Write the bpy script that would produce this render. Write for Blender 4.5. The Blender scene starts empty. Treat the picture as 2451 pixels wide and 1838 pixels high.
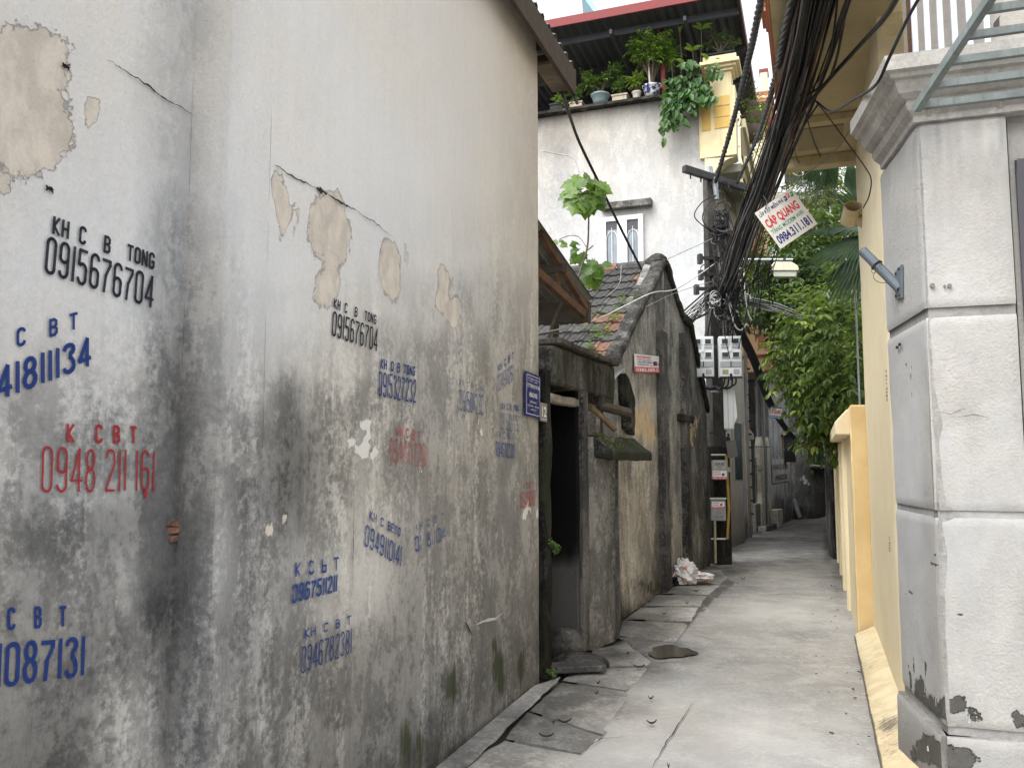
import bpy, math, random
import numpy as np
from mathutils import Vector, Matrix, noise as mnoise
random.seed(7); rng=np.random.default_rng(7)
sc=bpy.context.scene; col=sc.collection
# ---------------------------------------------------------------- camera
CH=1.5; F=1994.5; CX=1225.5; CY=919.0
PITCH=math.atan(189/F); SP,CP=math.sin(PITCH),math.cos(PITCH)
cam=bpy.data.cameras.new('camera'); cam.lens=36*F/2451; cam.sensor_width=36; cam.clip_start=.05; cam.clip_end=2000
camo=bpy.data.objects.new('camera',cam); col.objects.link(camo)
camo.location=(0,0,CH); camo.rotation_euler=(math.pi/2+PITCH,0,0); sc.camera=camo
# ---------------------------------------------------------------- light
sc.view_settings.view_transform='Standard'; sc.view_settings.look='None'; sc.view_settings.gamma=1
sc.view_settings.use_curve_mapping=False; sc.view_settings.exposure=1.55
w=bpy.data.worlds.new('World'); sc.world=w; w.use_nodes=True; nt=w.node_tree
SUN_EL,SUN_AZ=math.radians(62),math.radians(232)   # azimuth clockwise from +Y
sky=nt.nodes.new('ShaderNodeTexSky'); sky.sky_type='NISHITA'; sky.sun_disc=False
sky.sun_elevation=SUN_EL; sky.sun_rotation=SUN_AZ; sky.air_density=1.0; sky.dust_density=4.0; sky.ozone_density=1.0
hs=nt.nodes.new('ShaderNodeHueSaturation'); hs.inputs['Saturation'].default_value=.12
bg=nt.nodes['Background']; bg.inputs['Strength'].default_value=.15
nt.links.new(sky.outputs[0],hs.inputs['Color']); nt.links.new(hs.outputs[0],bg.inputs['Color'])
sd=bpy.data.lights.new('sun','SUN'); sd.energy=0.75; sd.angle=math.radians(50); sd.color=(1,.97,.92)
so=bpy.data.objects.new('sun',sd); col.objects.link(so)
sv=Vector((math.sin(SUN_AZ)*math.cos(SUN_EL),math.cos(SUN_AZ)*math.cos(SUN_EL),math.sin(SUN_EL)))
so.rotation_euler=sv.to_track_quat('Z','Y').to_euler(); so.location=(0,0,30)
try:
    sc.cycles.max_bounces=8; sc.cycles.diffuse_bounces=5; sc.cycles.transparent_max_bounces=12
except Exception: pass
# ---------------------------------------------------------------- photo pixel <-> place
def ray(x,y):
    a=(x-CX)/F; b=(CY-y)/F
    return a, CP-b*SP, SP+b*CP
def G(x,y,z=0.):                       # point on the level z seen at photo pixel x,y
    r=ray(x,y); t=(z-CH)/r[2]; return Vector((r[0]*t,r[1]*t,z))
def D(x,y,d):                          # point at forward distance d
    r=ray(x,y); t=d/r[1]; return Vector((r[0]*t,d,CH+r[2]*t))
def W(x,y,p,q):                        # point on the upright plane through p,q
    r=ray(x,y); dx,dy=q[0]-p[0],q[1]-p[1]
    t=(p[0]*dy-p[1]*dx)/(r[0]*dy-r[1]*dx)
    return Vector((r[0]*t,r[1]*t,CH+r[2]*t))
def proj(v):                           # world -> photo pixels (arrays)
    X=v[:,0]; Y=v[:,1]; Z=v[:,2]-CH
    f=Y*CP+Z*SP; u=-Y*SP+Z*CP; f=np.maximum(f,.05)
    return CX+F*X/f, CY-F*u/f
AL=Vector((math.sin(math.radians(20)),math.cos(math.radians(20)),0))   # along the lane
AP=Vector((AL.y,-AL.x,0))                                              # across it, to the right
UP=Vector((0,0,1))
# ---------------------------------------------------------------- numpy noise
_perm=rng.integers(0,1<<30,4096)
def _h(i,j,s): return (_perm[(i*131+j*7919+s*977)&4095]&0xffff)/65535.
def vnoise(x,y,s=0):
    xi=np.floor(x).astype(int); yi=np.floor(y).astype(int); fx=x-xi; fy=y-yi
    fx=fx*fx*(3-2*fx); fy=fy*fy*(3-2*fy)
    return ((_h(xi,yi,s)*(1-fx)+_h(xi+1,yi,s)*fx)*(1-fy)+(_h(xi,yi+1,s)*(1-fx)+_h(xi+1,yi+1,s)*fx)*fy)
def fbm(x,y,o=4,s=0):
    r=0;a=.5;t=0
    for k in range(o): r=r+a*vnoise(x*2**k,y*2**k,s+k); t+=a; a*=.5
    return r/t
# ---------------------------------------------------------------- objects
ORG={}
def reg(o,org): ORG[o.name]=Vector(org); return o
def props(o,label=None,cat=None,group=None,kind=None):
    if label: o['label']=label
    if cat: o['category']=cat
    if group: o['group']=group
    if kind: o['kind']=kind
    return o
def thing(name,loc,label,cat,group=None):
    o=bpy.data.objects.new(name,None); col.objects.link(o); o.location=loc; o.empty_display_size=.1
    reg(o,loc); return props(o,label,cat,group)
def mkobj(name,me,mat,parent=None,org=None):
    o=bpy.data.objects.new(name,me); col.objects.link(o)
    if mat is not None and not me.materials:
        for m in (mat if isinstance(mat,(list,tuple)) else [mat]): me.materials.append(m)
    if parent is not None: o.parent=parent; reg(o,ORG[parent.name])
    else: o.location=org or (0,0,0); reg(o,org or (0,0,0))
    return o
class MB:
    def __init__(s): s.v=[]; s.f=[]; s.m=[]
    def poly(s,pts,mi=0):
        n=len(s.v); s.v+= [Vector(p) for p in pts]; s.f.append(tuple(range(n,n+len(pts)))); s.m.append(mi); return s
    def ob(s,o,ex,ey,ez,mi=0):                 # parallelepiped from corner o
        o,ex,ey,ez=Vector(o),Vector(ex),Vector(ey),Vector(ez); n=len(s.v)
        if ex.cross(ey).dot(ez)<0: o=o+ex; ex=-ex
        for k in (0,1):
            for p in (o,o+ex,o+ex+ey,o+ey): s.v.append(p+ez*k)
        for f in ((0,3,2,1),(4,5,6,7),(0,1,5,4),(1,2,6,5),(2,3,7,6),(3,0,4,7)): s.f.append(tuple(n+i for i in f)); s.m.append(mi)
        return s
    def box(s,c,sx,sy,sz,rz=0,mi=0):           # centred box
        ca,sa=math.cos(rz),math.sin(rz); ex=Vector((ca,sa,0))*sx; ey=Vector((-sa,ca,0))*sy; ez=UP*sz
        return s.ob(Vector(c)-(ex+ey+ez)/2,ex,ey,ez,mi)
    def prism(s,pts,vec,mi=0):
        pts=[Vector(p) for p in pts]; vec=Vector(vec); n=len(pts); b=len(s.v)
        nm=sum(((pts[i]-pts[0]).cross(pts[i+1]-pts[0]) for i in range(1,n-1)),Vector((0,0,0)))
        if nm.dot(vec)<0: pts=pts[::-1]
        s.v+=pts+[p+vec for p in pts]
        s.f.append(tuple(b+n-1-i for i in range(n))); s.f.append(tuple(b+n+i for i in range(n)))
        for i in range(n): j=(i+1)%n; s.f.append((b+i,b+j,b+n+j,b+n+i))
        s.m+=[mi]*(n+2); return s
    def tube(s,pts,r,n=6,mi=0,caps=True):
        pts=[Vector(p) for p in pts]; b=len(s.v); m=len(pts)
        rr=r if isinstance(r,(list,tuple)) else [r]*m
        t0=(pts[1]-pts[0]).normalized(); a=t0.orthogonal().normalized()
        for i,p in enumerate(pts):
            t=(pts[min(i+1,m-1)]-pts[max(i-1,0)]); t=t.normalized() if t.length>1e-9 else t0
            a=(a-t*a.dot(t)); a=a.normalized() if a.length>1e-6 else t.orthogonal().normalized()
            c=t.cross(a)
            for k in range(n):
                q=2*math.pi*k/n; s.v.append(p+(a*math.cos(q)+c*math.sin(q))*rr[i])
        for i in range(m-1):
            for k in range(n):
                k2=(k+1)%n; s.f.append((b+i*n+k,b+i*n+k2,b+(i+1)*n+k2,b+(i+1)*n+k)); s.m.append(mi)
        if caps:
            s.f.append(tuple(b+n-1-k for k in range(n))); s.f.append(tuple(b+(m-1)*n+k for k in range(n))); s.m+=[mi,mi]
        return s
    def lathe(s,c,prof,n=16,mi=0,axis=UP):     # prof: (radius, height) list
        c=Vector(c); a=axis.orthogonal().normalized(); d=axis.cross(a); b=len(s.v); m=len(prof)
        for r,h in prof:
            for k in range(n): q=2*math.pi*k/n; s.v.append(c+axis*h+(a*math.cos(q)+d*math.sin(q))*r)
        for i in range(m-1):
            for k in range(n): k2=(k+1)%n; s.f.append((b+i*n+k,b+i*n+k2,b+(i+1)*n+k2,b+(i+1)*n+k)); s.m.append(mi)
        return s
    def sphere(s,c,r,n=8,mi=0,sz=1.):
        return s.lathe(c,[(r*math.sin(math.pi*i/n)+1e-5,-r*sz*math.cos(math.pi*i/n)) for i in range(n+1)],n*2,mi)
    def jitter(s,a,sc_=3.):
        for i,p in enumerate(s.v): s.v[i]=p+mnoise.noise_vector(p*sc_)*a
        return s
    def build(s,name,mat,parent=None,org=None,smooth=False,bevel=0,seg=2):
        if parent is not None: o0=ORG[parent.name]
        else:
            if org is None:
                a=np.array([tuple(p) for p in s.v]); org=Vector(((a[:,0].min()+a[:,0].max())/2,(a[:,1].min()+a[:,1].max())/2,a[:,2].min()))
            o0=Vector(org)
        me=bpy.data.meshes.new(name); me.from_pydata([tuple(p-o0) for p in s.v],[],s.f)
        mats=mat if isinstance(mat,(list,tuple)) else [mat]
        for m in mats: me.materials.append(m)
        if len(mats)>1: me.polygons.foreach_set('material_index',s.m)
        if smooth: me.polygons.foreach_set('use_smooth',[True]*len(me.polygons))
        me.update(); o=mkobj(name,me,None,parent,o0)
        if bevel:
            b=o.modifiers.new('bevel','BEVEL'); b.width=bevel; b.segments=seg; b.limit_method='ANGLE'
        return o
def catmull(pts,n=8):
    pts=[Vector(p) for p in pts]; P=[pts[0]*2-pts[1]]+pts+[pts[-1]*2-pts[-2]]; out=[]
    for i in range(1,len(P)-2):
        for k in range(n):
            t=k/n; a,b,c,d=P[i-1],P[i],P[i+1],P[i+2]
            out.append(.5*((2*b)+(c-a)*t+(2*a-5*b+4*c-d)*t*t+(3*b-a-3*c+d)*t**3))
    out.append(pts[-1]); return out
# ---------------------------------------------------------------- node helper
class NT:
    def __init__(s,name):
        s.mat=bpy.data.materials.new(name); s.mat.use_nodes=True; s.t=s.mat.node_tree; s.t.nodes.clear()
        s.out=s.t.nodes.new('ShaderNodeOutputMaterial')
    def set(s,sock,v):
        if isinstance(v,bpy.types.NodeSocket): s.t.links.new(v,sock)
        elif v is not None:
            if hasattr(sock.default_value,'__len__') and not hasattr(v,'__len__'): v=[v]*len(sock.default_value)
            if hasattr(sock.default_value,'__len__') and len(sock.default_value)==4 and len(v)==3: v=(*v,1)
            sock.default_value=v
    def n(s,t,*ins,**pr):
        nd=s.t.nodes.new('ShaderNode'+t)
        kw={k:v for k,v in pr.items() if not k.startswith('i_')}
        for k,v in kw.items(): setattr(nd,k,v)
        for i,v in enumerate(ins): s.set(nd.inputs[i],v)
        for k,v in pr.items():
            if k.startswith('i_'): s.set(nd.inputs[k[2:].replace('_',' ')],v)
        return nd
    def m(s,op,a,b=None,c=None,clamp=False): return s.n('Math',a,b,c,operation=op,use_clamp=clamp).outputs[0]
    def noise(s,vec,scale,detail=4,rough=.55,dist=0): return s.n('TexNoise',i_Vector=vec,i_Scale=scale,i_Detail=detail,i_Roughness=rough,i_Distortion=dist).outputs[0]
    def ss(s,v,a,b,to0=0.,to1=1.): 
        nd=s.n('MapRange',interpolation_type='SMOOTHSTEP'); s.set(nd.inputs[0],v)
        for i,x in enumerate((a,b,to0,to1)): s.set(nd.inputs[i+1],x)
        return nd.outputs[0]
    def mix(s,f,a,b,bt='MIX'):
        nd=s.n('Mix',data_type='RGBA',blend_type=bt); s.set(nd.inputs[0],f); s.set(nd.inputs[6],a); s.set(nd.inputs[7],b); return nd.outputs[2]
    def scalev(s,vec,x,y,z): return s.n('VectorMath',vec,(x,y,z),operation='MULTIPLY').outputs[0]
    def obj(s): return s.n('TexCoord').outputs['Object']
    def attr(s,name): nd=s.n('Attribute'); nd.attribute_name=name; return nd
    def surf(s,color,rough=.8,height=None,bump=.3,dist=.005,metal=0.,spec=.3,**extra):
        b=s.n('BsdfPrincipled'); s.set(b.inputs['Base Color'],color); s.set(b.inputs['Roughness'],rough); s.set(b.inputs['Metallic'],metal)
        s.set(b.inputs['Specular IOR Level'],spec)
        for k,v in extra.items(): s.set(b.inputs[k.replace('_',' ')],v)
        if height is not None:
            bp=s.n('Bump'); s.set(bp.inputs['Strength'],bump); s.set(bp.inputs['Distance'],dist); s.set(bp.inputs['Height'],height)
            s.t.links.new(bp.outputs[0],b.inputs['Normal'])
        s.t.links.new(b.outputs[0],s.out.inputs[0]); return b
def lin(r,g=None,b=None,k=1.):
    if g is None: g=b=r
    return tuple(((c/255)**2.2)*k for c in (r,g,b))
MC={}
def paint(name,c,rough=.6,var=.12,dirt=.3,dcol=(.05,.045,.04),scale=6.,metal=0.,bump=.15,streak=True,spec=.35,dth=.55):
    if name in MC: return MC[name]
    t=NT(name); P=t.obj()
    n1=t.noise(P,scale,6,.6); n2=t.noise(t.scalev(P,scale*4,scale*4,scale*(.6 if streak else 4)),1,6,.65); n3=t.noise(P,scale*14,3,.6)
    v=t.ss(n1,.3,.7,1-var,1+var); base=t.mix(1.,c,t.n('CombineColor',v,v,v).outputs[0],'MULTIPLY')
    d=t.ss(t.m('ADD',t.m('MULTIPLY',n2,.6),t.m('MULTIPLY',n1,.4)),dth-.06,dth+.14,0.,dirt)
    c2=t.mix(d,base,dcol)
    t.surf(c2,t.ss(n1,.3,.7,rough-.08,rough+.08),t.m('ADD',n3,t.m('MULTIPLY',n2,.5)),bump,.003,metal,spec)
    MC[name]=t.mat; return t.mat
# stained render on old walls: vertex layer "stain" = (tone, warmth, patchiness, bare), "growth" = (moss, chips, wet, -)
def stained(name,K=.8,bare=(190,180,168),mosscol=(.035,.042,.018),sc_=1.,patch=1.,bumpk=.5,gloss=.9):
    t=NT(name); P=t.obj(); a=t.attr('stain'); g=t.attr('growth')
    ac=t.n('SeparateColor',a.outputs['Color']); v,wm,pt=ac.outputs[0],ac.outputs[1],ac.outputs[2]; bare_a=a.outputs['Alpha']
    gc=t.n('SeparateColor',g.outputs['Color']); moss,chip,wet=gc.outputs
    PS=t.scalev(P,1,1,.6); n1=t.noise(PS,3.2*sc_,7,.62,.5); n2=t.noise(PS,13*sc_,8,.68,.3); n3=t.noise(P,75*sc_,5,.6); n4=t.noise(P,1.1*sc_,3,.5)
    st=t.noise(t.scalev(P,16*sc_,16*sc_,1.3*sc_),1,8,.68)
    st2=t.noise(t.scalev(P,5*sc_,5*sc_,.9*sc_),1,7,.62,.4)
    fr=t.noise(P,33*sc_,6,.75)
    A=t.m('ADD',t.m('MULTIPLY',n1,.5),t.m('ADD',t.m('MULTIPLY',n2,.3),t.m('MULTIPLY',fr,.2)))
    p1=t.m('ADD',t.ss(A,.42,.58,-.5,.5),t.m('MULTIPLY',t.ss(A,.49,.51,-.5,.5),.45)); p2=t.ss(t.m('ADD',t.m('MULTIPLY',st2,.65),t.m('MULTIPLY',fr,.35)),.52,.60,0.,1.)
    p3=t.ss(t.m('ADD',t.m('MULTIPLY',st,.6),t.m('MULTIPLY',fr,.4)),.54,.60,0.,1.)
    x=t.m('ADD',v,t.m('MULTIPLY',t.m('MULTIPLY',p1,.085*patch),pt))
    x=t.m('ADD',x,t.m('MULTIPLY',t.m('MULTIPLY',p2,.10*patch),pt)); x=t.m('ADD',x,t.m('MULTIPLY',t.m('MULTIPLY',p3,-.08*patch),pt))
    x=t.m('ADD',x,t.m('MULTIPLY',t.m('SUBTRACT',n3,.5),.07)); x=t.m('ADD',x,t.m('MULTIPLY',t.m('SUBTRACT',st,.5),t.m('ADD',.04,t.m('MULTIPLY',pt,.16))))
    x=t.m('ADD',x,t.m('MULTIPLY',t.m('SUBTRACT',fr,.5),t.m('ADD',.03,t.m('MULTIPLY',pt,.2))))
    x=t.m('MAXIMUM',x,.09); L=t.m('MULTIPLY',t.m('POWER',x,2.2),K)
    wf=t.m('ADD',wm,t.m('MULTIPLY',t.m('SUBTRACT',n4,.5),.9),clamp=True); wf=t.m('ADD',wf,t.m('MULTIPLY',t.m('SUBTRACT',n2,.5),.6),clamp=True)
    tint=t.mix(wf,(.985,1.,1.015),(1.09,.99,.83)); c=t.mix(1.,t.n('CombineColor',L,L,L).outputs[0],tint,'MULTIPLY')
    gt=lambda q:t.m('MINIMUM',t.m('MULTIPLY',q,3.),1.)
    bf=t.ss(t.m('ADD',bare_a,t.m('MULTIPLY',gt(bare_a),t.m('MULTIPLY',t.m('SUBTRACT',t.m('ADD',t.m('MULTIPLY',A,.6),t.m('MULTIPLY',fr,.4)),.5),1.9))),.46,.54)
    bc=t.mix(t.ss(n2,.35,.65),lin(*bare,k=K*.93),lin(*[min(255,q*1.09) for q in bare],k=K)); c=t.mix(bf,c,bc)
    cf=t.ss(t.m('ADD',chip,t.m('MULTIPLY',gt(chip),t.m('MULTIPLY',t.m('SUBTRACT',A,.5),2.2))),.47,.54); c=t.mix(cf,c,lin(218,216,212,k=K))
    mf=t.ss(t.m('ADD',moss,t.m('MULTIPLY',t.m('SUBTRACT',t.m('ADD',t.m('MULTIPLY',st,.5),t.m('MULTIPLY',A,.5)),.5),3.2)),.40,.85)
    c=t.mix(t.m('MULTIPLY',mf,.88),c,mosscol)
    h=t.m('ADD',t.m('MULTIPLY',n3,.5),t.m('ADD',t.m('MULTIPLY',n2,.8),t.m('MULTIPLY',fr,.5)))
    h=t.m('MULTIPLY',h,t.ss(n4,.35,.65,.35,1.25)); h=t.m('ADD',h,t.m('MULTIPLY',bf,-1.7)); h=t.m('ADD',h,t.m('MULTIPLY',cf,.4))
    t.surf(c,gloss,h,bumpk,.006,0.,.2); return t.mat
def valgrid(xs,ys,vals,px,py):
    xs=np.array(xs,float); ys=np.array(ys,float); V=np.array(vals,float)
    i=np.clip(np.searchsorted(xs,px)-1,0,len(xs)-2); j=np.clip(np.searchsorted(ys,py)-1,0,len(ys)-2)
    fx=np.clip((px-xs[i])/(xs[i+1]-xs[i]),0,1); fy=np.clip((py-ys[j])/(ys[j+1]-ys[j]),0,1)
    fx=fx*fx*(3-2*fx); fy=fy*fy*(3-2*fy)
    return (V[j,i]*(1-fx)+V[j,i+1]*fx)*(1-fy)+(V[j+1,i]*(1-fx)+V[j+1,i+1]*fx)*fy
def blobs(lst,px,py):
    r=np.zeros_like(px)
    for b in lst:
        cx,cy,rx,ry=b[:4]; s=b[4] if len(b)>4 else 1.
        d=np.sqrt(((px-cx)/rx)**2+((py-cy)/ry)**2); r=np.maximum(r,s*np.clip(1.5-d,0,1))
    return r
def setattrs(me,stain,growth):
    for nm,A in (('stain',stain),('growth',growth)):
        at=me.color_attributes.new(nm,'FLOAT_COLOR','POINT'); at.data.foreach_set('color',np.ascontiguousarray(A,dtype=np.float32).ravel())
def gridmesh(name,pts,nu,nv,mat,parent,org=None,flip=False,smooth=True):   # pts (nv,nu,3) world
    o0=np.array(ORG[parent.name] if parent is not None else (org or (0,0,0)),float)
    me=bpy.data.meshes.new(name); idx=np.arange(nu*nv).reshape(nv,nu)
    q=np.stack([idx[:-1,:-1],idx[:-1,1:],idx[1:,1:],idx[1:,:-1]],-1).reshape(-1,4)
    if flip: q=q[:,::-1]
    me.vertices.add(nu*nv); me.vertices.foreach_set('co',(pts.reshape(-1,3)-o0).astype(np.float32).ravel())
    me.loops.add(q.size); me.loops.foreach_set('vertex_index',q.ravel().astype(np.int32))
    me.polygons.add(len(q)); me.polygons.foreach_set('loop_start',np.arange(0,q.size,4,dtype=np.int32)); me.polygons.foreach_set('loop_total',np.full(len(q),4,dtype=np.int32))
    me.polygons.foreach_set('use_smooth',np.full(len(q),smooth)); me.update(calc_edges=True)
    return mkobj(name,me,mat,parent,org)
# wall face between plan points p,q (p left as seen from the lane, q right)
def wallface(name,p,q,z0,ztop,mat,parent,val,warm=.3,patchf=None,bare=(),moss=(),chip=(),res=.03,amp=.006,thick=.12,off=None,seed=0,edge=0.,org=None,back=None):
    p=Vector((p[0],p[1],0)); q=Vector((q[0],q[1],0)); L=(q-p).length; e=(q-p)/L; n=Vector((e.y,-e.x,0))
    nu=max(3,int(L/res)+1); u=np.linspace(0,L,nu)
    zt=np.array([ztop(x) for x in u]) if callable(ztop) else np.full(nu,float(ztop))
    nv=max(3,int((zt.max()-z0)/res)+1); s=np.linspace(0,1,nv)[:,None]
    Z=z0+s*(zt-z0)[None,:]; U=np.broadcast_to(u,(nv,nu))
    dd=(fbm(U*1.3+seed,Z*1.3,4,seed)-.5)*amp*2+(fbm(U*9,Z*9,3,seed+3)-.5)*amp*.5
    if off is not None: dd=dd+off(U,Z)
    if edge: dd=dd-edge*(np.clip(1-U/edge,0,1)**2+np.clip(1-(L-U)/edge,0,1)**2)
    pts=np.stack([p.x+e.x*U+n.x*dd,p.y+e.y*U+n.y*dd,Z],-1)
    o=gridmesh(name,pts,nu,nv,mat,parent,org)
    fl=pts.reshape(-1,3); px,py=proj(fl); uu=U.ravel(); zz=Z.ravel()
    nn=fbm(uu*2.3+5,zz*2.3,4,seed+11)-.5; jx=px+nn*60; jy=py+(fbm(uu*2.3,zz*2.3+9,4,seed+17)-.5)*60
    v=val(jx,jy,uu,zz) if callable(val) else np.full(len(uu),float(val)); v=v/255.
    wm=warm(jx,jy,uu,zz) if callable(warm) else np.full(len(uu),float(warm))
    pa=patchf(jx,jy,uu,zz) if callable(patchf) else np.clip((.86-v)*4,.05,1)
    kx=px+(fbm(uu*7+3,zz*7,4,seed+23)-.5)*46; ky=py+(fbm(uu*7,zz*7+8,4,seed+29)-.5)*60
    S=np.stack([v,wm,pa,blobs(bare,kx,ky)],-1); Gr=np.stack([blobs(moss,kx,ky) if not callable(moss) else moss(px,py,uu,zz),blobs(chip,kx,ky),v*0,v*0+1],-1)
    setattrs(o.data,S,Gr)
    if thick:
        # solid back: sides, top and rear of the wall
        b=MB(); st=max(1,nu//24); ii=list(range(0,nu,st)); ii=ii if ii[-1]==nu-1 else ii+[nu-1]
        for a_,c_ in zip(ii[:-1],ii[1:]):
            A1,A2=Vector(pts[-1,a_]),Vector(pts[-1,c_]); b.poly([A1,A2,A2-n*thick,A1-n*thick])
            B1,B2=Vector(pts[0,a_])-n*thick,Vector(pts[0,c_])-n*thick; b.poly([B2,B1,Vector((B1.x,B1.y,A1.z)),Vector((B2.x,B2.y,A2.z))])
        for k,sgn in ((0,1),(nu-1,-1)):
            colm=[Vector(pts[j,k]) for j in range(0,nv,max(1,nv//12))]+[Vector(pts[-1,k])]
            for a_,c_ in zip(colm[:-1],colm[1:]):
                f=[a_,c_,c_-n*thick,a_-n*thick]; b.poly(f if sgn>0 else f[::-1])
        bo=b.build('wall_core',back or mat,o)
        if back is None:
            m_=len(bo.data.vertices); mv=float(np.mean(v)); setattrs(bo.data,np.tile([mv*.85,.4,.8,0],(m_,1)),np.tile([.2,0,0,1],(m_,1)))
    return o
# ================================================================ GROUND AND LANE
def albedo(v,k=.8): return lin(v,v,v,k)
M_CONC=stained('concrete_lane',K=.68,patch=.9,bumpk=.6,gloss=.75)
M_DARKCONC=stained('concrete_dark',K=.60,patch=1.1,bumpk=.6,gloss=.7,mosscol=(.06,.07,.03))
gb=MB(); gb.poly([(-60,-40,-.06),(70,-40,-.06),(70,90,-.06),(-60,90,-.06)])
ground=gb.build('ground',paint('bare_earth',(.12,.11,.095),.95,.2,.3),org=(0,0,-.06)); props(ground,'dark packed earth beneath the lane and houses',kind='structure')
STRIP=[(1000,1860),(1180,1700),(1300,1620),(1400,1560),(1480,1500),(1580,1415),(1700,1345),(1755,1395),(1692,1450),(1655,1490),(1610,1540),(1545,1590),(1510,1650),(1428,1765),(1340,1860)]
STRIPG=[G(*p) for p in STRIP]
def inpoly(x,y,P):
    r=np.zeros(x.shape,bool); n=len(P)
    for i in range(n):
        a,b=P[i],P[(i+1)%n]
        c=((a[1]>y)!=(b[1]>y))&(x<(b[0]-a[0])*(y-a[1])/((b[1]-a[1]) or 1e-9)+a[0]); r^=c
    return r
def lane():
    us=np.concatenate([np.arange(.5,9,.035),np.arange(9,30,.09)]); ws=np.arange(-1.6,3.3,.035)
    U,Wd=np.meshgrid(us,ws,indexing='ij'); shift=np.where(U>17,(U-17)*.25,0)
    x=AL.x*U+AP.x*(Wd)+shift; y=AL.y*U+AP.y*Wd
    wob=(fbm(x*3,y*3,3,5)-.5)*.09
    inside=inpoly(x+wob,y+wob*.7,STRIPG)
    z=(fbm(x*1.2,y*1.2,4,2)-.5)*.010-inside*.013
    pts=np.stack([x,y,z],-1); nv,nu=x.shape
    o=gridmesh('lane',pts,nu,nv,M_CONC,None,org=(0,0,0),flip=True)
    props(o,'worn pale concrete lane winding between the old walls',kind='structure')
    fl=pts.reshape(-1,3); px,py=proj(fl)
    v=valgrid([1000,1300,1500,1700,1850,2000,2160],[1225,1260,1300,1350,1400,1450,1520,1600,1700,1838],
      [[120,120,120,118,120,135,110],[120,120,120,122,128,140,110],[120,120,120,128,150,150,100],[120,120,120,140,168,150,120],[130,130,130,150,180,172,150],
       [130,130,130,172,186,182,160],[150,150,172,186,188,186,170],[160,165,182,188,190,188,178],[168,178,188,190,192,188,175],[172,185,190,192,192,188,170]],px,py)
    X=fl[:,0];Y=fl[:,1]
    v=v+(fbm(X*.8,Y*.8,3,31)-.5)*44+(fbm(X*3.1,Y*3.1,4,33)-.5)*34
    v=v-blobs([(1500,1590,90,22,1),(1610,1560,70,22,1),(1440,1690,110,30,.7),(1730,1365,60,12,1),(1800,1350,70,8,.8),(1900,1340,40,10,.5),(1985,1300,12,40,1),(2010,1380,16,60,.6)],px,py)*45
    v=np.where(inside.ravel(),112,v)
    wm=np.full(len(px),.34); pa=np.clip((225-v)/90,.3,.9)
    mo=blobs([(1560,1450,60,40,.35),(1450,1560,60,30,.3)],px,py)
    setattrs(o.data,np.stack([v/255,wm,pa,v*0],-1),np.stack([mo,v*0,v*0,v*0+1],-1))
    return o
lane_o=lane()
def slab(corners,tone,th=.03,dz=0.,label=None,name='drain_slab',warm=.4,moss=.1,n=10,mat=None,rough=.004):
    c=[G(*p) for p in corners]; cx=sum(c,Vector())/4
    c=[cx+(p-cx)*1. for p in c]; m_=n
    s=np.linspace(0,1,m_); A,B=np.meshgrid(s,s)
    P=[np.array(p) for p in c]
    pts=(P[0]*(1-A[...,None])*(1-B[...,None])+P[1]*A[...,None]*(1-B[...,None])+P[2]*A[...,None]*B[...,None]+P[3]*(1-A[...,None])*B[...,None])
    edge=np.minimum(np.minimum(A,1-A),np.minimum(B,1-B))
    pts[...,0]+=(fbm(pts[...,0]*7,pts[...,1]*7,3,3)-.5)*.03*(edge<.01); pts[...,1]+=(fbm(pts[...,0]*7+9,pts[...,1]*7,3,4)-.5)*.03*(edge<.01)
    pts[...,2]=dz+(fbm(pts[...,0]*5,pts[...,1]*5,3,8)-.5)*rough*2-np.where(edge<.01,.012,0)
    # skirt
    me_pts=pts
    o=gridmesh(name,me_pts,m_,m_,mat or M_DARKCONC,lane_o); me=o.data
    X=pts[...,0].ravel(); Y=pts[...,1].ravel()
    nrm=(P[1]-P[0])[0]*(P[3]-P[0])[1]-(P[1]-P[0])[1]*(P[3]-P[0])[0]
    if nrm<0: me.flip_normals()
    v=tone+(fbm(X*2.2,Y*2.2,4,int(tone))-.5)*90+52*(A.ravel()**3)-14*(1-A.ravel())
    setattrs(me,np.stack([v/255,v*0+warm,v*0+.8,v*0],-1),np.stack([fbm(X*2,Y*2,3,77)*moss*2.2,v*0,v*0,v*0+1],-1))
    if label: o['label']=label
    return o
SL=[((1208,1766),(1420,1806),(1360,1870),(1020,1870),158),((1262,1700),(1456,1762),(1422,1802),(1212,1761),92),
    ((1345,1628),(1530,1655),(1460,1758),(1266,1696),112),((1375,1596),(1565,1592),(1532,1651),(1348,1624),150),
    ((1420,1550),(1500,1535),(1566,1586),(1398,1592),98),((1478,1520),(1626,1536),(1568,1584),(1506,1538),104),
    ((1492,1482),(1652,1488),(1622,1534),(1482,1517),118),((1534,1450),(1672,1450),(1655,1484),(1496,1478),126),
    ((1575,1420),(1690,1424),(1676,1448),(1538,1447),108),((1615,1400),(1722,1398),(1695,1421),(1580,1417),98),
    ((1640,1380),(1748,1376),(1724,1395),(1622,1397),112),((1670,1362),(1745,1362),(1750,1374),(1650,1377),95)]
for i,(a,b,c,d,t_) in enumerate(SL): slab((a,b,c,d),t_*.72+62,moss=.28 if i>4 else .12)
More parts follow.
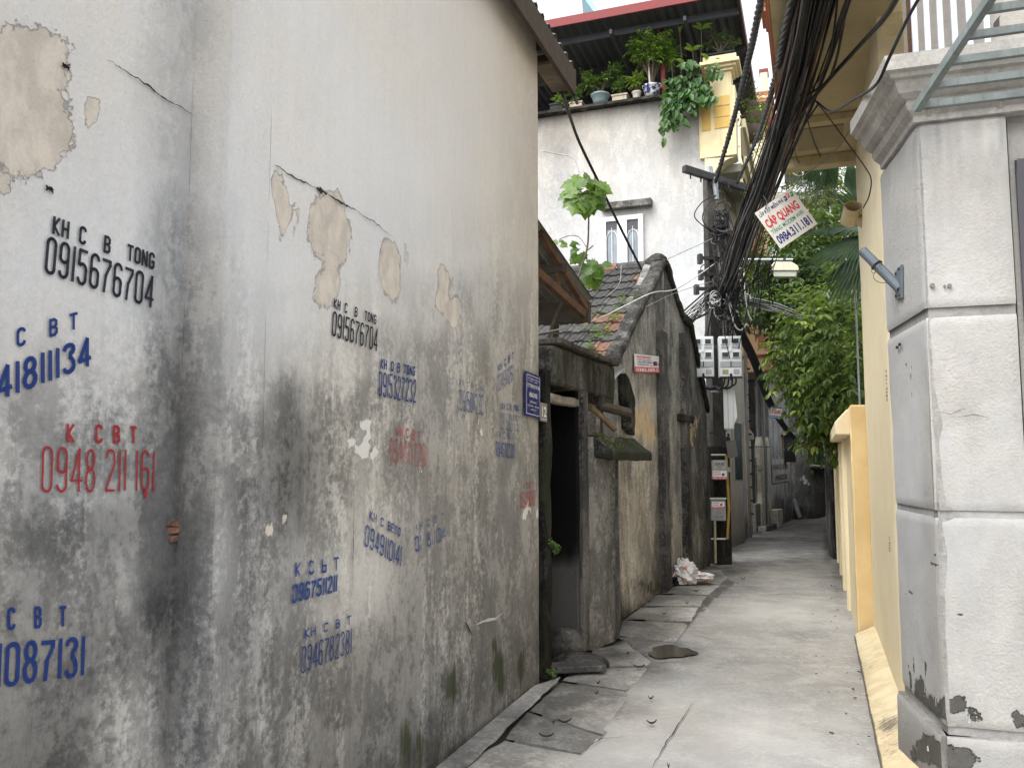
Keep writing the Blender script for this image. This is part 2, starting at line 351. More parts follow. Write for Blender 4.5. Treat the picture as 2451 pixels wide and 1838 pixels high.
# pale cement kerb against the first wall
slab(((1020,1862),(1285,1640),(1345,1622),(1120,1838)),150,name='cement_kerb',dz=.02,warm=.3,moss=.1,n=24,label='pale cement strip along the foot of the stained wall')
M_CRACK=paint('crack_dark',(.02,.019,.017),.95,.1,0)
def ribbon(mb,pts,wd,nrm,lift=.002,jag=0.):
    pts=[Vector(p) for p in pts]; nrm=Vector(nrm)
    for i in range(len(pts)-1):
        a,b=pts[i],pts[i+1]; t=(b-a).normalized(); s=t.cross(nrm).normalized()
        w0=wd*(1-.8*abs(2*i/(len(pts)-1)-1))*(1+jag*random.uniform(-1,1)) if jag else wd/2; w1=wd*(1-.8*abs(2*(i+1)/(len(pts)-1)-1)) if jag else wd/2
        mb.poly([a-s*w0+nrm*lift,b-s*w1+nrm*lift,b+s*w1+nrm*lift,a+s*w0+nrm*lift])
def jagged(pts,n,a):
    out=[]
    for p,q in zip(pts[:-1],pts[1:]):
        for k in range(n): out.append(p.lerp(q,k/n)+Vector((random.uniform(-a,a),random.uniform(-a,a),random.uniform(-a,a)*0)))
    return out+[pts[-1]]
for L_ in ([(1562,1838),(1600,1770),(1658,1682)],[(1788,1425),(1830,1426),(1880,1421),(1960,1427)],[(1793,1380),(1800,1372),(1808,1365)],[(1660,1520),(1720,1535)],[(1400,1790),(1440,1768),(1500,1764)],[(1545,1588),(1640,1584)]):
    m=MB(); ribbon(m,jagged([G(*p,.010) for p in L_],8,.005),.0035 if L_[0][0]!=1788 else .008,UP,.004,.5); m.build('crack',M_CRACK,lane_o)
t=NT('puddle_water'); t.surf((.075,.068,.055),.1,t.noise(t.obj(),9,3),.05,.002,0,.5); M_WATER=t.mat
m=MB(); c=G(1606,1560,.014); pts=[]
for k in range(28):
    q=2*math.pi*k/28; r=1+.16*math.sin(3*q+1)+.08*math.sin(7*q); pts.append(G(1606+55*r*math.cos(q),1559+15*r*math.sin(q),.012))
m.poly(pts[::-1] if (pts[1]-pts[0]).cross(pts[2]-pts[1]).z<0 else pts); pd=m.build('puddle',M_WATER); props(pd,'shallow brown puddle on the lane in front of doorway',kind='structure')
# ================================================================ FIRST HOUSE: long stained wall on the left
L1,L2=G(1025,1838),G(1291,1629); eL=(L2-L1).normalized(); nL=Vector((eL.y,-eL.x,0))
def onL(x,y): return W(x,y,L1,L2)
pB=onL(540,480); pC=onL(650,480); uB=(pB-L1).dot(eL); uC=(pC-L1).dot(eL)
L_NEAR=L1-eL*6.; L_FAR=L1+eL*((onL(1300,1108)-L1).dot(eL)); ORI=Vector((L1.x,L1.y,0))
house1=thing('stained_house',(L_FAR.x,L_FAR.y,0),'tall grey stained plaster wall covering the left half, stencilled with phone numbers','house')
M_WALL=stained('old_limewash',K=.98,bare=(198,190,179),patch=1.,bumpk=.8)
gx=[-400,0,150,300,430,520,600,700,850,1000,1150,1290]; gy=[-100,0,200,400,600,750,850,950,1050,1150,1250,1350,1450,1550,1650,1750,1838]  # dark column at the pilaster corner: grime plus corner shade painted into the tone
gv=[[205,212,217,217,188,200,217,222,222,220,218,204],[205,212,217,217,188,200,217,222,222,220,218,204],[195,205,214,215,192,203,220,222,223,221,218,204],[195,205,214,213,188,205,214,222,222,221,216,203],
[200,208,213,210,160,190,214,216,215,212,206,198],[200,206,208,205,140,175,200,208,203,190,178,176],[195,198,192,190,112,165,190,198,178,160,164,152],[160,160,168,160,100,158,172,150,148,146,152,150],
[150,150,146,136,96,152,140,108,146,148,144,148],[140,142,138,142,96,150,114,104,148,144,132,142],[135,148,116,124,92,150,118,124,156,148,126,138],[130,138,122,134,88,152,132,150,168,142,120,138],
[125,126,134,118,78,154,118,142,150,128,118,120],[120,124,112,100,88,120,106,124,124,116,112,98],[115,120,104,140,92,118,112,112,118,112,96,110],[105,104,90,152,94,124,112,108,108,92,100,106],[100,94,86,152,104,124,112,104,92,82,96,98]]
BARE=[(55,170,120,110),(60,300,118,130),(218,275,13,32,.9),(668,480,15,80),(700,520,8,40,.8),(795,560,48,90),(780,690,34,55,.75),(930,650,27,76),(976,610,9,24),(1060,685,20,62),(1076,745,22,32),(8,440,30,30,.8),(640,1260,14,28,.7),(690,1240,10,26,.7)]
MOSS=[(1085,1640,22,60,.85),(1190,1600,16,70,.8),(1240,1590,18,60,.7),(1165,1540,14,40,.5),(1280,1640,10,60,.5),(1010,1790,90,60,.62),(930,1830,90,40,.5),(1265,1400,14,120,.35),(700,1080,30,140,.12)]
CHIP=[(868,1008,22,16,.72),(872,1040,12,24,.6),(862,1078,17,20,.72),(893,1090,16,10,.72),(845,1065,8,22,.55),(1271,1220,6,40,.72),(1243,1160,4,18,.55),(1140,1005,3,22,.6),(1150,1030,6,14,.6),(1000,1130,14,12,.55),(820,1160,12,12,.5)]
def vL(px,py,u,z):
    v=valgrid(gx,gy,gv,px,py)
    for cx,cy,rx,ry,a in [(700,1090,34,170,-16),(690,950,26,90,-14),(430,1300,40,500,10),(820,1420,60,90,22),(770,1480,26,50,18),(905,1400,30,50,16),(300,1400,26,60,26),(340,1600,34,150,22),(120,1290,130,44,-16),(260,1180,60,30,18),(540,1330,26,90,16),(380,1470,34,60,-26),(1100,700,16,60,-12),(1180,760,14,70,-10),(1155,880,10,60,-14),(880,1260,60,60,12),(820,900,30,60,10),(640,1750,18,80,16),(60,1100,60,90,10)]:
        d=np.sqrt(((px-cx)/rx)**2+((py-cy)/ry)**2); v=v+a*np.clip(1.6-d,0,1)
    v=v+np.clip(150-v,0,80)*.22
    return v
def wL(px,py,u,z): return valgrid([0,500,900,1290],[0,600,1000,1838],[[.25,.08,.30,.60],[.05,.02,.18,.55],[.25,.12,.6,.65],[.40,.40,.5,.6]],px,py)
def offL(U,Z):
    d=np.where(U+uOff<uB,-.152,0.); d=np.where(U+uOff>uC,-.008,d); e=np.clip((L_len-U)/.10,0,1); d=d-.05*(1-e)**2
    return d
TOPZ=4.86
wp=L1-eL*5.0; wp.z=0; uOff=-5.0; L_len=(L_FAR-wp).length
gB_=L1+eL*uB; gC_=L1+eL*uC; REC=nL*-.152; uOff=0; L_len=1e9
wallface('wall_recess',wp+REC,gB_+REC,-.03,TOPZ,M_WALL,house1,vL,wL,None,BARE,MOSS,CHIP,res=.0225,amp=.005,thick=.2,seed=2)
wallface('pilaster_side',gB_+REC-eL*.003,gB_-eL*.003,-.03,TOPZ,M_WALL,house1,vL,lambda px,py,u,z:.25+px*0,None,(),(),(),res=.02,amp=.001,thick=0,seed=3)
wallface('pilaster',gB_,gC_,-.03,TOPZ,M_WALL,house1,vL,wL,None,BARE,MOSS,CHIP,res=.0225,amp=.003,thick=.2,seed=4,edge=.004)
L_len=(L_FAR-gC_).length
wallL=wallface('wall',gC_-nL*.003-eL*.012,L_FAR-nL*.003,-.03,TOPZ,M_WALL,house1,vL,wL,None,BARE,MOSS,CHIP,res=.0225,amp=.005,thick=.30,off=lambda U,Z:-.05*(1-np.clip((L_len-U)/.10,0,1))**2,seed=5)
# loose render cracks
def wall_crack(pp,wd,rec=0.,n=10):
    pts=[onL(*p)-nL*rec for p in pp]; o=[]
    for a,b in zip(pts[:-1],pts[1:]):
        for k in range(n): o.append(a.lerp(b,k/n)+Vector((0,0,random.uniform(-.004,.004)))+eL*random.uniform(-.003,.003))
    o.append(pts[-1]); m=MB(); ribbon(m,o,wd,nL,.006,.7); return m.build('render_crack',M_CRACK,wallL)
def onR(x,y): return W(x,y,L1-nL*.152,L2-nL*.152)
wall_crack([(653,392),(700,425),(755,452)],.004); wall_crack([(755,450),(764,455),(780,466)],.013); wall_crack([(778,464),(815,487),(852,505)],.005); wall_crack([(852,507),(890,530),(938,568)],.0022)
def rec_crack(pp,wd,n=10):
    pts=[onR(*p) for p in pp]; o=[]
    for a,b in zip(pts[:-1],pts[1:]):
        for k in range(n): o.append(a.lerp(b,k/n)+Vector((0,0,random.uniform(-.004,.004))))
    o.append(pts[-1]); m=MB(); ribbon(m,o,wd,nL,.006,.7); return m.build('render_crack',M_CRACK,wallL)
rec_crack([(255,145),(320,185),(390,235),(463,278)],.0028); rec_crack([(463,278),(460,315),(466,350)],.003); rec_crack([(466,350),(468,400),(470,440)],.004); rec_crack([(465,450),(464,600)],.0022); rec_crack([(108,449),(124,456)],.014)
rec_crack([(148,156),(162,166)],.014)
wall_crack([(845,1180),(843,1300),(841,1400)],.002); wall_crack([(1142,975),(1139,1035)],.003)
M_SCR=paint('scratch_pale',albedo(196),.9,.1,0)
m=MB(); ribbon(m,[onL(*p) for p in [(1138,1494),(1155,1486),(1170,1482),(1185,1480),(1200,1467)]],.011,nL,.006,.4); m.build('root_trace',M_SCR,wallL)
m=MB(); ribbon(m,[onL(*p) for p in [(1113,1488),(1120,1502),(1128,1520)]],.007,nL,.006,.4); m.build('render_crack',M_CRACK,wallL)
# brick showing in a knocked-out spot near the corner strip
m=MB(); c=onR(415,1236)+nL*.006
for k in range(3): m.box(c+Vector((0,0,-.02-.026*k))+eL*random.uniform(-.004,.004),.05-.01*k,.012,.02,math.atan2(eL.y,eL.x))
m.jitter(.011,40).build('exposed_brick',paint('brick_red',(.22,.11,.08),.95,.4,.6,scale=30),wallL)
# ---- stencilled phone numbers -------------------------------------------------
def arc(cx,cy,rx,ry,a0,a1,n=8): return [(cx+rx*math.cos(math.radians(a0+(a1-a0)*i/n)),cy+ry*math.sin(math.radians(a0+(a1-a0)*i/n))) for i in range(n+1)]
GL={'0':[[(.1,.15)]+[(.1,.85)]+arc(.5,.85,.4,.15,180,0)+[(.9,.15)]+arc(.5,.15,.4,.15,0,-180)],
'1':[[(.5,0),(.5,1)]],'2':[arc(.5,.82,.4,.18,180,0)+[(.9,.62),(.1,.05),(.1,0),(.95,0)]],
'3':[arc(.5,.83,.4,.17,170,-70)+arc(.5,.2,.4,.32,75,0)+arc(.5,.17,.4,.17,0,-170)],
'4':[[(.75,0),(.75,1),(.05,.25),(1,.25)]],'5':[[(.9,1),(.15,1),(.1,.58)]+arc(.5,.42,.4,.18,130,0)+[(.9,.18)]+arc(.5,.18,.4,.18,0,-170)],
'6':[arc(.5,.83,.4,.17,10,180)+[(.1,.17)]+arc(.5,.17,.4,.17,180,360)+[(.9,.4)]+arc(.5,.42,.4,.14,0,170)],
'7':[[(.05,.97),(.9,.97),(.9,.85),(.45,.5),(.35,0)]],'8':[arc(.5,.77,.36,.23,-90,270,14),arc(.5,.27,.42,.27,-90,270,14)],
'9':[arc(.5,.17,.4,.17,190,360)+[(.9,.83)]+arc(.5,.83,.4,.17,0,180)+[(.1,.6)]+arc(.5,.58,.4,.14,180,350)],
'K':[[(.1,0),(.1,1)],[(.85,1),(.15,.5),(.9,0)]],'H':[[(.1,0),(.1,1)],[(.9,0),(.9,1)],[(.1,.5),(.9,.5)]],
'C':[arc(.5,.8,.4,.2,10,180)+[(.1,.2)]+arc(.5,.2,.4,.2,180,350)],'B':[[(.1,0),(.1,1),(.6,1),(.85,.88),(.85,.64),(.6,.52),(.15,.52)],[(.6,.52),(.9,.38),(.9,.12),(.65,0),(.1,0)]],
'T':[[(.5,0),(.5,1)],[(.05,.98),(.95,.98)]],'O':[[(.1,.25),(.1,.75)]+arc(.5,.8,.4,.2,180,0)+[(.9,.2)]+arc(.5,.2,.4,.2,0,-180)],
'N':[[(.1,0),(.1,1),(.9,0),(.9,1)]],'n':[[(.1,0),(.1,.8)]+arc(.5,.8,.4,.2,180,0)+[(.9,0)]],'G':[arc(.5,.8,.4,.2,10,180)+[(.1,.2)]+arc(.5,.2,.4,.2,180,350)+[(.9,.45),(.55,.45)]],
'E':[[(.9,1),(.1,1),(.1,0),(.9,0)],[(.1,.52),(.75,.52)]],'b':[[(.1,1),(.1,0),(.85,0),(.85,.5),(.1,.5)]],'A':[[(.05,0),(.5,1),(.95,0)],[(.2,.35),(.8,.35)]]}
def stencil_mat(name,c,fade):
    t=NT(name); P=t.obj(); n1=t.noise(P,26,6,.7); n2=t.noise(P,120,4,.7); n3=t.noise(P,6,3,.5)
    f=t.ss(t.m('ADD',t.m('ADD',t.m('MULTIPLY',n1,.5),t.m('MULTIPLY',n2,.3)),t.m('MULTIPLY',n3,.2)),fade-.05,fade+.10)
    b=t.n('BsdfPrincipled'); t.set(b.inputs['Base Color'],t.mix(n2,c,[min(1,x*1.8+.01) for x in c])); t.set(b.inputs['Roughness'],.75); t.set(b.inputs['Specular IOR Level'],.2)
    tr=t.n('BsdfTransparent'); mx=t.n('MixShader'); t.set(mx.inputs[0],t.m('MULTIPLY',f,.95)); t.t.links.new(tr.outputs[0],mx.inputs[1]); t.t.links.new(b.outputs[0],mx.inputs[2]); t.t.links.new(mx.outputs[0],t.out.inputs[0])
    return t.mat
S_BLK=stencil_mat('stencil_black',(.008,.010,.017),.33); S_BLU=stencil_mat('stencil_blue',(.008,.026,.13),.33); S_BLF=stencil_mat('stencil_faded_blue',(.03,.065,.18),.455); S_BL2=stencil_mat('stencil_worn_blue',(.014,.042,.16),.40)
S_RED=stencil_mat('stencil_red',(.23,.018,.022),.35); S_REF=stencil_mat('stencil_faded_red',(.30,.05,.05),.445)
def stencil(text,bl,br,tl,mat,plane=None,wk=.17,fill=.78,label=None):
    f=plane or onL; O,X,T=f(*bl),f(*br),f(*tl); ex=X-O; ey=T-O; adv=[(.45 if ch=='1' else .5 if ch==' ' and len(text)>10 and text[0]=='0' else 1.) for ch in text]
    s=ex.length/sum(adv); ux=ex.normalized(); H=ey.length; uy=ey.normalized(); gw=s*fill; wd=min(wk*gw*1.5,.2*H) if wk else .01; mb=MB(); cur=0.
    for ch,a in zip(text,adv):
        if ch in GL:
            g=gw if ch!='1' else gw*.3; x0=cur*s
            dj=random.uniform(-.012,.012)*H
            for pl in GL[ch]:
                pts=[O+ux*(x0+p[0]*g)+uy*(p[1]*H+dj) for p in pl]
                for i in range(len(pts)-1):
                    a_,b_=pts[i],pts[i+1]; tt=(b_-a_)
                    if tt.length<1e-6: continue
                    tt.normalize(); ss_=tt.cross(nL)*wd*.5; e=tt*wd*.32; l=nL*(.0045+random.uniform(0,.0005))
                    mb.poly([a_-ss_-e+l,b_-ss_+e+l,b_+ss_+e+l,a_+ss_-e+l])
        cur+=a
    o=mb.build('stencilled_writing',mat,wallL)
    if label: o['label']=label
    return o
ST=[("KH C  B  TONG",(123,558),(370,645),(126,520),S_BLK,onR,.26,'large black stencilled letters high at the left'),("0915676704",(104,650),(368,738),(111,568),S_BLK,onR,.2,'large black phone number beginning 09156'),
("C  B T",(38,828),(188,783),(38,790),S_BLU,onR,.28,None),("41811134",(-10,955),(222,868),(-10,885),S_BLU,onR,.2,'blue phone number cut by the left edge of the picture'),
("K  C B T",(158,1057),(329,1058),(158,1017),S_RED,onR,.24,None),("0948 211 161",(95,1177),(374,1172),(98,1071),S_RED,onR,.13,'red phone number with a paint drip'),
("C  B  T",(16,1504),(160,1495),(16,1457),S_BLU,onR,.28,None),("1087131",(-12,1641),(207,1610),(-8,1544),S_BLU,onR,.2,'blue phone number ending 7131 low at the left'),
("KH C  B  TONG",(797,737),(900,776),(798,716),S_BLK,None,.26,None),("0915676704",(792,802),(903,840),(795,747),S_BLK,None,.2,'small black phone number under the peeled patches'),
("KH O B TONG",(909,881),(993,899),(910,860),S_BLU,None,.24,None),("0915327232",(904,946),(996,963),(905,890),S_BLU,None,.18,'crisp blue phone number beginning 09153'),
("KH C B TONG",(1099,921),(1157,936),(1099,910),S_BLF,None,.22,None),("0915011230",(1099,981),(1157,993),(1099,933),S_BLF,None,.18,None),
("KH C B T",(1192,889),(1229,856),(1192,874),S_BL2,None,.22,None),("0949111261",(1190,938),(1228,909),(1190,899),S_BLF,None,.18,None),
("KH C B TONG",(1200,978),(1242,984),(1200,965),S_BL2,None,.22,None),("0915327232",(1198,1028),(1243,1033),(1198,989),S_BLF,None,.18,None),
("KH C B T",(1187,1046),(1231,1052),(1187,1031),S_BLF,None,.22,None),("0946782381",(1186,1090),(1232,1097),(1186,1056),S_BL2,None,.18,None),
("KH C B T",(948,1041),(1007,1055),(948,1020),S_REF,None,.22,None),("0944712201",(932,1105),(1022,1118),(933,1048),S_REF,None,.15,'faded red phone number in the middle of the wall'),
("KH C BETO",(883,1242),(958,1284),(884,1223),S_BL2,None,.18,None),("0949110141",(870,1304),(960,1356),(874,1256),S_BL2,None,.15,None),
("KH C B T",(994,1271),(1063,1240),(994,1256),S_BLF,None,.2,None),("01 811134",(993,1319),(1068,1288),(991,1286),S_BLF,None,.16,None),
("K C b T",(705,1378),(812,1361),(705,1348),S_BL2,None,.24,None),("0967511211",(697,1441),(807,1411),(699,1402),S_BL2,None,.24,'thick blue phone number low on the wall'),
("KH C B T",(727,1526),(842,1490),(727,1506),S_BL2,None,.2,None),("0946782381",(718,1610),(842,1558),(720,1549),S_BLU,None,.13,'thin blue phone number, lowest on the wall'),
("KCBT",(1251,1171),(1277,1166),(1251,1158),S_REF,None,.22,None),("09481161",(1245,1216),(1280,1208),(1245,1180),S_REF,None,.18,None)]
for a in ST: stencil(a[0],a[1],a[2],a[3],a[4],a[5],a[6],.74,a[7])
m=MB(); 
for x,y0,y1 in ((345,1165,1194),(364,1168,1180)):
    ribbon(m,[onR(x,y0),onR(x-1,(y0+y1)/2),onR(x,y1)],.007,nL,.008,.3)
m.build('paint_drip',S_RED,wallL)
# ---- eave of the first house: corrugated sheets on a dark rafter
M_TIN=paint('old_fibre_sheet',(.17,.16,.145),.85,.25,.5,scale=5,metal=0.)
M_WOODD=paint('dark_wood',(.07,.055,.042),.85,.3,.5,scale=9,streak=False)
def corr(mb,o,along,down,n,wav=.075,h=.012,seg=4,th=.006,nrm=None,mi=0):
    o,along,down=Vector(o),Vector(along),Vector(down); nrm=nrm or along.cross(down).normalized(); L_=along.length; k=int(L_/wav*seg); r=[]
    for s in range(n+1):
        for i in range(k+1): r.append(o+along*(i/k)+down*(s/n)+nrm*math.sin(i/seg*2*math.pi)*h)
    b=len(mb.v); mb.v+=r+[p-nrm*th for p in r]; N_=len(r)
    for s in range(n):
        for i in range(k):
            a=b+s*(k+1)+i; mb.f.append((a,a+1,a+k+2,a+k+1)); mb.m.append(mi); mb.f.append((a+N_,a+k+1+N_,a+k+2+N_,a+1+N_)); mb.m.append(mi)
    for i in range(k):
        a=b+i; mb.f.append((a,a+N_,a+1+N_,a+1)); mb.m.append(mi); a=b+n*(k+1)+i; mb.f.append((a,a+1,a+1+N_,a+N_)); mb.m.append(mi)
    return mb
ez=TOPZ-.02; E_end=D(1372,214,6.55)
a0=L_NEAR+eL*1.0; 
far=L_FAR+eL*.50; ov=.13
m=MB(); corr(m,Vector((far.x,far.y,0))+nL*(ov-.005)+UP*(ez-.19),(Vector((a0.x,a0.y,0))-Vector((far.x,far.y,0))),-nL*1.6+UP*.62,4,wav=.15,h=.02,seg=5)
m.build('roof_sheet',M_TIN,house1)
m=MB(); fo=Vector((far.x,far.y,0)); m.ob(fo+nL*(ov-.03)+UP*(ez-.40),-eL*(far-a0).length,nL*.03,UP*.2); m.build('fascia_board',M_WOODD,house1)
m=MB(); m.ob(fo+nL*(ov-.035)+UP*(ez-.35)-eL*.01,-eL*(.50-.02),-nL*.16,UP*.03); m.build('soffit_board',paint('stained_soffit',(.20,.155,.11),.9,.35,.8,dcol=(.04,.03,.025),scale=4,streak=False),house1,bevel=.003)
m=MB()
for k in range(3): m.ob(fo-eL*(.05+.26*k)+nL*(ov-.04)+UP*(ez-.30),-eL*.05,-nL*.3,UP*.10)
m.build('rafter',M_WOODD,house1)
m=MB(); m.tube([fo+nL*(ov-.02)+UP*(ez-.4)+eL*.0,fo+nL*(ov+.01)+UP*(ez-.47)],.012,6); m.build('wire_hook',M_WOODD,house1)
# ---- fonts for printed signs
def textmesh(mb,body,O,ux,uy,size,mi,nrm,width=None,lift=.002,bold=0.):
    c=bpy.data.curves.new('t','FONT'); c.body=body; c.size=1; c.offset=bold; c.resolution_u=3
    o=bpy.data.objects.new('t',c); col.objects.link(o); bpy.context.view_layer.update()
    me=o.to_mesh(); vs=[v.co.copy() for v in me.vertices]; fs=[tuple(p.vertices) for p in me.polygons]
    o.to_mesh_clear(); bpy.data.objects.remove(o); bpy.data.curves.remove(c)
    if not vs: return
    x0=min(v.x for v in vs); x1=max(v.x for v in vs); k=(width/(x1-x0)/size) if width else 1.
    b=len(mb.v); mb.v+=[O+ux*((v.x-x0)*size*k)+uy*(v.y*size/.72)+nrm*lift for v in vs]; mb.f+=[tuple(b+i for i in f) for f in fs]; mb.m+=[mi]*len(fs)
    # faces must look out along nrm
def plain(name,c,rough=.45,spec=.4): return paint(name,c,rough,.05,.12,scale=20,bump=.03,spec=spec)
C_WHITE=plain('print_white',(.80,.80,.82)); C_RED=plain('print_red',(.62,.03,.045)); C_BLUE=plain('print_blue',(.02,.025,.20)); C_GREEN=plain('print_green',(.01,.25,.17)); C_NAVY=plain('enamel_navy',(.014,.016,.14),.3); C_BLACK=plain('print_black',(.015,.015,.02)); C_ORANGE=plain('print_orange',(.75,.12,.05)); C_CREAM=plain('sign_cream',(.74,.72,.66))
class Sign:   # flat board: local x right, y up, size w,h in metres
    def __init__(s,name,bl,br,tl,label,cat,board=C_WHITE,th=.004,group=None):
        s.O=Vector(bl); s.ex=Vector(br)-s.O; s.ey=Vector(tl)-s.O; s.w=s.ex.length; s.h=s.ey.length; s.ux=s.ex.normalized(); s.uy=(s.ey-s.ux*s.ey.dot(s.ux)).normalized(); s.n=s.ux.cross(s.uy)
        s.t=thing(name,s.O+s.ex/2,label,cat,group); m=MB(); m.ob(s.O,s.ux*s.w,s.uy*s.h,-s.n*th); m.build('board',board,s.t)
        s.mb={}
    def P(s,x,y): return s.O+s.ux*(x*s.w)+s.uy*(y*s.h)
    def text(s,body,x,y,w,h,mat,bold=0.): s.mb.setdefault(mat.name,(MB(),mat)); textmesh(s.mb[mat.name][0],body,s.P(x,y),s.ux,s.uy,h*s.h,0,s.n,w*s.w,.0025,bold)
    def rect(s,x,y,w,h,mat,lift=.0015,sk=0.):
        s.mb.setdefault(mat.name,(MB(),mat)); s.mb[mat.name][0].poly([s.P(x,y)+s.n*lift,s.P(x+w,y)+s.n*lift,s.P(x+w+sk,y+h)+s.n*lift,s.P(x+sk,y+h)+s.n*lift])
    def done(s,name='lettering'):
        for mb,mat in s.mb.values(): mb.build(name,mat,s.t)
        return s.t
# navy enamel plate at the end of the first wall
lift=nL*.02
s=Sign('name_plate',onL(1250,994)+lift,onL(1287,1003)+lift,onL(1250,887)+lift,'navy blue enamel name plate with white lettering at the end of the stained wall','sign',C_NAVY,.006)
for x,y,w_,h_ in ((.07,.05,.86,.012),(.07,.93,.86,.012),(.07,.05,.018,.89),(.912,.05,.018,.89)): s.rect(x,y,w_,h_,C_WHITE)
s.text('SỞ KẾ HOẠCH VÀ ĐẦU TƯ',.14,.845,.72,.035,C_WHITE,.01); s.rect(.2,.805,.25,.008,C_WHITE); s.rect(.52,.805,.25,.008,C_WHITE)
s.text('CTY TNHH SX VÀ TM',.11,.66,.78,.085,C_WHITE,.02); s.text('HÙNG PHÚ',.24,.45,.52,.10,C_WHITE,.03); s.text('MST: 0104121',.32,.32,.38,.04,C_WHITE,.02); s.text('ĐC: SỐ 12 NGÕ 4 - ĐƯỜNG LÀNG',.12,.23,.76,.03,C_WHITE,.02); s.text('HOÀI ĐỨC - HN',.34,.15,.34,.035,C_WHITE,.02)
s.done()
# ================================================================ DOORWAY NO 12
M_MOSSY=stained('mossy_render',K=.76,patch=1.3,bumpk=.8,mosscol=(.02,.024,.012))
M_OLD=stained('old_render',K=.88,patch=1.2,bumpk=.7,bare=(196,172,142),mosscol=(.03,.035,.02))
def patt(o,v,warm=.5,patch=.9,moss=0.,chip=0.,vary=40,bare=0.):
    me=o.data; n=len(me.vertices); co=np.empty(n*3,np.float32); me.vertices.foreach_get('co',co); co=co.reshape(-1,3)
    vv=v+(fbm(co[:,0]*2.3+co[:,1]*1.7,co[:,2]*1.8,4,int(v)%50)-.5)*vary*2
    mo=moss*fbm(co[:,0]*3+co[:,1]*2,co[:,2]*2.2,4,91)*2
    setattrs(me,np.stack([vv/255,vv*0+warm,vv*0+patch,vv*0+bare],-1),np.stack([mo,vv*0+chip,vv*0,vv*0+1],-1)); return o
def rough(mb,name,parent,v,mat=None,sub=3,amp=.012,sc_=4.,warm=.5,patch=.9,moss=0.,chip=0.,vary=40,bevel=.012,org=None):
    o=mb.build(name,None or mat or M_OLD,parent,org)
    import bmesh
    bm=bmesh.new(); bm.from_mesh(o.data)
    bmesh.ops.bevel(bm,geom=bm.edges[:],offset=bevel,segments=1,affect='EDGES') if bevel else None
    for _ in range(sub):
        es=[e for e in bm.edges if e.calc_length()>.07]
        if es: bmesh.ops.subdivide_edges(bm,edges=es,cuts=1,use_grid_fill=True)
    off=ORG[o.name]
    for vtx in bm.verts: vtx.co+=mnoise.noise_vector((vtx.co+off)*sc_)*amp+mnoise.noise_vector((vtx.co+off)*sc_*4)*amp*.3
    bmesh.ops.triangulate(bm,faces=[f for f in bm.faces if len(f.verts)>4])
    bm.to_mesh(o.data); bm.free(); o.data.update()
    return patt(o,v,warm,patch,moss,chip,vary)
J0=Vector((L_FAR.x,L_FAR.y,0)); J1=Vector((.619,6.972,0)); eJ=(J1-J0).normalized(); nJ=Vector((eJ.y,-eJ.x,0))
door=thing('old_doorway',J0.lerp(J1,.5),'blackened mossy doorway number 12 under a crumbling lintel','doorway')
m=MB(); m.ob(J0-nJ*.34-eJ*.02-UP*.02,eJ*.14,nJ*.36,UP*2.2); rough(m,'door_jamb',door,50,M_MOSSY,4,.014,moss=.6,vary=22)
m=MB(); m.ob(J1-eJ*.10-nJ*.3-UP*.02,eJ*.13,nJ*.31,UP*2.12); rough(m,'door_jamb',door,92,M_MOSSY,4,.014,moss=.35,vary=45)['label']='right door jamb with pale lichen streaks'
# back of the porch: black above, grey cement skirt below
bk=-.42
M_BLACKM=stained('black_mould',K=.46,patch=.35,bumpk=.8,mosscol=(.012,.014,.008))
def vdoor(px,py,u,z): return 120-92*np.clip((z-.50-.5*(fbm(u*5,z*2,3,4)-.5)+.2*np.clip(.5-u,0,1))/.28,0,1)+(fbm(u*4,z*4,3,7)-.5)*30+6
wallface('back_wall',J0+nJ*bk-eJ*.1,J1+nJ*bk+eJ*.2,-.03,2.25,M_BLACKM,door,vdoor,.2,lambda px,py,u,z:np.full(len(u),.55),res=.04,thick=.1,amp=.02,seed=9)
m=MB(); m.ob(J1+nJ*(bk-.05)-eJ*.145-UP*.03,eJ*.10,nJ*.44,UP*2.13); o=rough(m,'side_wall',door,40,M_BLACKM,4,.008,vary=14,warm=.2)
co=np.array([tuple(v.co+ORG[o.name]) for v in o.data.vertices]); zz_=co[:,2]; hh_=(fbm(co[:,0]*6+co[:,1]*5,zz_*2,4,19)-.5)
vv=(112-88*np.clip((zz_-.62-hh_*.9)/.22,0,1)+hh_*20)/255.
o.data.color_attributes['stain'].data.foreach_set('color',np.stack([vv,vv*0+.25,vv*0+.4,vv*0],-1).astype(np.float32).ravel())
# lintel: capping + heavy render beam
q0=Vector((.214,6.30,0))+eJ*.02; ll=1.66; o0=q0
zt,zb=D(1325,828,6.42).z,D(1325,925,6.42).z
m=MB(); m.ob(o0-nJ*.25+UP*zb,eJ*ll,nJ*.36,UP*(zt-zb)); rough(m,'lintel',door,88,M_MOSSY,5,.022,3.,moss=.55,vary=52,bevel=.02,warm=.6)
m=MB(); m.ob(o0+eJ*1.18-nJ*.22+UP*(zb-.10),eJ*.47,nJ*.325,UP*.12); rough(m,'lintel_end',door,95,M_MOSSY,3,.016,4.,moss=.45,vary=55,warm=.6)
for k in range(6):
    m=MB(); m.ob(o0+eJ*(.02+k*.282)-nJ*.28+UP*(zt+.003),eJ*.272,nJ*.43,UP*.045); rough(m,'coping_brick',door,78,M_MOSSY,1,.008,6.,moss=.4,warm=.8,bevel=.008)
m=MB(); m.ob(J0+eJ*.1-nJ*.1+UP*(zb-.13),eJ*.9,nJ*.07,UP*.07); rough(m,'door_head_beam',door,128,M_OLD,2,.008,warm=.9,vary=20)
